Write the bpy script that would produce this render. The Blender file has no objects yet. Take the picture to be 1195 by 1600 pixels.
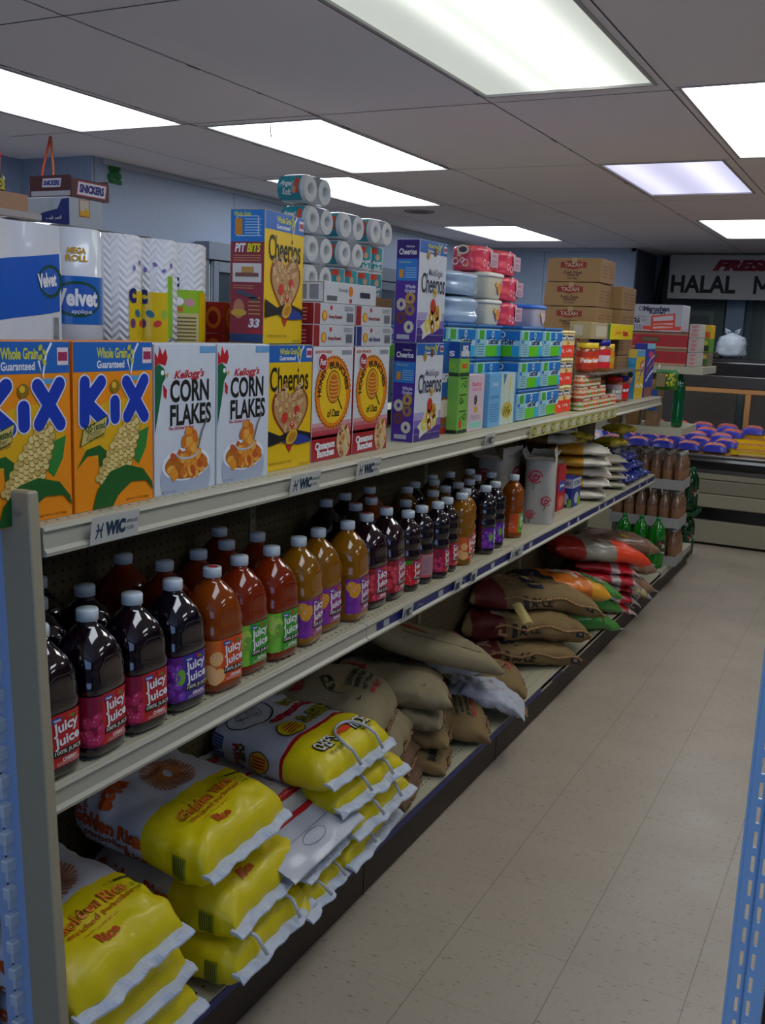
import bpy, math, random
from math import pi, sin, cos, radians as R
from mathutils import Matrix, Vector, noise
C = bpy.context.scene.collection
SC = bpy.context.scene
# ---------------------------------------------------------------- camera
def make_camera():
    cd = bpy.data.cameras.new('camera'); cam = bpy.data.objects.new('camera', cd); C.objects.link(cam)
    yaw, pitch, roll = 0.47020935, 0.18648244, -0.03925053
    f = Vector((-sin(yaw)*cos(pitch), cos(yaw)*cos(pitch), -sin(pitch)))
    r = Vector((cos(yaw), sin(yaw), 0)); d = f.cross(r)
    r2 = cos(roll)*r + sin(roll)*d; d2 = -sin(roll)*r + cos(roll)*d
    m = Matrix((r2, -d2, -f)).transposed().to_4x4(); m.translation = Vector((0, 0, 1.632))
    cam.matrix_world = m
    cd.sensor_fit = 'VERTICAL'; cd.sensor_height = 36.0; cd.lens = 1543.0/1600*36
    cd.clip_start = .02; SC.camera = cam
make_camera()
SC.view_settings.view_transform = 'Standard'; SC.view_settings.look = 'None'
SC.view_settings.gamma = 1; SC.view_settings.use_curve_mapping = False
SC.view_settings.exposure = 0.0
LAMP = 5.6            # radiance of a ceiling diffuser
DAY = 1.6             # daylight through the shop window behind the camera
SC.cycles.diffuse_bounces = 6; SC.cycles.max_bounces = 10
W = bpy.data.worlds.new('room_air'); SC.world = W; W.use_nodes = True
W.node_tree.nodes['Background'].inputs[0].default_value = (.30, .42, .60, 1)
W.node_tree.nodes['Background'].inputs[1].default_value = 0.10
# ---------------------------------------------------------------- materials
def lin(h):
    h = h.lstrip('#'); o = []
    for i in (0, 2, 4):
        c = int(h[i:i+2], 16)/255; o.append(c/12.92 if c <= .04045 else ((c+.055)/1.055)**2.4)
    return (*o, 1)
MATS = {}
def mat(hexc, rough=.5, var=.06, scale=40, metal=0, coat=0, trans=0, bump=0, bscale=200, emit=0, alpha=1, ior=1.45, aniso=None):
    key = (hexc, rough, var, scale, metal, coat, trans, bump, bscale, emit, alpha, ior, aniso)
    if key in MATS: return MATS[key]
    m = bpy.data.materials.new('surface_'+hexc.strip('#')); m.use_nodes = True
    nt = m.node_tree; b = nt.nodes['Principled BSDF']; c = lin(hexc)
    tc = nt.nodes.new('ShaderNodeTexCoord')
    src = tc.outputs['Object']
    if aniso:
        mp = nt.nodes.new('ShaderNodeMapping'); mp.inputs['Scale'].default_value = aniso
        nt.links.new(src, mp.inputs[0]); src = mp.outputs[0]
    n = nt.nodes.new('ShaderNodeTexNoise'); n.inputs['Scale'].default_value = scale; n.inputs['Detail'].default_value = 3
    nt.links.new(src, n.inputs['Vector'])
    mx = nt.nodes.new('ShaderNodeMix'); mx.data_type = 'RGBA'
    mx.inputs['A'].default_value = tuple(x*(1-var) for x in c[:3])+(1,)
    mx.inputs['B'].default_value = tuple(min(1, x*(1+var)) for x in c[:3])+(1,)
    nt.links.new(n.outputs['Fac'], mx.inputs['Factor']); nt.links.new(mx.outputs['Result'], b.inputs['Base Color'])
    b.inputs['Roughness'].default_value = rough; b.inputs['Metallic'].default_value = metal
    b.inputs['Coat Weight'].default_value = coat; b.inputs['Transmission Weight'].default_value = trans
    b.inputs['IOR'].default_value = ior; b.inputs['Alpha'].default_value = alpha
    if bump:
        n2 = nt.nodes.new('ShaderNodeTexNoise'); n2.inputs['Scale'].default_value = bscale; n2.inputs['Detail'].default_value = 4
        bp = nt.nodes.new('ShaderNodeBump'); bp.inputs['Strength'].default_value = bump; bp.inputs['Distance'].default_value = .004
        nt.links.new(tc.outputs['Object'], n2.inputs['Vector']); nt.links.new(n2.outputs['Fac'], bp.inputs['Height'])
        nt.links.new(bp.outputs['Normal'], b.inputs['Normal'])
    if emit:
        b.inputs['Emission Color'].default_value = c; b.inputs['Emission Strength'].default_value = emit
    MATS[key] = m; return m
class NT:
    """tiny node helper"""
    def __init__(s, name):
        s.m = bpy.data.materials.new(name); s.m.use_nodes = True; s.t = s.m.node_tree
        s.b = s.t.nodes['Principled BSDF']; s.tc = s.n('TexCoord')
    def n(s, k, **kw):
        x = s.t.nodes.new('ShaderNode'+k)
        for a, v in kw.items():
            setattr(x, a, v) if hasattr(x, a) and not a.startswith('i_') else None
        return x
    def link(s, a, b): s.t.links.new(a, b)
    def math(s, op, a, b=None, c=None):
        x = s.n('Math'); x.operation = op
        for i, v in enumerate((a, b, c)):
            if v is None: continue
            if isinstance(v, (int, float)): x.inputs[i].default_value = v
            else: s.link(v, x.inputs[i])
        return x.outputs[0]
    def xyz(s, out='Object'):
        x = s.n('SeparateXYZ'); s.link(s.tc.outputs[out], x.inputs[0]); return x.outputs
    def mix(s, f, a, b):
        x = s.n('Mix'); x.data_type = 'RGBA'
        for k, v in (('Factor', f), ('A', a), ('B', b)):
            if isinstance(v, (int, float, tuple)): x.inputs[k].default_value = v
            else: s.link(v, x.inputs[k])
        return x.outputs['Result']
    def noise(s, scale, sc=(1, 1, 1), detail=3):
        mp = s.n('Mapping'); mp.inputs['Scale'].default_value = sc; s.link(s.tc.outputs['Object'], mp.inputs[0])
        x = s.n('TexNoise'); x.inputs['Scale'].default_value = scale; x.inputs['Detail'].default_value = detail
        s.link(mp.outputs[0], x.inputs['Vector']); return x.outputs['Fac']
    def bump(s, h, st, dist=.003):
        x = s.n('Bump'); x.inputs['Strength'].default_value = st; x.inputs['Distance'].default_value = dist
        s.link(h, x.inputs['Height']); s.link(x.outputs[0], s.b.inputs['Normal'])
def floor_mat():
    k = NT('vinyl_tile'); x, y, z = k.xyz()
    def seam(c, o): 
        f = k.math('FRACT', k.math('DIVIDE', k.math('ADD', c, o), .3048))
        d = k.math('MINIMUM', f, k.math('SUBTRACT', 1.0, f)); return k.math('LESS_THAN', d, .0042)
    s = k.math('MAXIMUM', seam(x, .8927+.3048*40), k.math('MULTIPLY', seam(y, -2.335+.3048*40), .45))
    tone = k.noise(3.0, detail=2); fine = k.noise(60, detail=4)
    base = k.mix(k.math('MULTIPLY', tone, 1.0), lin('988c7c'), lin('a99c8b'))
    base = k.mix(k.math('MULTIPLY', fine, .35), base, lin('8f8272'))
    fl = k.math('GREATER_THAN', k.noise(34, (1.0, 4.2, 1), 1), .70)
    fl2 = k.math('GREATER_THAN', k.noise(85, (1.0, 3.2, 1), 1), .70)
    base = k.mix(k.math('MULTIPLY', fl2, .55), base, lin('5f5348'))
    base = k.mix(k.math('MULTIPLY', fl, .75), base, lin('5a4b40'))
    base = k.mix(k.math('MULTIPLY', s, .6), base, lin('4e4138'))
    k.link(base, k.b.inputs['Base Color'])
    k.link(k.math('ADD', k.math('MULTIPLY', k.noise(5), .3), .22), k.b.inputs['Roughness'])
    k.bump(k.math('ADD', k.noise(9), k.math('MULTIPLY', s, -.5)), .12)
    return k.m
def ceiling_mat():
    k = NT('ceiling_board'); 
    base = k.mix(k.noise(220, detail=2), lin('f4ebec'), lin('faf3f4'))
    base = k.mix(k.math('MULTIPLY', k.noise(.8, detail=2), .35), base, lin('ece0e4'))
    k.link(base, k.b.inputs['Base Color']); k.b.inputs['Roughness'].default_value = .9
    k.bump(k.noise(320, detail=2), .25); return k.m
def wall_mat(pitch=1.22):
    k = NT('wall_panelling'); x, y, z = k.xyz()
    a = k.math('ADD', x, y)
    f = k.math('FRACT', k.math('DIVIDE', k.math('ADD', a, 20.5), pitch)); s = k.math('LESS_THAN', f, .004)
    base = k.mix(k.noise(90, (3, 3, .35), 4), lin('8492ab'), lin('a8b6cc'))
    base = k.mix(k.math('MULTIPLY', k.noise(1.5), .3), base, lin('7988a2'))
    base = k.mix(k.math('MULTIPLY', s, .8), base, lin('3a4252'))
    k.link(base, k.b.inputs['Base Color']); k.b.inputs['Roughness'].default_value = .42
    k.bump(k.noise(120, (3, 3, .4), 4), .2); return k.m
def peg_mat(base='5c4f34'):
    k = NT('pegboard'); x, y, z = k.xyz()
    def cell(c): 
        f = k.math('FRACT', k.math('DIVIDE', k.math('ADD', c, 30.), .0254)); return k.math('SUBTRACT', f, .5)
    a, b = cell(y), cell(z)
    d = k.math('ADD', k.math('MULTIPLY', a, a), k.math('MULTIPLY', b, b)); hole = k.math('LESS_THAN', d, .024)
    col = k.mix(k.noise(30), lin(base), lin('52462c'))
    k.link(k.mix(hole, col, lin('0c0a07')), k.b.inputs['Base Color']); k.b.inputs['Roughness'].default_value = .6
    return k.m
def deck_mat():
    """painted steel shelf deck with rows of small punched holes"""
    k = NT('punched_deck'); x, y, z = k.xyz()
    def cell(c, p): 
        return k.math('SUBTRACT', k.math('FRACT', k.math('DIVIDE', k.math('ADD', c, 30.), p)), .5)
    a, b = cell(y, .0254), cell(x, .05)
    d = k.math('ADD', k.math('MULTIPLY', a, a), k.math('MULTIPLY', k.math('MULTIPLY', b, b), 4))
    hole = k.math('LESS_THAN', d, .018)
    k.link(k.mix(hole, lin('a9a48c'), lin('1c1a14')), k.b.inputs['Base Color']); k.b.inputs['Roughness'].default_value = .45
    return k.m
def burlap_mat(c1, c2):
    k = NT('burlap'); 
    w = k.noise(140, (1, 6, 6), 2); w2 = k.noise(140, (6, 1, 6), 2); s = k.math('ADD', w, w2)
    k.link(k.mix(k.math('MULTIPLY', s, .5), lin(c1), lin(c2)), k.b.inputs['Base Color'])
    k.b.inputs['Roughness'].default_value = .92; k.bump(s, .5); return k.m
def towel_mat():
    k = NT('embossed_paper'); x, y, z = k.xyz()
    w = k.math('SINE', k.math('ADD', k.math('MULTIPLY', z, 420), k.math('MULTIPLY', k.math('PINGPONG', k.math('ADD', k.math('ADD', x, y), 9), .02), 320)))
    k.b.inputs['Base Color'].default_value = lin('dcdce0'); k.b.inputs['Roughness'].default_value = .8
    k.link(k.mix(k.math('MULTIPLY', w, .25), lin('dedee2'), lin('b9bac4')), k.b.inputs['Base Color'])
    k.bump(w, .5); return k.m
# ---------------------------------------------------------------- text
TXT = {}
def text_mesh(s, bold=0, shear=0, res=3):
    key = (s, bold, shear, res)
    if key in TXT: return TXT[key]
    cu = bpy.data.curves.new('t', 'FONT'); cu.body = s; cu.size = 1; cu.offset = bold; cu.shear = shear
    cu.resolution_u = res; cu.fill_mode = 'BOTH' if False else cu.fill_mode
    o = bpy.data.objects.new('t', cu); C.objects.link(o)
    bpy.context.view_layer.update()
    me = bpy.data.meshes.new_from_object(o.evaluated_get(bpy.context.evaluated_depsgraph_get()))
    V = [(v.co.x, v.co.y) for v in me.vertices]; F = [tuple(p.vertices) for p in me.polygons]
    bpy.data.objects.remove(o); bpy.data.curves.remove(cu); bpy.data.meshes.remove(me)
    xs = [v[0] for v in V] or [0]; ys = [v[1] for v in V] or [0]
    TXT[key] = (V, F, min(xs), max(xs), min(ys), max(ys)); return TXT[key]
# ---------------------------------------------------------------- mesh builder
EPS = .00035
def plane(o, ux, uy):
    o, ux, uy = Vector(o), Vector(ux).normalized(), Vector(uy).normalized(); n = ux.cross(uy)
    return lambda u, v, h=0: o+ux*u+uy*v+n*h
class MB:
    def __init__(s): s.v = []; s.f = []; s.m = []; s.mats = []; s.sm = []
    def mi(s, m):
        if m not in s.mats: s.mats.append(m)
        return s.mats.index(m)
    def add(s, V, F, m, smooth=False):
        b = len(s.v); s.v += [tuple(x) for x in V]; i = s.mi(m)
        for f in F: s.f.append(tuple(b+k for k in f)); s.m.append(i); s.sm.append(smooth)
        return s
    def box(s, x0, x1, y0, y1, z0, z1, m, bev=0):
        if bev:
            b = bev; rings = []
            for z, e in ((z0, b), (z0+b, 0), (z1-b, 0), (z1, b)):
                X0, X1, Y0, Y1 = x0+e, x1-e, y0+e, y1-e; c = b*.7 if e == 0 else 0.0
                rings.append([(X0+c, Y0, z), (X1-c, Y0, z), (X1, Y0+c, z), (X1, Y1-c, z), (X1-c, Y1, z), (X0+c, Y1, z), (X0, Y1-c, z), (X0, Y0+c, z)])
            V = [p for r in rings for p in r]; F = [tuple(range(7, -1, -1)), tuple(range(24, 32))]
            for k in range(3):
                for j in range(8): F.append((k*8+j, k*8+(j+1) % 8, k*8+8+(j+1) % 8, k*8+8+j))
            return s.add(V, F, m)
        V = [(x, y, z) for z in (z0, z1) for y in (y0, y1) for x in (x0, x1)]
        return s.add(V, [(0, 2, 3, 1), (4, 5, 7, 6), (0, 1, 5, 4), (2, 6, 7, 3), (0, 4, 6, 2), (1, 3, 7, 5)], m)
    def tube(s, pts, r, m, n=8, cap=True):
        pts = [Vector(p) for p in pts]; V = []; F = []
        rr = r if isinstance(r, (list, tuple)) else [r]*len(pts)
        up = Vector((0, 0, 1)); 
        for i, p in enumerate(pts):
            t = (pts[min(i+1, len(pts)-1)]-pts[max(i-1, 0)]).normalized()
            a = t.cross(up if abs(t.z) < .9 else Vector((1, 0, 0))).normalized(); b = a.cross(t)
            V += [p+rr[i]*(cos(2*pi*k/n)*a+sin(2*pi*k/n)*b) for k in range(n)]
        for i in range(len(pts)-1):
            for k in range(n): F.append((i*n+k, i*n+(k+1) % n, (i+1)*n+(k+1) % n, (i+1)*n+k))
        if cap: F += [tuple(range(n-1, -1, -1)), tuple(range((len(pts)-1)*n, len(pts)*n))]
        return s.add(V, F, m, True)
    def lathe(s, prof, m, n=28, c=(0, 0), cap=True, ex=None, a0=0):
        """prof: (r, z); ex: superellipse exponent function of ring index"""
        V = []; F = []
        for i, (r, z) in enumerate(prof):
            e = ex[i] if ex else 2
            for k in range(n):
                a = 2*pi*k/n+a0; ca, sa = cos(a), sin(a)
                q = (abs(ca)**e+abs(sa)**e)**(-1/e); V.append((c[0]+r*q*ca, c[1]+r*q*sa, z))
        for i in range(len(prof)-1):
            for k in range(n): F.append((i*n+k, i*n+(k+1) % n, (i+1)*n+(k+1) % n, (i+1)*n+k))
        if cap: F += [tuple(range(n-1, -1, -1)), tuple(range((len(prof)-1)*n, len(prof)*n))]
        return s.add(V, F, m, True)
    def surf(s, fn, nu, nv, m, smooth=True, close_u=False):
        """fn(i/nu, j/nv)"""
        V = [fn(i/nu, j/nv) for j in range(nv+1) for i in range(nu+1)]
        w = nu+1
        F = [(j*w+i, j*w+i+1, (j+1)*w+i+1, (j+1)*w+i) for j in range(nv) for i in range(nu)]
        return s.add(V, F, m, smooth)
    # ---- printing on a surface map F(u, v, h)
    def rect(s, F, u0, v0, u1, v1, m, l=1, n=1, nv=None, skew=0):
        nv = nv or n
        return s.surf(lambda a, b: F(u0+(u1-u0)*a+skew*b, v0+(v1-v0)*b, l*EPS), n, nv, m, n > 1)
    def ell(s, F, cu, cv, ru, rv, m, l=1, n=22, rot=0, rings=1):
        V = [F(cu, cv, l*EPS)]; Fc = []; cr, sr = cos(rot), sin(rot)
        for q in range(1, rings+1):
            for k in range(n):
                a, b = ru*q/rings*cos(2*pi*k/n), rv*q/rings*sin(2*pi*k/n); V.append(F(cu+a*cr-b*sr, cv+a*sr+b*cr, l*EPS))
        for k in range(n): Fc.append((0, 1+k, 1+(k+1) % n))
        for q in range(rings-1):
            for k in range(n): Fc.append((1+q*n+k, 1+(q+1)*n+k, 1+(q+1)*n+(k+1) % n, 1+q*n+(k+1) % n))
        return s.add(V, Fc, m, rings > 1)
    def ring(s, F, cu, cv, ru, rv, t, m, l=1, n=30, a0=0, a1=2*pi, rot=0):
        V = []; cr, sr = cos(rot), sin(rot)
        for k in range(n+1):
            a = a0+(a1-a0)*k/n
            for q in (0, t):
                x, y = (ru-q)*cos(a), (rv-q)*sin(a); V.append(F(cu+x*cr-y*sr, cv+x*sr+y*cr, l*EPS))
        return s.add(V, [(2*k+1, 2*k, 2*k+2, 2*k+3) for k in range(n)], m)
    def poly(s, F, pts, m, l=1):
        return s.add([F(u, v, l*EPS) for u, v in pts], [tuple(range(len(pts)))], m)
    def line(s, F, pts, t, m, l=1):
        V = []
        for i, p in enumerate(pts):
            a, b = pts[max(i-1, 0)], pts[min(i+1, len(pts)-1)]
            dx, dy = b[0]-a[0], b[1]-a[1]; q = math.hypot(dx, dy) or 1; nx, ny = -dy/q*t/2, dx/q*t/2
            V += [F(p[0]-nx, p[1]-ny, l*EPS), F(p[0]+nx, p[1]+ny, l*EPS)]
        return s.add(V, [(2*k, 2*k+2, 2*k+3, 2*k+1) for k in range(len(pts)-1)], m)
    def text(s, F, t, cu, cv, h, m, l=2, w=None, bold=0, shear=0, rot=0, res=3, wave=None):
        V, Fc, x0, x1, y0, y1 = text_mesh(t, bold, shear, res)
        if x1 <= x0: return s
        sy = h/max(y1-y0, .3); sx = (w/(x1-x0)) if w else sy
        cx, cy = (x0+x1)/2, (y0+y1)/2; cr, sr = cos(rot), sin(rot); P = []
        for x, y in V:
            a, b = (x-cx)*sx, (y-cy)*sy
            if wave: b += wave(a)
            P.append(F(cu+a*cr-b*sr, cv+a*sr+b*cr, l*EPS))
        return s.add(P, Fc, m)
    def arc_text(s, F, t, cu, cv, r, h, m, a0, a1, l=2, bold=0):
        """letters along an arc from angle a0 to a1 (clockwise reading)"""
        V, Fc, x0, x1, y0, y1 = text_mesh(t, bold); P = []
        for x, y in V:
            a = a0+(a1-a0)*(x-x0)/(x1-x0); rr = r+h*(y-y0)/(y1-y0); P.append(F(cu+rr*cos(a), cv+rr*sin(a)*1.0, l*EPS))
        return s.add(P, Fc, m)
    def build(s, name, parent=None, label=None):
        me = bpy.data.meshes.new(name); me.from_pydata(s.v, [], s.f)
        for m in s.mats: me.materials.append(m)
        me.polygons.foreach_set('material_index', s.m); me.polygons.foreach_set('use_smooth', s.sm)
        me.update(); o = bpy.data.objects.new(name, me); C.objects.link(o)
        if parent: o.parent = parent
        if label: o['label'] = label
        return o
def tag(o, label, cat, group=None, kind=None):
    if label: o['label'] = label
    if cat: o['category'] = cat
    if group: o['group'] = group
    if kind: o['kind'] = kind
    return o
def thing(name, label, cat, loc=(0, 0, 0), rz=0, group=None):
    o = bpy.data.objects.new(name, None); C.objects.link(o); o.location = loc; o.rotation_euler = (0, 0, rz)
    o.empty_display_size = .02
    return tag(o, label, cat, group)
def place(o, loc, rz=0, rx=0, ry=0): o.location = loc; o.rotation_euler = (rx, ry, rz); return o
def dup(root, loc, rz=0, label=None, group=None, rx=0, ry=0):
    r = root.copy(); C.objects.link(r); r.location = loc; r.rotation_euler = (rx, ry, rz)
    if label: r['label'] = label
    if group: r['group'] = group
    for ch in [o for o in KIDS(root)]:
        c = ch.copy(); C.objects.link(c); c.parent = r
        for g in KIDS(ch):
            d = g.copy(); C.objects.link(d); d.parent = c
    return r
def KIDS(o): return list(o.children)
def struct(mb, name, parent=None):
    o = mb.build(name, parent)
    if not parent: o['kind'] = 'structure'
    return o
class Proto:
    """first call moves the original, later ones copy it"""
    def __init__(s, root): s.o = root; s.used = False
    def at(s, loc, rz=0, label=None, group=None, rx=0, ry=0):
        if s.used: return dup(s.o, loc, rz, label, group, rx, ry)
        s.used = True; place(s.o, loc, rz, rx, ry)
        if label: s.o['label'] = label
        if group: s.o['group'] = group
        return s.o
ORD = ['first', 'second', 'third', 'fourth', 'fifth', 'sixth', 'seventh', 'eighth', 'ninth', 'tenth', 'eleventh', 'twelfth',
       'thirteenth', 'fourteenth', 'fifteenth', 'sixteenth', 'seventeenth', 'eighteenth', 'nineteenth', 'twentieth']
# common paints
CREAM = mat('a9a48c', .42, .03); CREAM_D = mat('8b8672', .5); BLACK = mat('15130f', .5); WHITE = mat('e4e4e6', .5, .02)
STEELB = mat('7fa6cc', .35, .05, metal=.0, coat=.3); INKK = mat('14131a', .5); RED = mat('c4121c', .45); NAVY = mat('141c62', .4)
PAPER = mat('d8d6d0', .6, .03)
# ================================================================ ROOM
mb = MB(); FL = floor_mat()
mb.add([(-6, -2, 0), (6, -2, 0), (6, 11.5, 0), (-6, 11.5, 0)], [(0, 1, 2, 3)], FL); struct(mb, 'floor')
HZ = 2.432
LIGHTS = [  # x0, x1, y0, y1, strength, tint, label
    (-1.397, -.796, 2.19, 3.41, 1.0, 'tube', 'large ceiling light panel nearest the camera, two bright tubes showing through'),
    (-.745, -.15, 3.46, 4.84, 1.1, 'fdfffb', 'blazing white ceiling light panel cut by the right edge of the picture'),
    (-1.39, -.81, 4.88, 6.0, 1.25, 'band', 'dim lilac ceiling light panel with streaky tubes, over the far aisle'),
    (-2.73, -2.15, 3.555, 4.845, .95, 'edge', 'bright ceiling light panel with a small hanging hook at its frame'),
    (-3.37, -2.78, 2.2, 3.5, 1.0, 'edge', 'bright ceiling light panel cut by the left edge of the picture'),
    (-3.37, -2.80, 4.95, 6.22, .85, 'edge', 'ceiling light panel partly hidden behind the toilet paper pile'),
    (-3.38, -2.75, 7.5, 8.75, .9, 'edge', 'small far ceiling light panel above the pink diaper packs'),
    (-1.355, -.77, 7.27, 8.61, .7, 'edge', 'farthest ceiling light panel at the right, before the meat counter sign'),
    (-.745, -.15, .9, 2.1, .8, 'edge', 'ceiling light panel above and behind the camera over the aisle'),
    (-2.73, -2.15, .6, 1.9, .5, 'edge', 'ceiling light panel over the near end of the shelving, out of view'),
    (-.745, -.15, 6.1, 7.2, .7, 'edge', 'ceiling light panel over the far aisle right of the dim one'),
    (1.3, 1.9, 2.2, 3.4, .9, 'edge', 'ceiling light panel over the floor right of the aisle, unseen, added for fill light'),  # this and the next two: unseen panels added for fill and floor bounce
    (1.3, 1.9, 4.9, 6.1, .9, 'edge', 'second ceiling light panel right of the aisle, unseen, added for fill light'),
    (3.3, 3.9, 3.0, 4.2, .9, 'edge', 'ceiling light panel far to the right, unseen, added for fill light'),
]
xs = sorted(set([-6, 6]+[round(v, 3) for L in LIGHTS for v in L[:2]])); ys = sorted(set([-2, 11.5]+[round(v, 3) for L in LIGHTS for v in L[2:4]]))
mb = MB(); CM = ceiling_mat()
for i in range(len(xs)-1):
    for j in range(len(ys)-1):
        cx, cy = (xs[i]+xs[i+1])/2, (ys[j]+ys[j+1])/2
        if any(L[0] < cx < L[1] and L[2] < cy < L[3] for L in LIGHTS): continue
        mb.add([(xs[i], ys[j], HZ), (xs[i], ys[j+1], HZ), (xs[i+1], ys[j+1], HZ), (xs[i+1], ys[j], HZ)], [(0, 1, 2, 3)], CM)
SEAM = mat('4d4648', .9)
FC = lambda u, v, h=0: Vector((u, v, HZ-h*3))
for x in (-3.39, -2.755, -2.14, -1.405, -.77, -.13, .5): mb.rect(FC, x-.0022, -2, x+.0022, 11, SEAM)
for y in (.8, 2.17, 3.5, 4.862, 6.23, 7.4, 8.8): mb.rect(FC, -3.8, y-.0022, 6, y+.0022, SEAM)
# a few scuffs along the seams
random.seed(4)
for k in range(26):
    x, y = random.choice((-2.755, -2.14, -1.405)), random.uniform(2.2, 8)
    mb.rect(FC, x-.004, y, x+.002, y+random.uniform(.02, .09), mat('2c2628', .9), 2)
struct(mb, 'ceiling')
def diffuser_mat(kind, st, x0, x1):
    k = NT('light_diffuser'); x, y, z = k.xyz(); w = x1-x0
    u = k.math('DIVIDE', k.math('SUBTRACT', x, x0), w)
    def bandf(c, wd):
        d = k.math('DIVIDE', k.math('SUBTRACT', u, c), wd); return k.math('EXPONENT', k.math('MULTIPLY', k.math('MULTIPLY', d, d), -1))
    if kind == 'tube':
        s = k.math('ADD', k.math('MULTIPLY', bandf(.36, .085), .55), k.math('MULTIPLY', bandf(.66, .15), 1.6)); s = k.math('ADD', s, .52)
        col = lin('f4fbef')
    elif kind == 'band':
        s = k.math('ADD', k.math('ADD', k.math('MULTIPLY', bandf(.2, .14), .35), k.math('MULTIPLY', bandf(.74, .15), .45)), .62); col = lin('dcdcff')
    else:
        e = k.math('MINIMUM', u, k.math('SUBTRACT', 1.0, u)); s = k.math('MINIMUM', k.math('ADD', k.math('MULTIPLY', e, 5.5), .5), 1.2); col = lin('eef6ff') if kind == 'edge' else lin(kind)
    s = k.math('MULTIPLY', s, st if kind in ('tube', 'band') else LAMP*st)
    k.link(s, k.b.inputs['Emission Strength']); k.b.inputs['Emission Color'].default_value = col
    k.b.inputs['Base Color'].default_value = lin('dfe3e0'); k.b.inputs['Roughness'].default_value = .4
    return k.m
for (x0, x1, y0, y1, st, kd, lb) in LIGHTS:
    t = thing('ceiling_light', lb, 'ceiling light', (0, 0, HZ), 0, 'fluorescent ceiling panels'); fw = .012
    m = MB(); fm = mat('b9b4b2', .5)
    for a in ((x0, x1, y0, y0+fw), (x0, x1, y1-fw, y1), (x0, x0+fw, y0+fw, y1-fw), (x1-fw, x1, y0+fw, y1-fw)): m.box(*a, -.004, .03, fm)
    m.box(x0, x1, y0, y1, .03, .09, mat('c9c9c6', .6)); m.build('frame', t)
    d = MB(); d.box(x0+fw, x1-fw, y0+fw, y1-fw, .004, .012, diffuser_mat(kd, st, x0, x1)); d.build('diffuser', t)
h = MB(); h.tube([(-2.42, 3.60, HZ-.002), (-2.42, 3.602, HZ-.03), (-2.418, 3.606, HZ-.05)], .0025, BLACK); tag(h.build('ceiling_hook'), 'small dark wire hook hanging from a light panel frame', 'hook')
v = thing('ceiling_vent', 'round grey air vent in the ceiling above the cereal shelf', 'vent', (-3.12, 6.53, HZ))
m = MB(); m.lathe([(.11, 0), (.105, -.006), (.085, -.008), (.08, -.002)], mat('9a9592', .5), 30); m.build('rim', v)
for r in (.065, .045, .025):
    m = MB(); m.lathe([(r, -.001), (r-.003, -.010), (r-.012, -.010), (r-.012, -.001)], mat('7d7876', .5), 28); m.build('louvre', v)
WM = wall_mat(); TRIM = mat('a7adb8', .5)
def wallbox(name, *a, m=WM):
    b = MB(); b.box(*a, m); return struct(b, name)
wallbox('wall_left', -3.9, -3.8, 4.12, 9.62, 0, HZ)
wallbox('wall_jog', -4.3, -3.8, 4.02, 4.12, 0, HZ)
wallbox('wall_near_left', -4.4, -4.3, -2, 4.12, 0, HZ)
wallbox('wall_far', -3.8, -2.3, 9.52, 9.62, 0, HZ)
wallbox('wall_recess', -2.4, -2.3, 9.62, 10.5, 0, HZ, m=mat('59616c', .6))
wallbox('wall_back', -2.4, 5.9, 10.45, 10.55, 0, HZ, m=mat('6f7c83', .6))
wallbox('wall_right', 5.9, 6.0, -2, 10.5, 0, HZ, m=mat('8c929c', .6))
wallbox('wall_behind', -4.4, 6.0, -2, -1.9, 0, HZ, m=mat('8c929c', .6))
b = MB(); b.box(-3.802, -3.785, 4.1, 9.52, HZ-.03, HZ-.002, TRIM); struct(b, 'trim_1')
b = MB(); b.box(-3.8, -2.28, 9.5, 9.52, HZ-.03, HZ-.002, TRIM); struct(b, 'trim_2')
b = MB(); b.box(-2.33, -2.285, 9.5, 9.55, 0, HZ-.002, mat('8fa1b4', .5)); struct(b, 'trim_3')
# shop window behind the camera: daylight
w = MB(); w.box(-1.6, 3.0, -1.9, -1.89, .75, 2.2, mat('9cc0f5', .3, emit=DAY)); wo = struct(w, 'window_1')
w = MB()
for x in (-1.64, -.1, 1.45, 3.0): w.box(x, x+.04, -1.9, -1.86, .71, 2.24, TRIM)
for z in (.71, 2.2): w.box(-1.64, 3.04, -1.9, -1.86, z, z+.04, TRIM)
w.build('window_frame', wo)
# green clover ornament on the wall corner
t = MB(); Fp = plane((-3.79, 4.225, 2.33), (0, 1, 0), (0, 0, 1)); G = mat('1d6b2c', .6)
Fc = plane((-3.80, 4.015, 2.37), (1, 0, 0), (0, 0, 1)); Fq = lambda u, v, h=0: Vector((-3.79+h+.004, 4.17+u, 2.375+v))
for a, b_ in ((-.022, .016), (.022, .016), (0, -.018), (.03, -.012)): t.lathe([(.001, 0), (.024, .001), (.02, .008), (.001, .01)], G, 14)
t2 = MB()
for du, dv, r in ((-.02, .018, .024), (.02, .02, .022), (0, -.006, .024), (.03, -.02, .02), (-.03, -.03, .022)):
    V = []; n = 14
    for q, hh in ((1, 0), (.85, .008)):
        V += [(-3.798+hh, 4.19+du+r*q*cos(2*pi*k/n), 2.375+dv+r*q*sin(2*pi*k/n)) for k in range(n)]
    t2.add(V, [tuple(range(n, 2*n))]+[(k, (k+1) % n, n+(k+1) % n, n+k) for k in range(n)], G)
t2.box(-3.799, -3.792, 4.15, 4.24, 2.315, 2.335, G)
tag(t2.build('clover_ornament'), 'green clover ornament stuck high on the blue wall by the corner', 'ornament')
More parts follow.
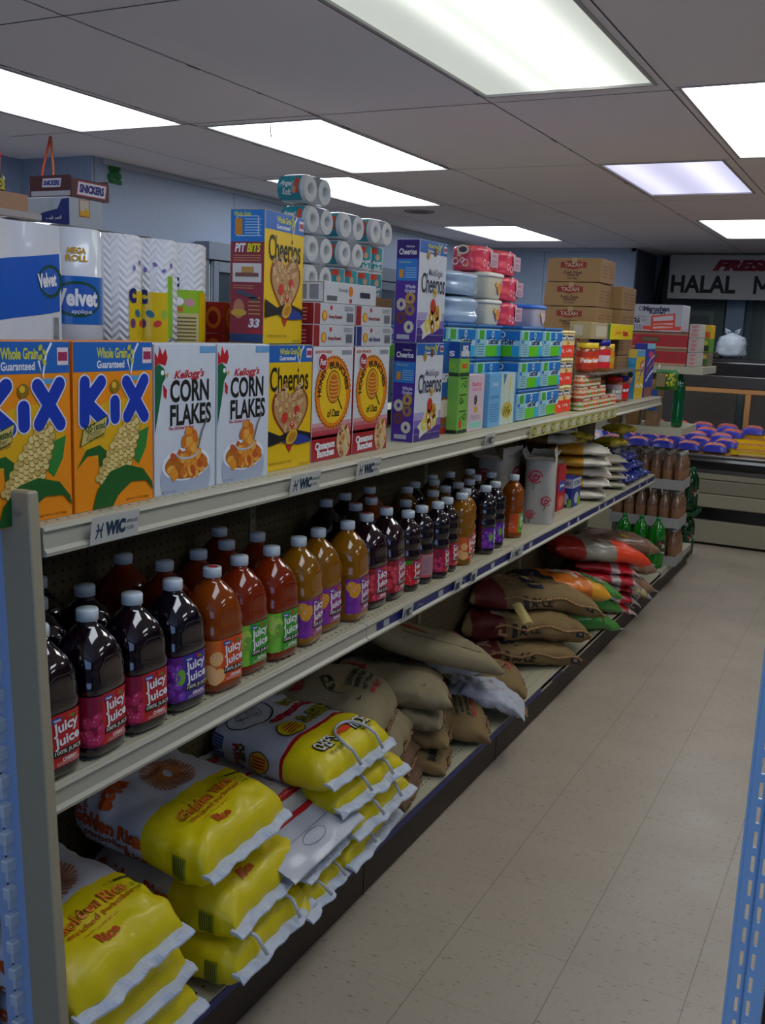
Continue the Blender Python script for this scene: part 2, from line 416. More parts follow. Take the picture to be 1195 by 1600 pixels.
# glass door cooler against the left wall
c = thing('glass_door_cooler', 'grey framed glass door cooler against the left wall behind the cereal', 'cooler', (-3.795, 4.85, 0))
FR = mat('7c8592', .4, metal=.3)
m = MB(); m.box(0.01, .12, 0, 2.6, 0, .1, FR); m.box(.01, .12, 0, 2.6, 1.98, 2.08, FR); m.box(.01, .1, -.02, .03, .1, 1.98, FR); m.box(.01, .1, 2.55, 2.6, .1, 1.98, FR); m.box(.0, .02, .03, 2.55, .1, 1.98, mat('1a2026', .5)); m.build('cabinet', c)
for k in range(4):
    y0 = .04+k*.63; d = MB()
    d.box(.1, .13, y0, y0+.045, .12, 1.97, FR, .004); d.box(.1, .13, y0+.575, y0+.62, .12, 1.97, FR, .004); d.box(.1, .13, y0+.045, y0+.575, .12, .17, FR); d.box(.1, .13, y0+.045, y0+.575, 1.91, 1.97, FR)
    o = d.build('door', c)
    g = MB(); g.box(.11, .116, y0+.045, y0+.575, .17, 1.91, mat('3b444d', .08, coat=1)); g.build('pane', o)
    g = MB(); g.tube([(.15, y0+.09, .8), (.155, y0+.09, 1.2)], .01, mat('b8bcc0', .3, metal=.8)); g.build('handle', o)
l = MB(); l.box(.085, .098, .02, .034, .3, 1.95, mat('e6f0f5', .4, emit=1.6)); l.build('door_lamp', c, 'bright white strip lamp')
w = thing('hanging_ribbon', 'orange and red ribbon hanging from the ceiling above the candy box', 'ribbon', (0, 0, 0))
m = MB(); p0 = Vector((-3.6, 3.55, HZ))
m.tube([p0, p0+Vector((-.03, -.02, -.14)), p0+Vector((-.05, -.03, -.26))], .006, mat('c0503a', .6)); m.tube([p0, p0+Vector((.012, .0, -.13)), p0+Vector((.0, .01, -.26))], .006, mat('b8663a', .6)); m.build('ribbon', w)

# ---------------------------------------------------------------- sign and back of shop
t = thing('hanging_sign', 'white hand painted sign for fresh halal meat over the counter', 'sign', (-2.07, 10.0, 0))
m = MB(); SW = mat('a9a7a3', .7, .05, 4); m.box(0, 3.0, 0, .02, 2.0, 2.41, SW)
F = plane((0, -.001, 2.0), (1, 0, 0), (0, 0, 1)); DR = mat('7a1428', .7)
m.text(F, 'HALAL', .325, .138, .165, mat('15171a', .7), 2, w=.60, bold=.035); KB = mat('15171a', .7)
for q, pp in enumerate(([(.80, .055), (.80, .22)], [(.80, .21), (.865, .10)], [(.865, .10), (.93, .21)], [(.93, .055), (.93, .22)])): m.line(F, pp, .028, KB, 2+.2*q)
m.text(F, 'EAT', 1.20, .135, .165, KB, 2, w=.42, bold=.03)
m.text(F, 'FRESH', .71, .315, .105, DR, 2, w=.62, bold=.08, shear=.35); m.build('board', t)
m = MB(); m.tube([(.3, .01, 2.4), (.3, .01, HZ)], .003, BLACK); m.build('hanger', t); m = MB(); m.tube([(2.7, .01, 2.4), (2.7, .01, HZ)], .003, BLACK); m.build('hanger', t)
b = MB(); DG = mat('555f5c', .6); DG2 = mat('69746f', .6)
def panel_door(b, x0, x1, y, mt, mt2):
    b.box(x0, x1, y-.04, y, 0, 2.05, mt)
    for (a, c_, z0, z1) in ((.14, .86, 1.15, 1.9), (.14, .86, .2, 1.0)):
        w_ = x1-x0; b.box(x0+w_*a, x0+w_*c_, y-.05, y-.04, z0, z1, mt2); b.box(x0+w_*(a+.06), x0+w_*(c_-.06), y-.056, y-.05, z0+.05, z1-.05, mt)
for i, (x0, x1) in enumerate(((-2.28, -1.58), (-1.32, -.5), (-.2, .6))):
    b = MB(); panel_door(b, x0, x1, 10.45, DG, DG2); o = struct(b, 'door_%d' % (i+1)); q = MB(); q.tube([(x1-.08, 10.33, 1.0), (x1-.08, 10.40, 1.0)], .03, mat('8a8470', .3, metal=.9), 12); q.build('door_handle', o)
for i, x in enumerate((-1.55, -.45)):
    b = MB(); b.box(x, x+.17, 10.3, 10.449, 0, HZ, mat('7c8fa3', .6)); struct(b, 'trim_%d' % (4+i))
m = MB(); random.seed(3)
m.tube([(-2.2, 10.38, 2.42), (-2.22, 10.36, 2.2), (-2.25, 10.38, 2.0), (-2.24, 10.4, 1.6), (-2.25, 10.4, 1.2)], [.02, .03, .028, .03, .03], BLACK); m.tube([(-2.17, 10.38, 2.42), (-2.21, 10.34, 2.1), (-2.2, 10.4, 1.6)], .01, BLACK)
tag(m.build('cable_bundle'), 'thick black cable bundle running down beside the meat sign', 'cable')
# ---------------------------------------------------------------- meat counter
t = thing('meat_counter', 'long beige refrigerated meat counter with black bumper and slanted glass', 'display case', (-2.6, 8.1, 0))
LC = 5.0; BEI = mat('989078', .45, .03); BEI2 = mat('857d68', .5); BK = mat('14100f', .3, coat=.3); STL = mat('6e6a66', .3, metal=.7); WOOD = mat('9c7850', .5)
m = MB(); m.box(0, LC, 0, 1.0, .02, .2, BEI, .006); m.box(0, LC, .05, 1.0, .2, .31, BK); m.build('plinth', t)
m = MB(); m.box(0, LC, -.03, 1.0, .31, .42, BEI, .008); m.box(0, LC, -.03, 1.0, .424, .53, BEI2, .005); m.box(0, LC, -.02, 1.0, .534, .585, BEI, .005); m.box(0, LC, -.025, .6, .585, .62, STL, .004); m.build('front_panel', t)
m = MB(); m.box(0, LC, -.05, .06, .62, .70, BK, .02); m.box(0, LC, .0, .08, .7, .722, STL, .004); m.build('bumper', t)
m = MB(); m.add([(0, .08, .715), (LC, .08, .715), (LC, .95, .80), (0, .95, .80), (0, .08, .6), (LC, .08, .6), (LC, .95, .6), (0, .95, .6)], [(0, 1, 2, 3), (0, 4, 5, 1), (3, 2, 6, 7)], mat('c08a4c', .5)); m.build('deck', t)
m = MB(); m.box(0, LC, .93, .97, .78, .84, WOOD); m.box(0, LC, .93, .97, 1.17, 1.23, WOOD, .004)
for x in (.1, 1.47, 2.9, 4.2): m.box(x, x+.045, .93, .97, .84, 1.17, WOOD)
m.build('rear_frame', t, 'light wooden frame')
m = MB()
for x in (.145, 1.515, 2.945): m.box(x, x+1.25, .945, .952, .84, 1.17, mat('3a4043', .1, coat=1))
m.build('rear_window', t)
m = MB(); m.box(0, LC, .3, 1.02, 1.32, 1.45, mat('120e10', .35, coat=.4), .01); m.box(0, LC, .26, .34, 1.24, 1.34, mat('4d4846', .35, metal=.5), .006); m.build('canopy', t)
k = NT('counter_glass'); tr = k.n('BsdfTransparent'); gl = k.n('BsdfGlossy'); gl.inputs['Roughness'].default_value = .02; fr = k.n('Fresnel'); fr.inputs[0].default_value = 1.35
mx = k.n('MixShader'); k.link(fr.outputs[0], mx.inputs[0]); k.link(tr.outputs[0], mx.inputs[1]); k.link(gl.outputs[0], mx.inputs[2])
k.link(mx.outputs[0], k.t.nodes['Material Output'].inputs['Surface']); GLASS = k.m
m = MB(); m.add([(0, .07, .722), (LC, .07, .722), (LC, .28, 1.25), (0, .28, 1.25), (0, .076, .722), (LC, .076, .722), (LC, .286, 1.25), (0, .286, 1.25)], [(0, 1, 2, 3), (5, 4, 7, 6), (0, 4, 5, 1), (3, 2, 6, 7)], GLASS); m.build('glass_pane', t)
m = MB(); m.tube([(.2, .5, 1.295), (LC-.2, .5, 1.295)], .013, mat('fff0d8', .4, emit=16), 12); m.build('case_lamp', t, 'warm tube lamp under the canopy')
m = MB(); m.box(0, LC, .45, .95, 1.452, 1.47, mat('2a2a2c', .4)); m.build('counter_top', t)
# meat packages: blue and red film bags rising in rows, yellow trays beside them
random.seed(11)
def meat_pack():
    m = MB(); BL = mat('2430b8', .3, .1, coat=.4); RDm = mat('d06a66', .35, .25, 60, coat=.5); LB = mat('c9887c', .5, .2)
    def S(u, v, h=0):
        x = (u-.5)*.19; y = (v-.5)*.135; e = (1-abs(2*u-1)**3)*(1-abs(2*v-1)**3)
        return Vector((x, y, .06*e**.5+h+.004*sin(u*19)*sin(v*13)*e))
    V = [S(i/14, j/10) for j in range(11) for i in range(15)]; F = []; 
    ib = m.mi(BL); ir = m.mi(RDm); m.v = [tuple(v) for v in V]
    for j in range(10):
        for i in range(14):
            m.f.append((j*15+i, j*15+i+1, j*15+i+16, j*15+i+15)); m.m.append(ir if j >= 2 and 1 <= i <= 12 else ib); m.sm.append(True)
    m.f.append((0, 150, 164, 14)); m.m.append(ib); m.sm.append(False)
    F2 = lambda u, v, h=0: S(u, v, h+.002)
    m.ell(F2, .5, .68, .3, .2, LB, 1, 16); m.text(F2, 'BEEF', .5, .45, .1, WHITE, 2, w=.5)
    return m.build('meat_package')
pp = meat_pack(); tag(pp, None, 'meat package'); P = Proto(pp); n = 0
rows = ['front', 'second', 'third', 'fourth', 'rear']
for r in range(5):
    for c_ in range(9 if r > 0 else 8):
        x = -2.25+c_*.205+(.06*(r % 2)); y = 8.27+r*.145; z = .745+r*.028+(.0 if r else 0)
        if x > -1.17+.05*r: continue
        P.at((x, y, z+.004), random.uniform(-.15, .15), 'blue film meat package with red top, %s row of the counter, %s from the left' % (rows[r], ORD[c_]), 'blue and red meat packages in the counter', rx=.12)
m = MB(); YT = mat('f2cc0a', .35); 
m.box(-.17, .17, -.1, .1, 0, .006, YT); m.box(-.17, .17, -.1, -.094, 0, .034, YT); m.box(-.17, .17, .094, .1, 0, .02, YT); m.box(-.17, -.164, -.1, .1, 0, .02, YT); m.box(.164, .17, -.1, .1, 0, .02, YT)
tr_ = thing('foam_tray', None, 'tray'); m.build('tray', tr_)
m = MB(); 
def P2(u, v, h=0): return Vector(((u-.5)*.3, (v-.5)*.17, .008+.018*((1-abs(2*u-1)**4)*(1-abs(2*v-1)**4))**.5))
m.surf(lambda a, b: P2(a, b), 12, 8, mat('b07a30', .45, .35, 30)); m.build('meat_slices', tr_, 'brown flat meat pieces')
P = Proto(tr_)
for r in range(4):
    for c_ in range(4):
        P.at((-.93+c_*.35-.03*r, 8.32+r*.2, .742+r*.027), .02, 'yellow foam tray of brown meat, %s row, %s from the blue packages' % (rows[r], ORD[c_]), 'yellow meat trays in the counter', rx=.1)
# on top of the counter
m = MB(); 
def plastic_bag(m, w, d, h, mt, seed=0):
    def S(u, v):
        a = 2*pi*u; q = (1-.35*max(0, v-.55)/.45-.7*max(0, v-.8)/.2) if v > .55 else 1
        r = q*(1+.10*noise.noise(Vector((cos(a)*2, sin(a)*2, v*3+seed)))+.05*noise.noise(Vector((cos(a)*6, sin(a)*6, v*8+seed))))
        r *= min(1, .25+v*7)
        return Vector((w/2*r*cos(a), d/2*r*sin(a), h*v*.9))
    m.surf(S, 30, 22, mt)
    for s in (-1, 1): m.tube([(s*w*.12, 0, h*.8), (s*w*.22, .0, h*.93), (s*w*.25, .0, h*1.0), (s*w*.1, 0, h*.93), (s*w*.05, 0, h*.8)], .008, mt, 6)
BAGW = mat('b4bcc6', .4, .08, coat=.2)
plastic_bag(m, .24, .2, .24, BAGW); o = m.build('plastic_bag'); place(o, (-1.25, 8.75, 1.474)); tag(o, 'white knotted plastic carrier bag on top of the meat counter', 'bag')
s = thing('counter_scale', 'dark boxy counter scale with a small blue badge on the meat counter', 'scale', (-1.62, 8.75, 1.472))
m = MB(); m.box(-.0, .3, -.1, .12, 0, .035, mat('2a2624', .5), .006); m.box(.0, .3, .05, .12, .035, .07, mat('2a2624', .5), .004); Fs = plane((0, -.1, 0), (1, 0, 0), (0, 0, 1)); m.ell(Fs, .1, .018, .045, .012, mat('4b74b8', .4), 2); m.build('scale_body', s)
m = MB(); m.box(.02, .28, -.08, .04, .038, .05, STL, .004); m.build('pan', s)
# ================================================================ MAIN SHELVING
XF, XB = -1.195, -1.575      # front edge / pegboard face
ZT, ZM, ZB = 1.29, .835, .15
Y0, Y1 = 1.14, 5.86
g = thing('gondola_shelving', 'long cream double sided store shelving with pegboard backs filling the left of the aisle', 'shelving', (0, 0, 0))
PEG = peg_mat(); DECK = deck_mat(); EDGE = mat('a6a290', .4, .03)
SEC = [Y0, 2.28, 3.45, 4.64, Y1]
for a, b in zip(SEC[:-1], SEC[1:]):
    m = MB(); m.box(XB-.012, XB, a+.004, b-.004, ZB, 1.34, PEG); m.build('back_panel', g)
for a in SEC:
    m = MB(); m.box(XB-.03, XB+.006, a-.012, a+.012, 0, 1.345, mat('8a8266', .5))
    for k in range(41): m.box(XB+.0061, XB+.0066, a-.002, a+.002, .2+k*.0275, .214+k*.0275, BLACK)
    m.build('upright', g)
for zz, nm in ((ZT, 'top_shelf'), (ZM, 'middle_shelf')):
    for i, (a, b) in enumerate(zip(SEC[:-1], SEC[1:])):
        m = MB(); m.box(XB+.002, XF-.012, a+.002, b-.002, zz-.022, zz, DECK); m.box(XB+.002, XF-.03, a+.02, a+.04, zz-.06, zz-.022, CREAM_D); m.box(XB+.002, XF-.03, b-.04, b-.02, zz-.06, zz-.022, CREAM_D)
        m.box(XF-.012, XF-.004, a+.002, b-.002, zz-.04, zz+.001, EDGE, .002)
        o = m.build(nm, g)
        r = MB()   # curled price rail
        blue = zz == ZM and i >= 1
        pr = [(0, .0), (.006, -.001), (.009, -.006), (.004, -.01), (.006, -.036), (.013, -.042), (.012, -.048), (0, -.05)]
        V = [(XF-.004+p[0], y, zz+p[1]) for y in (a+.002, b-.002) for p in pr]; n = len(pr)
        r.add(V, [(k, k+1, n+k+1, n+k) for k in range(n-1)]+[tuple(range(n-1, -1, -1)), tuple(range(n, 2*n))], EDGE)
        if blue:
            Fb = plane((XF+.0022, a, zz-.0365), (0, 1, 0), (0, 0, 1)); r.rect(Fb, .02 if i > 1 else .06, .001, b-a-.01, .024, NAVY, 1)
            random.seed(i)
            y = .1
            while y < b-a-.1:
                if random.random() < .5: r.rect(Fb, y, .003, y+.035, .022, mat('9a9da0', .5), 2)
                elif random.random() < .6: r.line(Fb, [(y, .01), (y+.015, .016), (y+.03, .008), (y+.04, .012)], .003, mat('9a9da0', .5), 2)
                y += random.uniform(.06, .25)
        r.build('price_rail', o)
# base
m = MB(); m.box(XB, -1.185, Y0, 6.3, ZB-.02, ZB, DECK); m.box(-1.215, -1.185, Y0, 6.3, .115, .149, EDGE, .003); 
Fb = plane((-1.1845, Y0, .119), (0, 1, 0), (0, 0, 1)); m.rect(Fb, 0, 0, 2.75, .026, NAVY, 1); m.rect(Fb, 2.9, 0, 3.05, .02, NAVY, 1); m.build('base_deck', g)
m = MB(); m.box(-1.215, -1.2, Y0, 6.3, 0.0, .114, mat('2c2118', .55, .1), .002); m.box(-1.2, -1.1985, 2.33, 2.334, 0, .11, BLACK); m.box(-1.2, -1.1985, 3.40, 3.404, 0, .11, BLACK); m.build('kick_plate', g)
LEAN = lambda z: (1.35-z)*.044
# near end: beige strip, steel upright with white clips, pale end panel
m = MB(); m.box(-1.264, -1.197, 1.115, 1.138, 0, 1.351, mat('9a9178', .45, .04), .003); Fe = plane((-1.264, 1.1148, 0), (1, 0, 0), (0, 0, 1))
m.text(Fe, 'Lozier', .03, 1.315, .012, mat('7d796c', .4), 1, w=.045, shear=.3); [m.v.__setitem__(i, (v[0]+LEAN(v[2]), v[1], v[2])) for i, v in enumerate(m.v)]; m.build('end_panel', g)
m = MB(); BS = mat('8fa6c8', .4, .05); m.box(-1.30, -1.266, 1.12, 1.135, 0, 1.34, BS, .002); m.box(-1.335, -1.30, 1.122, 1.126, 0, 1.33, mat('90a8cc', .4)); 
for k in range(44): m.box(-1.312, -1.3075, 1.1214, 1.1219, .05+k*.029, .068+k*.029, BLACK)
[m.v.__setitem__(i, (v[0]+LEAN(v[2]), v[1], v[2])) for i, v in enumerate(m.v)]; m.build('end_upright', g)
for k in range(22):
    z = .22+k*.051; m = MB(); CL = mat('b9c4cc', .4)
    m.box(-1.300, -1.284, 1.100, 1.121, z, z+.022, CL, .002); m.box(-1.296, -1.290, 1.106, 1.121, z-.02, z, CL); [m.v.__setitem__(i, (v[0]+LEAN(v[2]), v[1], v[2])) for i, v in enumerate(m.v)]; m.build('clip', g)
m = MB(); m.box(-2.0, -1.335, 1.128, 1.138, 0, 1.33, mat('8aa4cc', .45, .1, 6)); m.build('end_board', g, 'pale blue end board')
m = MB(); m.box(-2.0, XB-.012, Y0, Y1, ZT-.03, ZT, DECK); m.build('rear_top_shelf', g)
m = MB(); m.box(-2.03, -2.0, Y0, Y1, 0, ZT-.0, CREAM_D); m.build('rear_panel', g)
m = MB(); m.surf(lambda a, b: Vector((-1.335+.055*a, 1.10+.045*b, 1.353+.014*sin(pi*b)+.004*a)), 6, 8, mat('9fc0dc', .35)); m.surf(lambda a, b: Vector((-1.335+.055*a, 1.10+.045*b, 1.352)), 2, 2, mat('9fc0dc', .35)); tag(m.build('sign_holder'), 'small light blue plastic sign holder lying on top of the beige end post', 'sign holder')
# tags clipped on the rails
def rail_tag(y, zz, txt=True, w=.12, h=.048, par=g, x=None):
    m = MB(); F = plane(((XF if x is None else x)+.0115, y, zz-.0455), (0, 1, 0), (.12, 0, 1))
    m.rect(F, 0, 0, w, h, mat('b7b6ae', .6), 0); m.rect(F, 0, -.0, w, h, mat('b7b6ae', .6), .3)
    T1 = mat('143248', .5)
    if txt: m.text(F, 'WIC', w*.5, h*.5, h*.55, T1, 2, w=w*.42, bold=.07); m.text(F, 'APPROVED', w*.85, h*.62, h*.14, T1, 2, w=w*.25); m.text(F, 'FOOD', w*.82, h*.36, h*.14, T1, 2, w=w*.16); m.line(F, [(w*.1, h*.2), (w*.16, h*.5), (w*.13, h*.75)], .003, T1, 2); m.line(F, [(w*.22, h*.2), (w*.2, h*.5), (w*.24, h*.75)], .003, T1, 2); m.line(F, [(w*.1, h*.5), (w*.24, h*.5)], .003, T1, 2)
    else: m.rect(F, w*.1, h*.2, w*.7, h*.7, T1, 2)
    return m.build('price_tag', par)
rail_tag(1.235, ZT); rail_tag(1.86, ZT, w=.13); rail_tag(2.17, ZT, w=.13); rail_tag(3.05, ZT, w=.09)
rail_tag(2.48, ZM, w=.07, x=XF-.002); rail_tag(3.38, ZM, w=.14, x=XF-.002); rail_tag(2.86, ZM, False, w=.06, x=XF-.002); rail_tag(3.0, ZM, False, w=.05, x=XF-.002)
# strip of yellow coupons on the far top rail
m = MB(); F = plane((XF+.012, 3.5, ZT-.05), (0, 1, 0), (.1, 0, 1)); YG = mat('a9a566', .6); m.rect(F, 0, 0, 1.28, .046, YG, 0); m.rect(F, 0, 0, 1.28, .046, YG, .4)
for k in range(11):
    u = .05+k*.115; m.ring(F, u, .023, .022, .017, .005, mat('4a2a22', .6), 2, 14, .8, 5.6); m.rect(F, u+.035, .012, u+.075, .034, mat('c8c6bc', .6), 2); m.line(F, [(u+.04, .018), (u+.07, .028)], .004, mat('8c9a2c', .6), 3)
tag(m.build('coupon_strip'), 'long yellow-green coupon strip clipped to the far top shelf rail', 'shelf strip')

# ================================================================ CARTONS ON THE TOP SHELF
def carton(w, h, d, body, side=None, top=None):
    m = MB(); m.box(-d, 0, 0, w, 0, h, body, .0012)
    F = plane((0, 0, 0), (0, 1, 0), (0, 0, 1)); S = plane((-d, 0, 0), (1, 0, 0), (0, 0, 1)); T = plane((0, 0, h), (0, 1, 0), (-1, 0, 0))
    if side: m.rect(S, .001, .001, d-.001, h-.001, side, .3)
    if top: m.rect(T, .001, .001, w-.001, d-.001, top, .3)
    # far side and back print come with body colour; open glued flap on top
    return m, F, S, T
def whole_grain(m, F, w, h, hb=.052):
    B = mat('1d5fae', .4); m.rect(F, 0.001, h-hb, w-.001, h-.001, B, 1)
    m.text(F, 'Whole Grain', w*.47, h-hb*.38, hb*.36, mat('c8c63a', .4), 2, w=w*.38, bold=.03); m.text(F, 'Guaranteed', w*.45, h-hb*.76, hb*.26, WHITE, 2, w=w*.34, bold=.02)
    m.line(F, [(w*.66, h-hb*.6), (w*.7, h-hb*1.15), (w*.74, h-hb*.4), (w*.8, h-hb*.05)], .0045, WHITE, 3)
    for k in range(4): m.ell(F, w*.70+(.004 if k % 2 else -.004), h-hb*(.2+.15*k), .004, .006, mat('b8b83a', .4), 4, 8, rot=.6 if k % 2 else -.6)
    m.rect(F, w*.86, h-hb*.75, w*.98, h-hb*.2, mat('d8c6cc', .4), 2); m.rect(F, w*.87, h-hb*.62, w*.97, h-hb*.34, mat('9a2c50', .4), 3)
def kix():
    w, h, d = .203, .296, .07; O = mat('e88a10', .38, .04, 6); m, F, S, T = carton(w, h, d, O); Y = mat('d9a614', .38); GR = mat('1c5a22', .4); LG = mat('2c7a30', .4); NV = mat('1b2f8e', .35)
    whole_grain(m, F, w, h)
    m.ell(F, w*.55, h*.5, w*.38, h*.16, Y, 1, 26); m.ell(F, w*.32, h*.44, w*.25, h*.13, Y, 1.2, 24)
    for L, o in ((mat('d9d9e6', .4), .0055), (mat('1c3aa6', .32), 0)):   # the big letters
        l = 3 if o else 4; t = .024+o; ks = [0]
        def bar(x0, y0, x1, y1):
            ks[0] += 1; q = l+.12*ks[0]; m.line(F, [(x0, y0), (x1, y1)], t, L, q); m.ell(F, x0, y0, t/2, t/2, L, q+.02, 14); m.ell(F, x1, y1, t/2, t/2, L, q+.03, 14)
        bar(.024, .160, .026, .226); bar(.066, .226, .030, .192); bar(.032, .190, .072, .158)
        bar(.100, .162, .100, .190); bar(.132, .162, .178, .226); bar(.178, .160, .130, .224)
    m.ell(F, .100, .217, .012, .012, mat('8a6a10', .4), 6, 16); m.ell(F, .097, .220, .006, .006, mat('d8b030', .4), 7, 12)
    m.rect(F, w*.66, h*.765, w*.96, h*.795, mat('5a9ac8', .4), 2)
    # corn cob of round puffs with husk leaves
    random.seed(2)
    m.poly(F, [(w*.02, h*.26), (w*.14, h*.37), (w*.3, h*.39), (w*.42, h*.33), (w*.35, h*.12), (w*.3, h*.2), (w*.28, h*.33), (w*.15, h*.33)], GR, 2)
    m.poly(F, [(w*.7, h*.3), (w*.78, h*.44), (w*.94, h*.47), (w*.9, h*.34), (w*.8, h*.24)], LG, 2)
    kn = []
    for r_ in range(17):
        t_ = r_/16; hw_ = .031*math.sqrt(max(.05, 1-.92*t_**2.2)); n_ = max(1, int(hw_*2/.0115))
        for q in range(n_+1): kn.append((t_, (q/n_-.5)*2*hw_+(.004 if r_ % 2 else 0)))
    for k, (t_, q) in enumerate(kn):
        cx, cy = w*(.40+.34*t_)+q*.82, h*(.14+.385*t_)-q*.45
        m.ell(F, cx, cy, .0074, .0078, mat('7a5c1c', .5), 3+.012*k, 9); m.ell(F, cx-.0006, cy+.0006, .0062, .0066, mat('dcc57c' if k % 3 else 'c4a85c', .5), 3.006+.012*k, 9)
    m.poly(F, [(w*.2, 0.002), (w*.26, h*.12), (w*.42, h*.22), (w*.62, h*.25), (w*.85, h*.21), (w*.97, h*.12), (w*.99, h*.06), (w*.9, h*.13), (w*.7, h*.14), (w*.52, h*.07), (w*.45, .002)], GR, 6)
    m.poly(F, [(w*.06, h*.39), (w*.36, h*.46), (w*.4, h*.565), (w*.1, h*.495)], mat('1f4a1c', .4), 5); m.poly(F, [(w*.07, h*.395), (w*.355, h*.465), (w*.39, h*.557), (w*.105, h*.489)], mat('c6b468', .4), 6)
    m.text(F, 'Kid-Tested', w*.24, h*.502, .013, mat('1f4a1c', .4), 7, w=w*.24, rot=.13, bold=.02); m.text(F, 'Mother', w*.235, h*.468, .010, mat('6a5a2a', .4), 7, w=w*.17, rot=.13); m.text(F, 'Approved', w*.235, h*.437, .011, mat('6a5a2a', .4), 7, w=w*.22, rot=.13)
    m.text(F, 'NET WT 12 OZ (340g)', w*.78, h*.025, .006, mat('6a3a08', .4), 2, w=w*.3)
    return m.build('cereal_box')
def bowl_art(m, F, cx, cy, s, seed=1):
    """white bowl heaped with orange flakes"""
    random.seed(seed); m.ell(F, cx, cy-.012*s, .045*s, .036*s, mat('a3acc0', .4), 2, 28); m.ell(F, cx, cy+.004*s, .043*s, .019*s, mat('e2e6ea', .4), 3, 28); m.ell(F, cx, cy+.003*s, .038*s, .016*s, mat('b0661a', .4), 4, 24)
    for k in range(70):
        a, r = random.uniform(0, 6.28), random.random()**.5; u, v = cx+cos(a)*r*.036*s, cy+.003*s+sin(a)*r*.015*s
        if k > 44: u, v = cx+.005*s+random.uniform(-.016, .016)*s, cy+random.uniform(.018, .044)*s; u = cx+.003*s+(u-cx)*(1.3-(v-cy)/.05/s)
        m.ell(F, u, v, .0065*s, .0045*s, mat(random.choice(('d98a22', 'e0a040', 'c46a18', 'b8501a')), .5), 5+.02*k, 8, rot=a)
    m.ring(F, cx+.001*s, cy+.018*s, .021*s, .009*s, .0025*s, mat('b9bcc4', .3), 7, 20, pi, 2*pi)
    m.line(F, [(cx+.02*s, cy+.02*s), (cx+.028*s, cy+.04*s), (cx+.036*s, cy+.052*s)], .003*s, mat('70757c', .3), 7)
def corn_flakes():
    w, h, d = .19, .292, .075; m, F, S, T = carton(w, h, d, mat('c9ced6', .38)); K = mat('1b1a16', .4); GRN = mat('12603a', .4); RD = mat('b5151f', .4)
    m.poly(F, [(.001, h*.42), (.001, h*.85), (w*.07, h*.87), (w*.15, h*.84), (w*.17, h*.78), (w*.12, h*.74), (w*.1, h*.66), (w*.07, h*.58)], GRN, 1)
    m.poly(F, [(.001, h*.85), (.001, h*.95), (w*.05, h*.91), (w*.08, h*.985), (w*.12, h*.93), (w*.17, h*.97), (w*.2, h*.91), (w*.17, h*.86), (w*.07, h*.875)], RD, 2)
    m.poly(F, [(w*.13, h*.74), (w*.19, h*.70), (w*.18, h*.64), (w*.14, h*.66)], RD, 2); m.poly(F, [(w*.16, h*.8), (w*.22, h*.815), (w*.2, h*.78)], mat('c99a3a', .4), 2)
    m.ell(F, w*.12, h*.815, .005, .005, WHITE, 3, 10)
    m.text(F, "Kellogg's", w*.55, h*.795, .021, RD, 2, w=w*.5, bold=.03, shear=.35, rot=.03)
    m.text(F, 'CORN', w*.56, h*.69, .044, K, 2, w=w*.64, bold=.03); m.text(F, 'FLAKES', w*.58, h*.53, .042, K, 2, w=w*.68, bold=.03)
    m.text(F, 'The Original & Best', w*.42, h*.44, .008, RD, 2, w=w*.42, shear=.4, bold=.02); m.rect(F, w*.72, h*.94, w*.99, h*.985, mat('6a9cc8', .4), 2)
    bowl_art(m, F, w*.5, h*.17, 1.75, 5); m.text(F, 'NET WT 18 OZ', w*.22, h*.02, .005, mat('555555'), 2, w=w*.22)
    return m.build('cereal_box')
def heart(m, F, cx, cy, s, mt, l):
    P_ = []
    for k in range(40):
        t = 2*pi*k/40; P_.append((cx+s*.0625*16*sin(t)**3, cy+s*.0625*(13*cos(t)-5*cos(2*t)-2*cos(3*t)-cos(4*t))))
    m.add([F(cx, cy, l*EPS)]+[F(u, v, l*EPS) for u, v in P_], [(0, 1+(k+1) % 40, 1+k) for k in range(40)], mt)
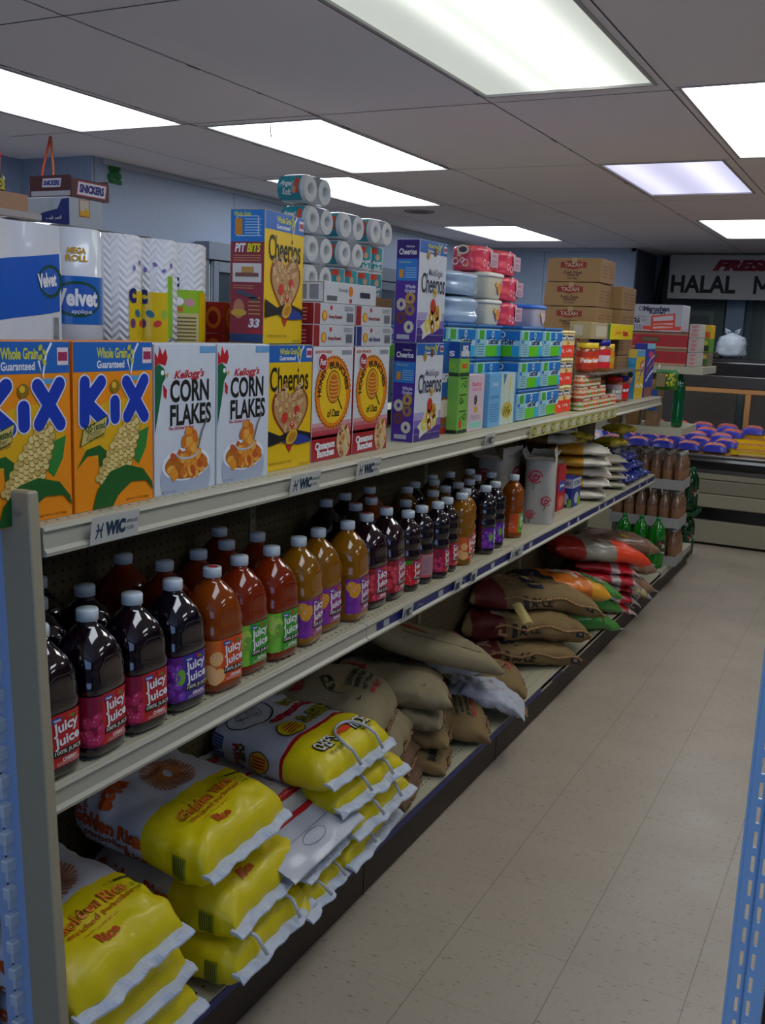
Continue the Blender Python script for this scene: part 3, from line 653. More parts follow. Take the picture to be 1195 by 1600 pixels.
def cheerios():
    w, h, d = .2, .29, .085; Y = mat('e2b812', .38, .03, 5); m, F, S, T = carton(w, h, d, Y, top=mat('3d86c8', .4)); whole_grain(m, F, w, h, .04)
    m.text(F, 'Cheerios', w*.5, h*.73, .056, mat('1d1708', .4), 3, w=w*.82, bold=.012)
    heart(m, F, w*.53, h*.455, .079, mat('8e3a22', .4), 2); heart(m, F, w*.53, h*.455, .071, mat('b88c5a', .4), 3)
    random.seed(6)
    for k in range(230):
        u, v = random.uniform(-1, 1), random.uniform(-1, 1)
        if (1.35*u*1.35*u+(1.3*v)**2-1)**3-(1.35*u)**2*(1.3*v)**3 > -.06: continue
        m.ring(F, w*.53+u*.082, h*.453+v*.078, .0055, .0055, .003, mat('d8b98a' if k % 3 else 'a5703c', .5), 4+.01*k, 8)
    for u, v, r in ((.4, .42, .013), (.66, .47, .012), (.56, .36, .010)): m.ell(F, w*u, h*v, r, r, mat('c8322a', .4), 6, 14)
    m.poly(F, [(.001, h*.2), (.001, h*.34), (w*.3, h*.28), (w*.6, h*.32), (w-.001, h*.27), (w-.001, h*.2), (w*.6, h*.21), (w*.35, h*.23)], mat('1a1a1e', .4), 7)
    m.poly(F, [(w*.35, h*.22), (w*.6, h*.29), (w*.9, h*.25), (w-.001, h*.2), (w*.7, h*.19)], mat('243a8a', .4), 8)
    m.ell(F, w*.55, h*.26, .026, .016, mat('d4a428', .4), 9, 18, rot=.4); m.ell(F, w*.56, h*.26, .018, .01, mat('b87c1c', .4), 10, 14, rot=.4)
    m.poly(F, [(w*.43, h*.2), (w*.6, h*.2), (w*.52, h*.13)], mat('b5321c', .4), 3); m.text(F, 'NET WT 14 OZ', w*.85, h*.02, .006, mat('5a4a08'), 3, w=w*.2); m.text(F, 'TOASTED WHOLE GRAIN OAT CEREAL', w*.33, h*.06, .006, mat('8a6c08'), 3, w=w*.5)
    # maroon promotional side
    MR = mat('8c2f3e', .4); m.rect(S, .001, h*.01, d-.001, h*.76, MR, 1); m.rect(S, .001, .002, d-.001, h*.07, mat('24406e', .4), 2)
    m.rect(S, .001, h*.76, d-.001, h-.001, mat('2a76c0', .4), 1); m.rect(S, .012, h*.81, .03, h*.93, mat('c8862a', .4), 3); m.ring(S, d/2, h*.875, d*.45, h*.105, .002, WHITE, 2, 4, pi/4, 2*pi+pi/4)
    m.text(S, 'Whole Grain', d*.35, h*.965, .01, mat('c8d04a', .4), 3, w=d*.5, bold=.03)
    for k in range(7): m.rect(S, d*.42, h*(.8+.02*k), d*(.9-.04*(k % 2)), h*(.808+.02*k), mat('9cc4e0', .4), 3)
    m.text(S, 'PIT', d*.3, h*.715, .019, mat('e8e4e0', .4), 3, w=d*.32, bold=.04, shear=.2); m.text(S, 'BITS', d*.69, h*.715, .019, mat('d9d42a', .4), 3, w=d*.4, bold=.04, shear=.2)
    for k in range(3): m.rect(S, d*.1, h*(.655-.018*k), d*.9, h*(.662-.018*k), mat('c07a5a', .4), 3)
    m.rect(S, d*.08, h*.46, d*.92, h*.6, mat('cfc8c2', .4), 3); m.rect(S, d*.16, h*.5, d*.84, h*.53, mat('7a4a44', .4), 4); m.rect(S, d*.34, h*.53, d*.7, h*.575, mat('b88a4a', .4), 4)
    for k in range(2): m.rect(S, d*.1, h*(.43-.018*k), d*.7, h*(.437-.018*k), mat('c07a5a', .4), 3)
    m.line(S, [(d*.2, h*.39), (d*.5, h*.37), (d*.8, h*.33)], .01, mat('4a4a5a', .4), 3); m.ell(S, d*.27, h*.26, .014, .022, mat('b87a5a', .4), 3, 14); m.ell(S, d*.27, h*.23, .02, .008, mat('c8a03a', .4), 4, 12)
    for k in range(5): m.rect(S, d*.55, h*(.22+.03*k), d*.9, h*(.228+.03*k), mat('c8a04a', .4), 3)
    m.text(S, '33', d*.72, h*.155, .02, mat('d8d8dc', .4), 3, w=d*.34, bold=.05, shear=.2); m.text(S, 'racing', d*.72, h*.09, .008, mat('c8323a', .4), 3, w=d*.4, bold=.03, shear=.3)
    return m.build('cereal_box')
def honey_oats():
    w, h, d = .2, .285, .062; m, F, S, T = carton(w, h, d, mat('cfd0d4', .38), side=mat('8c1820', .4)); RD = mat('a31a24', .4); K = mat('1f140c', .4)
    m.surf(lambda a, b: F(w*a, h*.22*b+.001, EPS), 1, 1, RD); 
    for k, c_ in enumerate(('ab2430', 'b6434e', 'c26a74', 'cf969e')): m.rect(F, .001, h*(.2+.035*k), w-.001, h*(.236+.035*k), mat(c_, .4), 1)
    m.text(F, 'NOW WITH MORE', w*.24, h*.955, .008, mat('c86a3a', .4), 2, w=w*.4, bold=.03); m.rect(F, w*.7, h*.93, w*.95, h*.97, mat('8a9098', .4), 2)
    cx, cy = w*.5, h*.6; m.ell(F, cx, cy, .089, .089*1.02, mat('7a3a10', .4), 2, 40); m.ell(F, cx, cy, .085, .087, mat('e08212', .4), 3, 40); m.ell(F, cx, cy-.006, .067, .072, mat('ecc020', .4), 3.5, 36)
    for k in range(40): a = 2*pi*k/40; m.ell(F, cx+.089*cos(a), cy+.0905*sin(a), .004, .004, mat('e08212', .4), 2.5, 6)
    m.ell(F, cx, cy+.014, .036, .042, mat('7a3a10', .4), 4, 30); m.ell(F, cx, cy+.014, .033, .039, mat('d9a01c', .4), 5, 30)
    m.ell(F, cx, cy+.012, .023, .034, mat('c86a14', .4), 6, 24)
    for k in range(6): m.ring(F, cx, cy+.034-.0095*k, .022, .006, .003, mat('e8a850', .4), 7, 14, pi, 2*pi)
    m.line(F, [(cx+.018, cy-.01), (cx+.045, cy-.045)], .004, K, 7)
    m.arc_text(F, 'HONEY', cx, cy+.0, .060, .018, K, pi*1.04, pi*.68, 5, .03); m.arc_text(F, 'BUNCHES', cx, cy+.0, .060, .018, K, pi*.60, pi*.02, 5, .03)
    m.text(F, 'of Oats', cx+.002, cy-.052, .02, K, 6, w=.062, bold=.02, shear=.25); m.ell(F, w*.22, h*.87, .022, .022, WHITE, 5, 20); m.ell(F, w*.22, h*.87, .02, .02, RD, 6, 20); m.text(F, 'Post', w*.22, h*.87, .016, WHITE, 7, w=.028, bold=.03, shear=.2)
    m.text(F, 'Cinnamon', w*.33, h*.14, .02, WHITE, 3, w=w*.48, bold=.05, rot=.03); m.text(F, 'Bunches', w*.35, h*.07, .02, WHITE, 3, w=w*.42, bold=.05, rot=.03)
    m.ell(F, w*.8, h*.15, .036, .044, mat('c8b08a', .4), 3, 24); random.seed(8)
    for k in range(40): a, r = random.uniform(0, 6.28), random.random()**.5; m.ell(F, w*.8+cos(a)*r*.032, h*.155+sin(a)*r*.038, .007, .005, mat(random.choice(('b87a3a', 'd8a460', '8a4a1c', 'e0c08a')), .5), 4+.02*k, 7, rot=a)
    return m.build('cereal_box')
def multigrain():
    w, h, d = .195, .295, .075; PU = mat('4a2a8c', .4, .1, 4); m, F, S, T = carton(w, h, d, mat('cfd2dc', .38), side=PU, top=mat('3d86c8', .4)); whole_grain(m, F, w, h, .036); K = mat('2a2440', .4)
    for k, c_ in enumerate(('3a2278', '4a2f8c', '7a66b0', 'a89cc8')): m.rect(F, .001, h*(.0+.075*k)+.001, w-.001, h*(.075+.075*k), mat(c_, .4), 1)
    m.text(F, 'MultiGrain', w*.6, h*.70, .02, mat('7a7488', .4), 3, w=w*.5, bold=.01); m.text(F, 'Cheerios', w*.53, h*.59, .058, K, 3, w=w*.86, bold=.012)
    m.poly(F, [(w*.12, h*.16), (w*.3, h*.22), (w*.42, h*.36), (w*.62, h*.4), (w*.86, h*.36), (w*.9, h*.24), (w*.7, h*.12), (w*.4, h*.08), (w*.2, h*.03), (w*.22, h*.11)], mat('d9d6c8', .4), 2)
    for u, v, r, c_ in ((.6, .5, .014, 'd8b040'), (.55, .36, .024, 'c8322a'), (.5, .25, .022, 'c89a30'), (.7, .3, .024, 'c8903a'), (.75, .2, .02, 'd8b85a'), (.36, .17, .02, 'd8c84a'), (.56, .16, .02, 'b87c2a'), (.3, .86, .013, 'b8862a'), (.55, .9, .013, '6a3a1c')):
        m.ell(F, w*u, h*v, r*.8, r, mat(c_, .4), 4, 18); m.ell(F, w*u, h*v, r*.25, r*.32, mat('e8e0c8' if v < .3 else '8a5a1c', .4), 5, 10)
    m.rect(S, .003, h*.82, d-.003, h*.99, mat('2a1866', .4), 2); m.text(S, 'Cheerios', d*.5, h*.88, .017, WHITE, 3, w=d*.75, bold=.02); m.text(S, 'MultiGrain', d*.6, h*.93, .006, WHITE, 3, w=d*.35)
    m.rect(S, .004, h*.6, d-.004, h*.81, mat('2a76c0', .4), 3); m.rect(S, .012, h*.63, .026, h*.71, mat('c8862a', .4), 4); m.text(S, 'Whole Grain', d*.4, h*.78, .006, mat('c8d04a', .4), 4, w=d*.5)
    for k in range(5): m.rect(S, d*.42, h*(.63+.022*k), d*.9, h*(.638+.022*k), mat('8cb4d8', .4), 4)
    m.text(S, 'Whole', d*.66, h*.545, .011, mat('c8c4dc', .4), 3, w=d*.45, bold=.03); m.text(S, 'Grains', d*.66, h*.505, .011, mat('c8c4dc', .4), 3, w=d*.45, bold=.03)
    for u, v, c_ in ((.68, .43, 'b0884a'), (.3, .37, 'b8b0a4'), (.68, .32, '8a6a4a'), (.3, .24, '6a3a3a'), (.66, .15, 'c0bca8')): m.ring(S, d*u, h*v, .016, .018, .011, mat(c_, .5), 3, 18)
    m.rect(S, d*.15, h*.03, d*.7, h*.075, mat('a8a8b8', .5), 3)
    return m.build('cereal_box')
GB = 'cereal boxes standing on the top shelf'
k1 = kix(); P = Proto(tag(k1, None, 'cereal box'))
P.at((-1.235, 1.046, ZT), 0, 'orange corn puff cereal box with blue letters, nearest the end post', GB)
P.at((-1.235, 1.256, ZT), 0, 'orange corn puff cereal box with blue letters, beside the white corn flakes boxes', GB)
P = Proto(tag(corn_flakes(), None, 'cereal box'))
P.at((-1.237, 1.466, ZT), 0, 'white corn flakes box with green rooster, touching the orange boxes', GB)
P.at((-1.237, 1.662, ZT), 0, 'white corn flakes box with green rooster, touching the yellow box', GB)
P = Proto(tag(cheerios(), None, 'cereal box'))
P.at((-1.255, 1.864, ZT), 0, 'yellow heart oat ring cereal box standing on the shelf between white and honey boxes', GB)
P.at((-1.258, 1.858, ZT+.2915), R(7), 'yellow heart oat ring cereal box with maroon side, stacked upright on the lower yellow one', GB)
P = Proto(tag(honey_oats(), None, 'cereal box'))
P.at((-1.262, 2.08, ZT), 0, 'honey oat bunches cereal box with orange disc, next to the yellow box', GB)
P.at((-1.264, 2.293, ZT), 0, 'honey oat bunches cereal box with orange disc, right one of the upright pair', GB)
P = Proto(tag(multigrain(), None, 'cereal box'))
P.at((-1.262, 2.665, ZT), 0, 'purple multigrain ring cereal box standing on the shelf', GB)
P.at((-1.264, 2.66, ZT+.2965), 0, 'purple multigrain ring cereal box stacked on top of another purple one', GB)
# honey oat boxes lying flat on top of the upright pair, side panels to the aisle
def flat_box(red, txt, nutri=False):
    w, h, d = .205, .052, .2; m = MB(); m.box(-d, 0, 0, w, 0, h, mat('bfc0c4', .4), .001); F = plane((0, 0, 0), (0, 1, 0), (0, 0, 1)); S = plane((-d, 0, 0), (1, 0, 0), (0, 0, 1))
    m.rect(F, .001, .001, w*.14, h-.001, mat(red, .4), 1); m.ell(F, w*.24, h*.42, .013, .013, mat('c87818', .4), 2, 16); m.ell(F, w*.24, h*.42, .008, .01, mat('e0b030', .4), 3, 12); m.ell(F, w*.4, h*.8, .006, .006, RED, 2, 12)
    m.text(F, txt, w*.5, h*.36, .012, mat(red, .4), 2, w=w*.32, bold=.03)
    m.rect(F, w*.78, h*.15, w*.95, h*.6, mat('8c8e94', .4), 2)
    for k in range(6): m.rect(F, w*(.79+.026*k), h*.18, w*(.80+.026*k), h*.55, INKK, 3)
    for k in range(3): m.rect(F, w*.72, h*(.7+.08*k), w*.95, h*(.73+.08*k), mat('707278', .4), 2)
    m.rect(S, .001, .001, d-.001, h-.001, mat('8c9098' if nutri else red, .4), 1)
    m.ring(S, d/2, h/2, d*.62, h*.62, .0015, INKK, 2, 4, pi/4, 2*pi+pi/4)
    for k in range(4): m.rect(S, d*.1, h*(.2+.17*k), d*.9, h*(.24+.17*k), mat('565a64' if nutri else 'd8a8a8', .4), 2)
    return tag(m.build('cereal_box'), None, 'cereal box')
A_, B_, C_ = flat_box('8f1a20', 'Honey Roasted'), flat_box('1d2f6e', 'with Almonds'), flat_box('8a8c90', 'Granola', True)
PA, PB = Proto(A_), Proto(B_); GF = 'cereal boxes lying flat on the honey oat boxes'
zf = ZT+.286
PA.at((-1.264, 2.08, zf), 0, 'red ended cereal box lying flat, lowest left of the pile on the honey boxes', GF); PA.at((-1.266, 2.085, zf+.053), 0, 'red ended cereal box lying flat, second layer left of the pile', GF)
PB.at((-1.264, 2.296, zf), 0, 'blue ended cereal box lying flat, lowest right of the pile on the honey boxes', GF); PA.at((-1.268, 2.298, zf+.053), 0, 'red ended cereal box lying flat, second layer right of the pile', GF)
m = MB(); m.box(-.2, 0, 0, .27, 0, .052, mat('c4c5c8', .4), .001); F = plane((0, 0, 0), (0, 1, 0), (0, 0, 1)); S = plane((-.2, 0, 0), (1, 0, 0), (0, 0, 1))
m.ring(S, .1, .026, .137, .035, .002, INKK, 1, 4, pi/4, 2*pi+pi/4)
for k in range(5): m.rect(S, .02+.034*k, .008, .046+.034*k, .044, mat('7c8090', .4), 2)
m.ell(F, .13, .032, .011, .013, mat('d07818', .4), 2, 16); m.text(F, 'Granola', .09, .034, .009, mat('4a4a55'), 2, w=.045); m.rect(F, .18, .018, .235, .032, mat('242440', .4), 2); m.rect(F, .01, .006, .06, .018, mat('55565c'), 2); m.ell(F, .13, .008, .008, .006, mat('a83a3a'), 2, 12)
mlast = place(m.build('cereal_box'), (-1.27, 2.14, zf+.1063)); tag(mlast, 'long white cereal box lying flat on top of the honey oat pile', 'cereal box', GF)
bpy.data.objects.remove(C_)
# red twin boxes and white can carton behind the corn flakes
m = MB(); m.box(-.06, 0, 0, .075, 0, .0715, mat('9c2018', .4), .001); F = plane((0, 0, 0), (0, 1, 0), (0, 0, 1)); S = plane((-.06, 0, 0), (1, 0, 0), (0, 0, 1))
for Fx in (F, S):
    m.ell(Fx, .032, .036, .022, .025, mat('c86a1c', .4), 2, 18); m.ell(Fx, .032, .036, .014, .016, mat('8a1c14', .4), 3, 14)
rb = tag(m.build('snack_box'), None, 'snack box'); P = Proto(rb)

# ================================================================ SOFT BAGS
_CS = {}
def cross_section(n, ratio):
    key = (n, round(ratio, 2))
    if key in _CS: return _CS[key]
    N = 160; pts = []
    for i in range(N+1):
        a = pi/2-2*pi*(i/N-.5)+pi*0; # s=0 -> top
        a = pi/2-(i/N-.5)*2*pi; c_, s_ = cos(a), sin(a); q = (abs(c_)**n+abs(s_)**n)**(-1/n); pts.append((q*c_, q*s_))
    L = [0]
    for i in range(N): L.append(L[-1]+math.hypot((pts[i+1][0]-pts[i][0]), (pts[i+1][1]-pts[i][1])*ratio))
    G = L[-1]; L = [l/G-.5 for l in L]; _CS[key] = (pts, L, G); return _CS[key]
def bag_surface(L, W_, T_, p=6, q=2, n=3, wr=.006, seed=0, rise=0, droop=0, ear=0, wtaper=.08, twist=0, flat=.0):
    """S(u, s, h): u 0 back .. 1 front, s -.5 .. .5 round the girth from the top centre (+ towards +y). Front seam at x = 0, length along -x."""
    pts, LL, G = cross_section(n, T_/W_); girth = G*W_/2
    def raw(u, s):
        s = (s+.5) % 1.0-.5 if abs(s) > .5 else s; lo, hi = 0, len(LL)-1
        while hi-lo > 1:
            m_ = (lo+hi)//2
            if LL[m_] <= s: lo = m_
            else: hi = m_
        f = (s-LL[lo])/(LL[hi]-LL[lo]); cx = pts[lo][0]+(pts[hi][0]-pts[lo][0])*f; cz = pts[lo][1]+(pts[hi][1]-pts[lo][1])*f
        e = abs(2*u-1); tt = max(0.0, 1-e**p)**(1/q); tt = .05+.95*tt; ww = 1-wtaper*(1-e**8)*0-wtaper*math.sin(pi*u)*-.0-wtaper*e**4+ear*e**10
        y = W_/2*cx*ww; z = T_/2*cz*tt
        d = wr*(noise.noise(Vector((u*5+seed*7.3, y*14, (1 if cz > 0 else -1)+seed)))+.55*noise.noise(Vector((u*14+seed, y*34, seed*3.1+cz))))*(tt*.8+.2)
        d -= wr*1.1*abs(noise.noise(Vector((u*7+seed*2.1+y*9, y*11-u*4, seed+(2 if cz > 0 else 0)))))*tt
        k = math.hypot(cx/W_, cz/T_) or 1; ny, nz = cx/W_/k, cz/T_/k
        y += ny*d; z += nz*d
        if cz < 0: z = max(z, -T_/2*(1-flat)) if flat else z
        x = -(1-u)*L+.012*noise.noise(Vector((y*16+seed, u*3, seed)))*e**6
        z += T_/2*1.0+rise*(1-u)**2.2-droop*u**5 + twist*y*u
        return Vector((x, y, z)), Vector((0, ny, nz))
    def S(u, s, h=0):
        P_, N_ = raw(min(max(u, 0), 1), s); return P_+N_*h
    return S, girth
def bag_body(S, mats, split, nu=44, nv=56):
    """one closed sack; split: function(u, s) -> material number"""
    m = MB(); w = nu+1
    us = [.5-.5*math.copysign(abs(cos(pi*i/nu))**.75, cos(pi*i/nu)) for i in range(nu+1)]
    m.v = [tuple(S(us[i], j/nv-.5)) for j in range(nv) for i in range(nu+1)]; idx = [m.mi(x) for x in mats]
    for j in range(nv):
        for i in range(nu):
            m.f.append((j*w+i, ((j+1) % nv)*w+i, ((j+1) % nv)*w+i+1, j*w+i+1)); m.m.append(idx[split((us[i]+us[i+1])/2, (j+.5)/nv-.5)]); m.sm.append(True)
    return m
def topF(S, L, G, lift=.0012): return lambda a, b, h=0: S(1-b/L, a/G, h*2.2+lift)                # a to +y, b back from the front seam
def sideF(S, L, G, sgn=-1, lift=.0012): return lambda a, b, h=0: S(.5+a/L, sgn*(.25-b/G), h*2.2+lift)    # near side (towards -y): a to the front, b up
def seam_strip(S, W_, mt, out=.03, drop=.012, seed=0, n=30, th=.004, k0=-.5, k1=.5):
    out = min(out, .024); n = max(n, 26)
    """crimped folded strip across the front seam"""
    m = MB(); pts_t, pts_b = [], []
    V = []
    for i in range(n+1):
        f = k0+(k1-k0)*i/n; p = S(1, f*.5); y = W_*f*.98; c_ = (S(1, .25).z+S(1, -.25).z)/2+ (S(1, .25).z-S(1, -.25).z)*f
        w1 = .007*noise.noise(Vector((y*40, seed, 1))); w2 = .012*noise.noise(Vector((y*31, seed, 5)))
        for (dx, dz) in ((-.008, th), (out*.5, th+w1-drop*.3), (out+w2*.6, th*.6-drop+w2), (out+w2*.6, -th*.6-drop+w2), (out*.5, -th+w1-drop*.3), (-.008, -th)):
            V.append((p.x+dx, y, c_+dz))
    F = [(i*6+k, i*6+(k+1) % 6, (i+1)*6+(k+1) % 6, (i+1)*6+k) for i in range(n) for k in range(6)]+[(5, 4, 3, 2, 1, 0), tuple(n*6+k for k in range(6))]
    return m.add(V, F, mt, False)
def loop_handle(S, W_, mt, y0=-.06, y1=.06, reach=.075, drop=.03, r=.006, x0=.02):
    r = min(r, .0048); m = MB(); P_ = []
    for k in range(19):
        a = pi*k/18; y = (y0+y1)/2-(y1-y0)/2*(cos(a)+.25*sin(a)*cos(a)); q = S(1-(reach*sin(a))/.42, y/W_*.44, .007); f = max(0, 1-sin(a)*3)
        P_.append(q+Vector((.022*f+.004, 0, .002)))
    m.tube(P_, r, mt, 6); return m
P = Proto(rb)
CB = mat('8a6a45', .7, .05, 20)
def shipping_carton(w, h, d, name='shipping_carton'):
    m = MB(); m.box(-d, 0, 0, w, 0, h, CB, .002); T = plane((0, 0, h), (0, 1, 0), (-1, 0, 0)); m.rect(T, 0, d/2-.02, w, d/2+.02, mat('a08a66', .3), 1); return m.build(name)
o = shipping_carton(1.0, .235, .25); place(o, (-1.33, 1.16, ZT+.001)); tag(o, 'long low brown shipping carton hidden behind the cereal boxes, under the paper towels', 'carton')
zc = ZT+.237
P.at((-1.395, 1.895, zc), 0, 'small red box with orange disc behind the corn flakes, lower one', 'red boxes behind the corn flakes'); P.at((-1.395, 1.895, zc+.0725), 0, 'small red box with orange disc behind the corn flakes, upper one', 'red boxes behind the corn flakes')
m = MB(); WB = mat('b4bac2', .4); m.box(-.09, 0, 0, .06, 0, .155, WB, .002); S = plane((-.09, 0, 0), (1, 0, 0), (0, 0, 1)); F = plane((0, 0, 0), (0, 1, 0), (0, 0, 1))
for G_ in (S, F): m.text(G_, 'Ga', .03, .125, .022, mat('22488a'), 2, bold=.03); m.text(G_, 'Natural', .035, .06, .012, INKK, 2, w=.08, rot=pi/2, bold=.02); m.rect(G_, .001, .0, .055, .012, mat('b8c84a'), 1)
o = m.build('snack_box'); place(o, (-1.458, 1.86, zc)); tag(o, 'small white and blue carton beside the twin red boxes behind the corn flakes', 'snack box')
# ---------------- paper towels
TW = towel_mat(); FILM = mat('d3d6dc', .25, .04, coat=.6)
def cylF(r, a0=0):   # front faces +X
    return lambda u, v, h=0: Vector(((r+h)*cos(u/r+a0), (r+h)*sin(u/r+a0), v))
def towel_roll(kind):
    t = thing('paper_towel_roll', None, 'paper towels'); r, h = .062, .265
    m = MB(); m.lathe([(r-.006, 0), (r, .004), (r, h-.004), (r-.006, h)], TW if kind else FILM, 36); m.lathe([(.02, h+.0002), (.021, h-.02)], mat('8a7a60', .8), 16); m.build('roll', t)
    w = MB(); F = cylF(r+.0006, -.30)
    if kind == 0:
        w.rect(F, -.075, .085, .075, .175, mat('1a62b4', .3, coat=.4), 1, 20, 2); w.ell(F, 0, .132, .052, .034, mat('1d4a3a', .3), 2, 30, rings=4); w.ell(F, 0, .132, .046, .028, mat('2a5ab0', .3), 3, 30, rings=4)
        w.text(F, 'Velvet', 0, .135, .033, WHITE, 5, w=.085, bold=.04); w.text(F, 'applique', .008, .108, .010, WHITE, 5, w=.04); w.text(F, 'MEGA', 0, .222, .012, mat('c8960c'), 2, w=.035, bold=.04); w.text(F, 'ROLL', 0, .208, .012, mat('c8960c'), 2, w=.042, bold=.04)
        w.build('wrapper', t, 'blue printed film wrapper')
    else:
        Y = mat('d8b40c', .35, coat=.4); a = {1: .05, 2: -.01, 3: .0}[kind]
        if kind < 3:
            w.rect(F, a-.03, .045, a+.035, .155, Y, 1, 12, 2); w.rect(F, a+.035, .06, a+.05, .19, mat('8ab82c', .4), 1, 4, 2)
            w.text(F, 'c', a-.02, .145, .03, NAVY, 3, w=.02, bold=.05)
            for q, c_ in enumerate(('6a2a6a', '2a6a8a', 'c83a2a', '8ab83a')): w.ell(F, a-.02+.015*q, .09+.02*(q % 2), .007, .010, mat(c_), 3, 10, rot=q)
            w.poly(F, [(a-.03, .04), (a+.03, .02), (a+.03, .032), (a-.028, .055)], mat('a0501a'), 3)
            for q in range(4): w.ell(F, a-.015+.02*q, .2+.012*(q % 2), .004, .006, mat('7a6aa8'), 2, 8, rot=q)
        else:
            w.rect(F, -.045, .045, .05, .165, mat('8fb82c', .35), 1, 14, 2); w.rect(F, -.04, .05, .03, .115, mat('c8b87a', .4), 2, 8, 2); w.rect(F, .032, .02, .06, .16, Y, 2, 4, 2)
            w.text(F, 'ic', -.03, .185, .03, NAVY, 3, w=.025, bold=.04); w.ell(F, -.02, .14, .012, .009, WHITE, 3, 14); w.ell(F, .005, .138, .012, .009, mat('c88a9a'), 3, 14); w.rect(F, -.035, .118, -.01, .128, mat('c8641c'), 3, 4, 1)
            for q in range(7): w.rect(F, -.036, .055+.008*q, .022, .0585+.008*q, mat('6a5a3a'), 3, 6, 1)
        w.build('wrapper', t, 'printed film wrapper')
    return t
GT = 'paper towel rolls behind the cereal boxes'
for k, (y, kd, lb) in enumerate(((1.475, 0, 'single paper towel roll in blue oval film, beside the big blue towel pack'), (1.590, 1, 'quilted paper towel roll with a thin yellow print strip, second from the blue film roll'),
        (1.705, 2, 'quilted paper towel roll with large letter and yellow print in the middle of the row'), (1.805, 3, 'last paper towel roll of the row, with green and tan text panel'))):
    o = towel_roll(kd); place(o, (-1.455, y, zc), -.25); o['label'] = lb; o['group'] = GT
t = thing('towel_multipack', 'large shrink wrapped paper towel pack with wide slanted blue band, at the left edge', 'paper towels', (-1.41, 1.408, zc))
m = MB()
def Sm(u, v):   # soft pack, four rolls wide
    x = -.11*(1-cos(2*pi*u))/1; return Vector((0, 0, 0))
w_, d_, h_ = .36, .13, .262
def packF(u, v, h=0): # u along +Y from -w_ to 0, follows the roll bulges
    return Vector((.008*abs(sin(pi*(u+w_)/.12))+h+.003*noise.noise(Vector((u*20, v*14, 1))), u, v))
m.surf(lambda a, b: packF(-w_+w_*a, h_*b), 48, 14, FILM)
m.surf(lambda a, b: Vector((.0-d_*a, .006*sin(pi*a), h_*b)), 8, 6, FILM); m.surf(lambda a, b: Vector((packF(-w_+w_*a, h_).x*(1-b)-d_*b, -w_+w_*a, h_+.004*sin(pi*b)+.004*sin(a*21))), 30, 6, FILM)
m.surf(lambda a, b: Vector((-d_, -w_*a, h_*b)), 4, 4, FILM); m.surf(lambda a, b: Vector((-d_*(1-a), -w_, h_*b)), 6, 6, FILM); m.add([(0, 0, 0), (0, -w_, 0), (-d_, -w_, 0), (-d_, 0, 0)], [(0, 1, 2, 3)], FILM); m.build('pack', t)
w = MB(); sl = .28; BL = mat('1a58b8', .3, .15, 10, coat=.4)
w.surf(lambda a, b: packF(-w_+.005+(w_-.01)*a, .085+.105*b+(w_*a-w_)*-0+(a-.5)*.045, EPS*2), 40, 3, BL)
for u in (-.012, -.25): w.ell(lambda u_, v_, h=0: packF(min(u_, -.0005), v_, h), u-.02, .14+(u+.18)*.125, .033, .03, mat('1d4a3a', .3), 4, 24, rings=3); w.ell(packF, u-.022, .14+(u+.18)*.125, .027, .024, mat('2a5ab0', .3), 5, 24, rings=3); w.text(packF, 'Velvet', u-.03, .142+(u+.18)*.125, .026, WHITE, 7, w=.05, bold=.04, rot=.12)
w.ell(packF, -.2, .13, .012, .012, mat('d8202a', .4), 6, 12)
w.rect(packF, -.028, .05, -.008, .1, mat('c6c8cc', .4), 3, 2)
for q in range(8): w.rect(packF, -.026+.002*q, .054, -.0252+.002*q, .096, INKK, 4)
w.rect(packF, -.03, .002, -.006, .03, mat('b8babe'), 3)
for q in range(8): w.rect(packF, -.028+.0026*q, .004, -.0268+.0026*q, .026, INKK, 4)
w.build('printed_band', t, 'slanted blue printed band with oval logo')
# ---------------- rear display shelf with candy and tissue boxes
t = thing('display_rack', 'pale raised display shelf behind the paper towels', 'rack', (0, 0, 0))
m = MB(); m.box(-1.99, -1.77, 1.2, 1.715, 1.835, 1.8515, mat('b0a8a6', .5), .003); m.build('shelf_board', t); m = MB(); m.box(-1.99, -1.78, 1.716, 2.1, 1.821, 1.8365, mat('6a6660', .5)); m.build('lower_board', t)
for x, y in ((-1.985, 1.22), (-1.79, 1.22), (-1.985, 2.08), (-1.80, 2.08)): m = MB(); m.box(x, x+.015, y-.015, y, ZT, 1.822 if y > 2 else 1.836, mat('6a6660')); m.build('leg', t)
m = MB(); m.box(0, .0, 0, 0, 0, 0, CB); t = thing('bottle_tray', 'wooden coloured cardboard tray holding small dark sauce bottles', 'tray', (-1.80, 1.372, 1.852))
m = MB(); TN = mat('b0886a', .7); m.box(-.14, 0, 0, .33, 0, .008, TN); m.box(-.006, 0, 0, .33, .008, .04, TN); m.box(-.14, -.134, 0, .33, .008, .04, TN); m.box(-.134, -.006, 0, .006, .008, .04, TN); m.box(-.134, -.006, .324, .33, .008, .04, TN); m.build('tray_body', t)
def sauce_bottle():
    t = thing('sauce_bottle', None, 'bottle'); DK = mat('1c0e08', .12, coat=1)
    m = MB(); m.lathe([(.014, 0), (.0165, .002), (.0165, .066), (.009, .08), (.0085, .084)], DK, 20); m.build('body', t)
    m = MB(); m.lathe([(.009, .080), (.0095, .105), (.0105, .107), (.0105, .118), (.009, .120)], mat('d8948a', .3), 18); m.build('cap', t, 'pink and red cap'); m = MB(); m.lathe([(.0112, .108), (.0112, .1205), (.008, .122)], mat('d8303a', .4), 18); m.build('cap_seal', t)
    m = MB(); F = cylF(.0168, -.5); m.rect(F, -.02, .038, .02, .062, mat('c8b03a', .4), 1, 12, 1); m.ell(F, 0, .05, .009, .008, mat('4a5a2a'), 2, 14); m.build('label_band', t); return t
P = Proto(sauce_bottle())
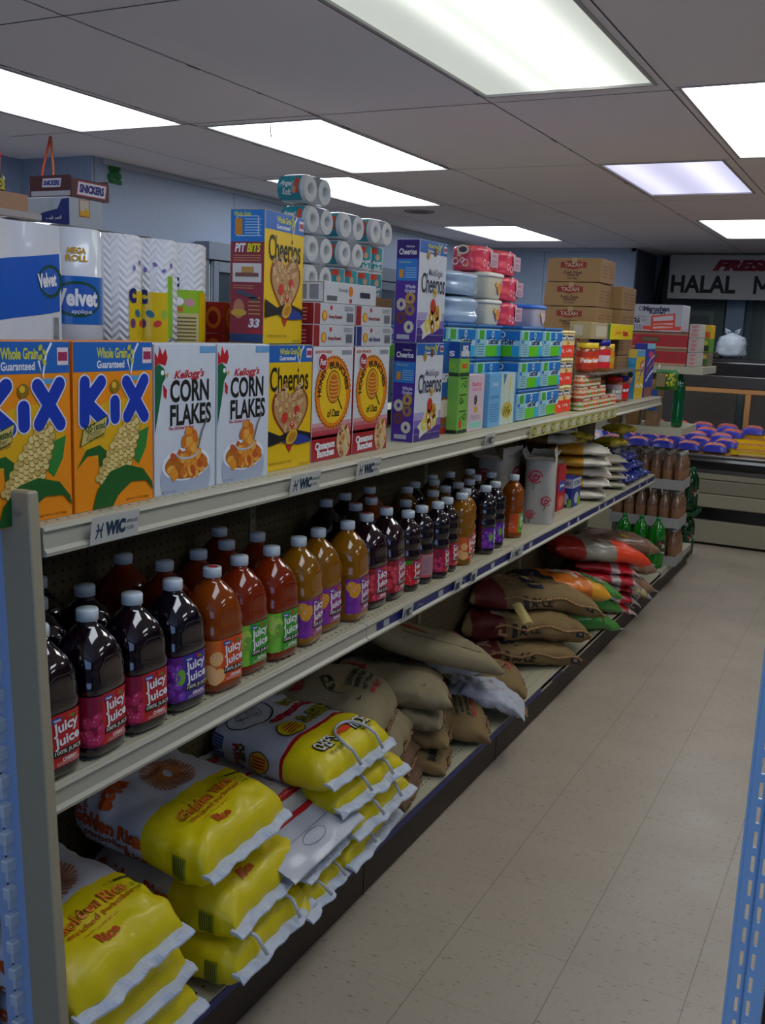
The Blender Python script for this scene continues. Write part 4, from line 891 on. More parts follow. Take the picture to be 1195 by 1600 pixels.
for k, y in enumerate((1.40, 1.445, 1.49, 1.535, 1.58, 1.625)): P.at((-1.845, y+.03, 1.8605), 0, 'small dark sauce bottle with red cap, %s from the left in the tray' % ORD[k], 'sauce bottles in the tray')
t = thing('tissue_box', 'white and dark blue tissue box with yellow window under the candy box', 'box', (-1.80, 1.83, 1.837)); t.scale = (.85, .52, .83)
m = MB(); m.box(-.16, 0, 0, .215, 0, .083, mat('aab0ba', .45), .002); S = plane((-.16, 0, 0), (1, 0, 0), (0, 0, 1)); F = plane((0, 0, 0), (0, 1, 0), (0, 0, 1)); NB = mat('1d2a70', .4)
m.poly(S, [(.005, .004), (.159, .004), (.159, .079), (.13, .076), (.115, .05), (.07, .042), (.02, .03)], NB, 1); m.ell(S, .085, .06, .012, .016, mat('9fb0b4'), 3, 16); m.text(S, 'ﺐﻴﻃ ﺮﺼﻗ', .1, .025, .014, WHITE, 3, w=.06)
m.rect(F, .06, .03, .13, .08, mat('b06a4a', .5), 1); m.rect(F, .066, .034, .124, .078, mat('c4b8a8', .5), 2); m.poly(F, [(.066, .034), (.124, .034), (.124, .05), (.1, .056), (.085, .046), (.066, .05)], mat('d8a010'), 3); m.build('carton_body', t)
t = thing('candy_box', 'open brown chocolate bar display box with white and blue lettering', 'candy box', (-1.80, 1.838, 1.9065)); t.scale = (.8, .51, .72)
m = MB(); BRN = mat('4a2022', .4); m.box(-.17, 0, 0, .25, 0, .012, BRN); m.box(-.004, 0, 0, .25, .012, .062, BRN); m.box(-.17, -.166, 0, .25, .012, .07, BRN); m.box(-.166, -.004, 0, .004, .012, .07, BRN); m.box(-.166, -.004, .246, .25, .012, .07, BRN)
S = plane((-.17, 0, 0), (1, 0, 0), (0, 0, 1)); F = plane((0, 0, 0), (0, 1, 0), (0, 0, 1)); m.rect(S, .005, .004, .165, .02, mat('a8a4ac'), 1)
m.poly(S, [(.05, .032), (.125, .032), (.13, .06), (.055, .06)], mat('c8c4d0'), 1); m.text(S, 'SNICKERS', .09, .046, .017, mat('1d2470'), 3, w=.066, bold=.05, shear=.15)
m.poly(F, [(.03, .008), (.225, .008), (.235, .055), (.04, .055)], mat('b8304a'), 1); m.poly(F, [(.035, .011), (.22, .011), (.23, .052), (.045, .052)], mat('d8d6de'), 2); m.text(F, 'SNICKERS', .132, .032, .028, mat('1d2470'), 4, w=.165, bold=.06, shear=.15); m.build('tray_body', t)
for k in range(5): m = MB(); m.box(-.15+.02, -.02, .01+.046*k, .05+.046*k, .014, .045, mat('5a2a22', .3, coat=.5), .006); o = m.build('chocolate_bar'); o.location = (-1.80, 1.838, 1.9065); o.scale = (.8, .51, .72); tag(o, 'wrapped brown chocolate bar lying in the open candy box, %s from the left' % ORD[k], 'chocolate bar', 'chocolate bars in the candy box')
# ---------------- toilet paper pile on the rear shelf
o = shipping_carton(.62, .444, .2, 'storage_carton'); place(o, (-1.80, 2.93, ZT)); tag(o, 'brown storage carton under the toilet paper pile, mostly hidden', 'carton')
TPW = mat('d6d7da', .35, .04, coat=.5); TPR = mat('cfd0d2', .8); HOLE = mat('3a3634', .9); TEAL = mat('1b92a0', .35, coat=.4)
def tp_pack(upright=False):
    t = thing('toilet_paper_pack', None, 'toilet paper'); r = .0475; L = .105
    if upright:
        m = MB(); 
        for k in range(2): m.lathe([(r-.006, 0), (r, .006), (r, .09), (r-.006, .096)], TPW, 28, c=(-r, r+2*r*k)); 
        for k in range(2):
            F = (lambda kk: lambda u, v, h=0: Vector((-r+(r+.0006+h)*cos(u/r-.5), r+2*r*kk+(r+.0006+h)*sin(u/r-.5), v)))(k)
            m.rect(F, -.034, .01, .03, .09, TEAL, 1, 12, 2); m.rect(F, -.026, .068, .0, .088, mat('d8401c'), 2, 5, 1); m.text(F, 'Angel', .0, .034, .018, WHITE, 3, w=.045, bold=.03, shear=.2); m.text(F, 'Soft', .0, .016, .014, WHITE, 3, w=.03, bold=.03, shear=.2); m.ell(F, -.0, .056, .01, .012, mat('c8a080'), 3, 12)
        m.build('wrapped_rolls', t); return t
    m = MB()   # film hull round two lying rolls
    def hull(a, b):
        th = 2*pi*a; y = r*cos(th); z = r+r*sin(th)*.98; y = (y if y < 0 else y+2*r) if abs(cos(th)) > 1e-6 else r; 
        e = 1-.10*abs(2*b-1)**6; n_ = .0015*noise.noise(Vector((th*2, b*9, 3)))
        return Vector((-L*b, 2*r+(y-r)*e*(1+n_*6)*1.01, r+(z-r)*e))
    m.surf(hull, 36, 8, TPW); m.build('film', t)
    for k in range(2):
        cy = r+2*r*k; m = MB(); V = []; F = []
        for q, (rr, x) in enumerate(((r*.88, .0005), (r*.55, .003), (.017, .002), (.016, -.02), (.0, -.02))):
            V += [Vector((x, cy+rr*cos(2*pi*i/24), r+rr*sin(2*pi*i/24))) for i in range(24)]
        F = [(q*24+i, q*24+(i+1) % 24, (q+1)*24+(i+1) % 24, (q+1)*24+i) for q in range(4) for i in range(24)]
        m.add(V, [f for f in F[:72]], TPR, True); m.add(V, F[72:], HOLE)
        m.build('roll_end', t)
    m = MB(); F = lambda u, v, h=0: Vector((-L+u, r*(1-1.02*math.sqrt(max(0, 1-((v-r)/r)**2)))-h-.0012+0*u, v))
    m.rect(F, .006, .008, L-.012, .088, TEAL, 1, 2, 10); m.rect(F, .072, .03, .088, .078, mat('d8401c'), 2, 1, 6); m.text(F, 'Angel', .04, .06, .022, WHITE, 4, w=.05, bold=.03, shear=.2, rot=-.1); m.text(F, 'Soft', .042, .034, .02, WHITE, 4, w=.035, bold=.03, shear=.2, rot=-.1); m.ell(F, .07, .04, .009, .012, mat('c8a080'), 3, 12)
    m.build('printed_label', t, 'teal and red printed label'); return t
GP = 'toilet paper packs in the pile'; P = Proto(tp_pack()); PU = Proto(tp_pack(True)); z0 = ZT+.4445
for ly in range(4):
    for k in range(3):
        if ly == 3 and k > 0: continue
        dx, dz = -.02*(ly % 2), (0 if k < 2 else -.0)
        if k >= 1 and ly == 0: PU.at((-1.82, 2.945+.2*k, z0+.001), 0, 'upright toilet paper pack with teal label, %s in the bottom layer' % ('middle' if k == 1 else 'right'), GP); continue
        if k == 2 and ly == 1: PU.at((-1.82, 3.345, z0+.098), 0, 'upright toilet paper pack with teal label, right end of the second layer', GP); continue
        P.at((-1.82+(.015*k), 2.925+.2*k-.02*(ly == 3), z0+.0968*ly+.001), 0, 'toilet paper twin pack, %s layer from the bottom, %s from the left' % (ORD[ly], ORD[k]) if ly < 3 else 'topmost toilet paper twin pack alone on the pile', GP)
# ---------------- rice cereal boxes and baby cereal in front of formula
def slim(w, h, d, body, x, y, name, lb, cat, paint, grp=None):
    m, F, S, T = carton(w, h, d, body); paint(m, F, S, w, h, d); o = m.build(name); place(o, (x, y, ZT+.0005)); return tag(o, lb, cat, grp)
def pt(m, F, S, w, h, d):
    m.rect(F, .001, h*.75, w-.001, h-.001, mat('1d5fae', .4), 1); m.text(F, 'KRISPIES', w*.5, h*.62, .03, WHITE, 2, w=w*.8, bold=.04); m.ell(F, w*.5, h*.25, w*.4, h*.16, mat('8a4a2a'), 1, 20); m.ell(F, w*.5, h*.28, w*.3, h*.1, mat('d8c8b0'), 2, 20); m.rect(F, w*.6, h*.8, w*.95, h*.9, mat('c83a3a'), 2); m.rect(F, .001, 0.001, w-.001, h*.08, mat('a82a1c'), 2)
slim(.19, .295, .07, mat('1d58a8', .4), -1.30, 2.875, 'cereal_box', 'blue chocolate rice cereal box squeezed behind the purple boxes', 'cereal box', pt, GB)
def pt(m, F, S, w, h, d):
    G2 = mat('6ab03a', .4); K = mat('1c2a14')
    for q in (F, S):
        ww = w if q is F else d
        m.rect(q, .001, h*.82, ww-.001, h-.001, mat('1a4a98', .4), 1); m.text(q, 'RICE', ww*.5, h*.93, .018, WHITE, 2, w=ww*.5, bold=.05); m.text(q, 'KRISPIES', ww*.5, h*.87, .018, WHITE, 2, w=ww*.8, bold=.05)
        m.ell(q, ww*.5, h*.74, ww*.44, h*.055, mat('8ac03a'), 1.5, 18); m.text(q, 'BIG', ww*.5, h*.74, .017, mat('d8401c'), 3, w=ww*.55, bold=.05); m.rect(q, .001, h*.625, ww-.001, h*.665, mat('223a18'), 2)
        for k, v in enumerate((.61, .43, .25)):
            m.rect(q, ww*.15, h*v-.004, ww*.8, h*v, K, 2); m.ring(q, ww*(.3 if k % 2 else .7), h*(v-.07), .013, .011, .003, K, 2, 16); m.line(q, [(ww*.2, h*(v-.1)), (ww*.45, h*(v-.06)), (ww*.6, h*(v-.1))], .003, K, 2)
        m.ell(q, ww*.3, h*.1, .012, .014, mat('c83a2a'), 3, 14); m.rect(q, .001, .001, ww-.001, .012, K, 2)
slim(.085, .30, .19, mat('76b04a', .4), -1.262, 2.995, 'cereal_box', 'green sided rice cereal box with doodles, narrow side to the aisle', 'cereal box', pt, GB)
def pt(m, F, S, w, h, d):
    for q in (F, S):
        ww = w if q is F else d; m.rect(q, 0.001, 0.001, ww-.001, h-.001, mat('cdb8c4', .4), .5); m.text(q, 'baby', ww*.5, h*.83, .02, mat('d86a8a'), 2, w=ww*.6, bold=.03); m.text(q, 'cereal', ww*.5, h*.75, .014, mat('d86a8a'), 2, w=ww*.6)
        m.ell(q, ww*.45, h*.55, .014, .018, mat('4a4a4a'), 2, 14); m.ell(q, ww*.5, h*.38, .018, .012, mat('c8a040'), 2, 14); m.rect(q, ww*.1, h*.05, ww*.9, h*.16, mat('8ac8b8'), 2)
        for k in range(5): m.rect(q, ww*.2, h*(.2+.02*k), ww*.8, h*(.205+.02*k), mat('8a7a8a'), 2)
slim(.14, .19, .05, mat('cdb8c4', .4), -1.262, 3.085, 'baby_cereal_box', 'pink baby cereal box beside the green rice cereal box', 'baby cereal', pt)
def pt(m, F, S, w, h, d):
    m.rect(S, .001, .001, d-.001, h-.001, mat('6aa8d8', .4), 1); m.rect(F, .001, .001, w*.42, h-.001, mat('6aa8d8', .4), 1); m.rect(F, w*.42, .001, w*.93, h-.001, mat('b8c8c0', .4), 1); m.rect(F, w*.93, .001, w-.001, h-.001, mat('4a90c8', .4), 1)
    m.text(F, 'DHA', w*.2, h*.8, .014, WHITE, 2, w=w*.2); m.text(F, 'cereal', w*.2, h*.57, .012, mat('1d4a7a'), 2, w=w*.3)
    for k in range(8): m.rect(F, w*.06, h*(.1+.045*k), w*.36, h*(.112+.045*k), mat('2a6a9a'), 2)
    m.poly(F, [(w*.47, h*.98), (w*.62, h*.98), (w*.52, h*.75)], mat('5a7a9a'), 2); m.line(F, [(w*.76, h*.95), (w*.74, h*.5), (w*.76, h*.05)], .008, mat('d8c04a'), 3); m.ell(F, w*.68, h*.28, w*.2, h*.16, mat('b8a84a'), 2, 20)
    for k in range(16): m.ell(F, w*(.55+.016*k), h*(.2+.03*(k*7 % 6)), .006, .009, mat('d8d07a' if k % 2 else '9a8a3a'), 3, 8, rot=k)
slim(.28, .19, .05, mat('6aa8d8', .4), -1.262, 3.272, 'baby_cereal_box', 'wide light blue baby cereal box with yellow grain art', 'baby cereal', pt)
# ---------------- formula packs
def formula_pack(alt=0):
    t = thing('formula_pack', None, 'baby formula'); w, h, d = .25, .108, .2; B1 = mat('1a72c0', .35, coat=.2); GN = mat('5ab81c', .4)
    m = MB(); m.box(-d, 0, 0, w, 0, h, mat('8fb8c8', .4), .008); F = plane((0, 0, 0), (0, 1, 0), (0, 0, 1)); S = plane((-d, 0, 0), (1, 0, 0), (0, 0, 1))
    for Q, ww in ((F, w), (S, d)):
        a = ww*.36
        m.rect(Q, .006, .006, a, h-.008, mat('8cbccc', .4), 1); m.rect(Q, ww*.1, h*.62, ww*.28, h*.92, mat('3e9a1e'), 2)
        for k in range(5): m.rect(Q, ww*.06, h*(.12+.08*k), ww*.3, h*(.15+.08*k), mat('4a7a8a'), 2)
        m.rect(Q, ww*.02, h*.5, ww*.12, h*.62, mat('2a6ac0'), 2)
        m.rect(Q, a, h*.5, ww-.006, h-.008, B1, 1); m.rect(Q, a, h*.4, ww-.006, h*.6, mat('a8c8dc', .4), 1.5); m.rect(Q, a, .006, ww*.82, h*.42, GN, 2); m.rect(Q, ww*.82, .006, ww-.006, h*.42, mat('2aa0d0' if not alt else 'e0501c'), 2)
        m.ell(Q, ww*.62, h*.56, ww*.24, h*.07, mat('c0d8e8', .4), 2, 20); m.text(Q, 'Gerber', ww*.66, h*.57, .026, mat('1d3a5a'), 4, w=ww*.42, bold=.03); m.ring(Q, ww*.62, h*.79, .012, .012, .004, WHITE, 4, 16)
    m.build('pack_body', t); m = MB(); m.box(-d-.002, .002, -.002, w+.002, h, h+.01, mat('1d62a8', .4), .003); m.build('lid', t); return t
P = Proto(formula_pack()); P2_ = Proto(formula_pack(1)); GR_ = 'baby formula packs'
cols = ((4.094, -1.372, (0, 1, 2)), (2.78, -1.335, (2,)), (3.05, -1.335, (0, 1, 2)), (3.31, -1.335, (0, 1, 2)), (3.575, -1.262, (0, 1, 2)), (3.84, -1.262, (0, 1, 2)))
for ci, (y, x, rows_) in enumerate(cols):
    for r_ in (0, 1, 2):
        if ci == 1 and r_ < 2: continue
        (P2_ if (ci == 5 and r_ == 0) else P).at((x, y, ZT+.0015+.1195*r_), 0, 'blue and green baby formula pack, %s column%s, %s layer' % (('hidden rear', '')[min(ci, 1)]+(ORD[ci-1] if ci else ''), ' from the left' if ci else '', ('bottom', 'middle', 'top')[r_]), GR_)
def formula_can():
    t = thing('formula_can', None, 'formula can'); r, h = .05, .108
    m = MB(); m.lathe([(r-.002, 0), (r, .002), (r, h), (r-.002, h+.002)], mat('c8a878', .35), 30); m.lathe([(r+.001, h-.006), (r+.001, h+.006), (r-.004, h+.008)], mat('d8c890', .4), 30); m.build('can_body', t)
    m = MB()
    F = cylF(r+.0004, -.6); m.rect(F, -.075, .004, .06, h-.01, mat('d4bc8c', .4), 1, 16, 1); m.rect(F, -.075, .004, .06, .055, mat('e0402a', .4), 2, 16, 1); m.rect(F, -.05, .075, .03, .095, mat('1a2a4a'), 3, 10, 1); m.text(F, 'Enfamil', -.01, .085, .015, WHITE, 5, w=.06, bold=.03); m.ell(F, -.03, .03, .012, .014, mat('e88a7a'), 4, 14); m.text(F, 'LIPIL', .0, .03, .012, WHITE, 4, w=.03); m.ell(F, -.02, .062, .018, .01, mat('b8821c'), 4, 14)
    m.build('printed_label', t); return t
P = Proto(formula_can())
for c_ in range(2):
    for r_ in range(3): P.at((-1.315-.0*c_, 4.155+.11*c_, ZT+.0005+.1175*r_), 0, 'orange and cream formula can beside the blue packs, %s of the stack%s' % (('bottom', 'middle', 'top')[r_], ', second column' if c_ else ''), 'orange formula cans')
# ---------------- diapers and wipes on top of the formula packs
zg = ZT+.0015+.1195*2+.1182
def soft_pack(w, h, d, mt, seed=0, lumps=3, name='diaper_pack'):
    m = MB()
    def S(a, b):
        th = 2*pi*a; e = 3.2; c_, s_ = cos(th), sin(th); q = (abs(c_)**e+abs(s_)**e)**(-1/e)
        f = min(1, (1-abs(2*b-1)**(7 if b > .5 else 40))**.5+.02) if b > 0 else .9; n_ = 1+.05*noise.noise(Vector((c_*2, s_*2, b*3+seed)))+.03*noise.noise(Vector((c_*5, s_*5, b*9+seed)))
        n_ *= 1-.05*(cos(2*pi*lumps*b)**2)
        return Vector((-d/2+d/2*q*c_*f*n_, w/2+w/2*q*s_*f*n_, h*b))
    m.surf(S, 30, 18, mt); return m
CLR = mat('9db4d0', .22, .3, 9, coat=.6)
for i, (w, h, y, z, lb) in enumerate(((.3, .1, 3.18, zg, 'clear plastic diaper pack with light blue print, lower one'), (.3, .085, 3.17, zg+.1, 'clear plastic diaper pack with light blue print, upper one'))):
    m = soft_pack(w, h, .16, CLR, i, 1); F = plane((-.16+.002, .0, 0), (1, 0, 0), (0, 0, 1)); Ff = plane((-.0, 0, 0), (0, 1, 0), (0, 0, 1))
    if i == 0: m.box(-.158, -.04, -.004, .02, .01, .09, mat('1c6fc8', .3, coat=.4), .01); m.ell(plane((-.158, -.0045, 0), (1, 0, 0), (0, 0, 1)), .09, .03, .014, .014, mat('c83a5a'), 2, 12)
    o = m.build('diaper_pack'); place(o, (-1.38, y, z+.001)); tag(o, lb, 'diapers', 'clear diaper packs')
PK = mat('d8405a', .35, .12, 20, coat=.3)
def wipes_pack():
    t = thing('wipes_pack', None, 'baby wipes'); m = soft_pack(.2, .098, .13, PK, 4, 0); 
    F = lambda u, v, h=0: Vector((.0015+h, u, v)); S = lambda u, v, h=0: Vector((-.13+u, -.002-h, v)); random.seed(5)
    for Q, ww in ((F, .2), (S, .13)):
        for k in range(9): a, b_ = random.uniform(.02, ww-.02), random.uniform(.015, .085); r = random.uniform(.006, .014); m.ring(Q, a, b_, r, r, r*.3, mat(random.choice(('e8c0c8', 'e0a060', 'd8e0e8')), .4), 2+.01*k, 14)
    m.rect(F, .11, .02, .19, .075, mat('c0a0b0', .4), 4); m.text(F, 'WIPES', .15, .06, .012, mat('a01a3a'), 5, w=.05)
    for k in range(4): m.rect(F, .12, .025+.006*k, .18, .028+.006*k, mat('8a6070'), 5)
    m.ell(S, .065, .075, .025, .018, mat('d8c8a8'), 4, 18); m.ell(S, .065, .075, .017, .011, mat('4a3a5a'), 5, 16); m.build('film', t); return t
def tub(c1, c2, lidc):
    t = thing('wipes_tub', None, 'tub'); m = MB(); B = mat(c1, .4, coat=.2); ex = [5]*4
    m.lathe([(.05, 0), (.053, .005), (.06, .078), (.06, .08)], B, 40, ex=ex, c=(-.06, .0)); 
    for i, v in enumerate(m.v): m.v[i] = (v[0], v[1]*1.5+.09, v[2])
    m.build('tub_body', t); m = MB(); m.lathe([(.063, .08), (.064, .084), (.064, .092), (.055, .097)], mat(lidc, .35, coat=.2), 40, ex=ex, c=(-.06, .0))
    for i, v in enumerate(m.v): m.v[i] = (v[0], v[1]*1.5+.09, v[2])
    m.build('lid', t); m = MB(); F = lambda u, v, h=0: Vector((-.0022+.0055*(v/.08)+h, u, v)); m.ell(F, .12, .04, .022, .022, mat(c2, .4), 2, 18); m.ell(F, .09, .055, .012, .01, mat('d8b060'), 2.5, 14); m.ell(F, .14, .058, .01, .008, mat('c87aa0'), 2.5, 12); m.build('printed_label', t); return t
pk = wipes_pack(); P = Proto(pk); GW = 'pink baby wipes packs'
PT = Proto(tub('cfc8b4', 'd88a4a', 'd2d0c8')); GTB = 'baby wipes tubs'
PT.at((-1.40, 3.55, zg+.001), 0, 'cream wipes tub at the bottom, half hidden under the upper tub', GTB); PT.at((-1.39, 3.53, zg+.099), 0, 'cream wipes tub with orange print under the pink packs', GTB)
P.at((-1.41, 3.78, zg+.001), 0, 'pink baby wipes pack, bottom of the right column', GW); P.at((-1.41, 3.775, zg+.1), 0, 'pink baby wipes pack, middle of the right column', GW)
P.at((-1.42, 3.50, zg+.198), 0, 'pink baby wipes pack on top at the left', GW); P.at((-1.415, 3.74, zg+.199), 0, 'pink baby wipes pack on top at the right', GW)
o = tub('a8a4b4', 'c8b0b8', '2a6ac8'); place(o, (-1.41, 4.14, zg+.0)); tag(o, 'square tub with blue lid and pink base beside the pink wipes packs', 'tub', GTB)
# ---------------- brown cartons
def tazah(h=.115, mark=True):
    t = thing('date_carton', None, 'carton'); w, d = .29, .27; m = MB(); m.box(-d, 0, 0, w, 0, h, CB, .003)
    S = plane((-d, 0, 0), (1, 0, 0), (0, 0, 1)); F = plane((0, 0, 0), (0, 1, 0), (0, 0, 1)); RB = mat('7a2018', .6); 
    m.poly(S, [(.07, h*.62), (.085, h*.85), (.13, h*.93), (.175, h*.85), (.19, h*.62), (.175, h*.42), (.13, h*.34), (.085, h*.42)] if False else [(.065, h*.6), (.085, h*.6), (.13, h*.53), (.175, h*.6), (.195, h*.6), (.195, h*.84), (.175, h*.84), (.13, h*.92), (.085, h*.84), (.065, h*.84)], RB, 1)
    m.text(S, 'TAZAH', .13, h*.72, .02, mat('a89078', .6), 3, w=.09, bold=.03); m.text(S, 'Fresh Dates', .13, h*.4, .014, mat('4a2a1c', .7), 2, w=.09, bold=.03); m.text(S, 'PREMIUM', .13, h*.28, .009, mat('4a2a1c', .7), 2, w=.06, bold=.03); m.text(S, 'Net Weight', .13, h*.15, .008, INKK, 2, w=.05, bold=.03)
    for k in range(4): m.rect(F, .03+.0*k, h*(.25+.14*k), .12+.02*(k % 2), h*(.28+.14*k), mat('5a4030', .7), 2); m.rect(F, .17, h*(.25+.14*k), .24+.02*(k % 2), h*(.28+.14*k), mat('5a4030', .7), 2)
    m.build('carton_body', t); T = MB(); T.box(-d*.55, -d*.45, -.0012, w+.0012, h-.02, h+.0012, mat('9a845c', .3)); T.build('packing_tape', t); return t
P = Proto(tazah()); GC = 'brown date cartons'
for k in range(6): P.at((-1.33-.004*k+.010*(k == 5), 4.85+.008*k, ZT+.0005+.118*k), (-.03, 0, .02, -.02, .03, .02)[k], 'brown date carton with red badge, %s from the bottom of the front stack' % ORD[k], GC)
for k in range(5): P.at((-1.30, 5.19, ZT+.0005+.118*k), 0, 'brown date carton in the rear stack, %s from the bottom' % ORD[k], GC)
# ---------------- jars and boxes at the far end of the top shelf
def jar(r, h, body, lid, lab, lab2, txt=None, name='peanut_butter_jar', cat='jar'):
    t = thing(name, None, cat); m = MB(); m.lathe([(r*.9, 0), (r, .004), (r, h*.78), (r*.86, h*.82)], mat(body, .25, coat=.5), 24); m.build('jar_body', t)
    m = MB(); m.lathe([(r*.93, h*.82), (r*.95, h*.83), (r*.95, h*.99), (r*.88, h)], mat(lid, .35), 24); m.build('lid', t)
    m = MB(); F = cylF(r+.0006, -.9); m.rect(F, -r*1.9, h*.12, r*1.9, h*.7, mat(lab, .4), 1, 16, 1); m.rect(F, -r*1.9, h*.32, r*1.9, h*.52, mat(lab2, .4), 2, 16, 1)
    if txt: m.text(F, txt, 0, h*.42, h*.16, WHITE, 4, w=r*1.6, bold=.04)
    m.build('label_band', t); return t
P = Proto(jar(.024, .052, 'b86a2a', 'b8a89a', 'cfc0a8', 'c85a2a', name='baby_food_jar')); GJ = 'small baby food jars'; n = 0
PJ2 = Proto(jar(.024, .052, '7a8a2a', 'a83a3a', 'c8c0b0', '6a8a3a', name='baby_food_jar'))
for ly, (x, ya, nn) in enumerate(((-1.245, 4.33, 12), (-1.245, 4.33, 8), (-1.245, 4.33, 6))):
    for rw in range(2 if ly < 2 else 1):
        for k in range(nn):
            (P if (k+ly) % 3 else PJ2).at((x-.05*rw, ya+.0515*k, ZT+.0005+.0525*ly), 0, 'baby food jar, %s layer, %s row, %s from the formula cans' % (('bottom', 'second', 'third')[ly], 'front' if rw == 0 else 'rear', ORD[k]), GJ)
GPB = 'peanut butter jars'
o = jar(.043, .13, '9a4a18', '1d1a8a', 'd8101c', 'b0121c', 'Jif'); place(o, (-1.285, 5.245, ZT+.0005)); tag(o, 'peanut butter jar with blue lid and red label standing on the far shelf', 'jar', GPB)
o = jar(.043, .13, '9a4a18', 'c8141c', 'b8a0a8', '8a8a6a', 'Jif'); place(o, (-1.285, 5.10, ZT+.0005)); tag(o, 'peanut butter jar with red lid next to the blue lidded one', 'jar', GPB)
# shelf riser carrying the second tier
m = MB(); m.box(-1.56, -1.335, 4.31, 4.385, ZT, ZT+.16, CB); 
t = thing('jar_riser', 'low dark riser under the upper row of jars', 'riser', (0, 0, 0)); m = MB(); m.box(-1.325, -1.20, 4.40, 5.36, ZT+.1585, ZT+.166, mat('6a6458', .5)); m.build('board', t)
for y in (4.9,): m = MB(); m.box(-1.325, -1.318, 5.30, 5.36, ZT+.0005, ZT+.1585, mat('6a6458')); m.build('leg', t); m = MB(); m.box(-1.325, -1.318, 4.40, 4.44, ZT+.0005, ZT+.1585, mat('6a6458')); m.build('leg', t)
zr = ZT+.1665
for k, (y, r, h, a) in enumerate(((4.46, .038, .135, ('8a3a14', 'd8b81c', 'b8341c', 'd85a1c', 'Peter')), (4.56, .038, .135, ('8a3a14', 'd8b81c', 'b8341c', 'd85a1c', 'Peter')), (4.70, .055, .15, ('8a5a2a', '1a1c80', 'c8202a', 'c8b0c0', None)), (4.84, .04, .13, ('a8701c', 'd8b81c', 'c87a1c', 'b8a01c', None)))):
    o = jar(r, h, *a); place(o, (-1.27, y, zr)); tag(o, ('red sauce jar with yellow lid, left one on the riser', 'red sauce jar with yellow lid, right one of the pair on the riser', 'large peanut butter jar with dark blue lid on the riser', 'jar with yellow lid half hidden behind the large blue lidded jar')[k], 'jar', GPB)
def gbox(x, y, z, w, h, d, c, lb, cat, paint, name='food_box', grp=None):
    m, F, S, T = carton(w, h, d, mat(c, .4)); paint(m, F, S, w, h, d); o = m.build(name); place(o, (x, y, z)); return tag(o, lb, cat, grp)
def pt(m, F, S, w, h, d):
    m.rect(S, .001, .001, d-.001, h-.001, mat('3a90c0', .4), 1); m.rect(S, .001, h*.84, d-.001, h-.001, mat('c8b04a', .4), 2); m.ell(S, d*.6, h*.42, .014, .03, mat('c89a7a'), 2, 16); m.ell(S, d*.6, h*.5, .015, .018, INKK, 3, 14); m.text(S, 'Oats', d*.5, h*.7, .02, mat('1d4a6a'), 3, w=d*.7)
    m.rect(F, .001, h*.86, w-.001, h-.001, mat('5a9ac8'), 1); m.line(F, [(w*.1, h*.24), (w*.3, h*.3), (w*.5, h*.22), (w*.7, h*.3), (w*.95, h*.22)], .012, WHITE, 2); m.poly(F, [(w*.3, h*.35), (w*.5, h*.75), (w*.9, h*.82), (w*.95, h*.6), (w*.6, h*.5)], mat('c86a4a'), 2); m.line(F, [(w*.35, h*.4), (w*.6, h*.66), (w*.9, h*.72)], .014, mat('d8d0e0'), 3); m.line(F, [(w*.4, h*.36), (w*.62, h*.55), (w*.9, h*.6)], .012, mat('3a4a9a'), 3)
gbox(-1.255, 5.43, ZT+.0005, .2, .265, .07, 'd8b414', 'yellow cereal box with blue side at the far end of the top shelf', 'food box', pt)
def pt(m, F, S, w, h, d):
    m.rect(F, .001, h*.9, w-.001, h-.001, mat('7ac0d8'), 1); m.ell(F, w*.5, h*.8, w*.3, h*.06, mat('c83a6a'), 2, 16)
    for k in range(3): m.line(F, [(w*.1, h*(.3+.14*k)), (w*.5, h*(.42+.14*k)), (w*.95, h*(.5+.14*k))], .012, mat(('d8e0e8', 'c8503a', 'd8b0a0')[k]), 2)
    m.rect(S, .001, .001, d-.001, h-.001, mat('2a3a9a'), 1); m.rect(F, .001, .001, w-.001, h*.18, mat('8a5a4a'), 2)
gbox(-1.25, 5.64, ZT+.0005, .2, .30, .07, '2a3a9a', 'dark blue cereal box beside the yellow one at the far end', 'food box', pt)
def pt(m, F, S, w, h, d):
    m.rect(S, .001, .001, d-.001, h-.001, mat('a8986a', .5), 1); m.rect(S, d*.2, h*.2, d*.6, h*.8, mat('b8b0a0'), 2); m.rect(F, .001, .001, w*.45, h-.001, mat('9a8a6a', .5), 1); m.rect(F, w*.1, h*.15, w*.33, h*.8, mat('b4ac98'), 2); m.rect(F, w*.36, .001, w*.42, h-.001, mat('3a6a2a'), 2)
    m.rect(F, w*.42, .001, w-.001, h-.001, mat('d8c01c', .4), 2); m.text(F, 'Jello', w*.62, h*.42, .022, mat('d86a3a'), 3, w=w*.16, bold=.03); m.text(F, 'tea', w*.8, h*.42, .03, mat('b81c1c'), 3, w=w*.14, bold=.05)
gbox(-1.235, 4.42, zr+.152, .78, .075, .1, 'b8a83a', 'long yellow and tan box lying across the jars on the riser', 'food box', pt)
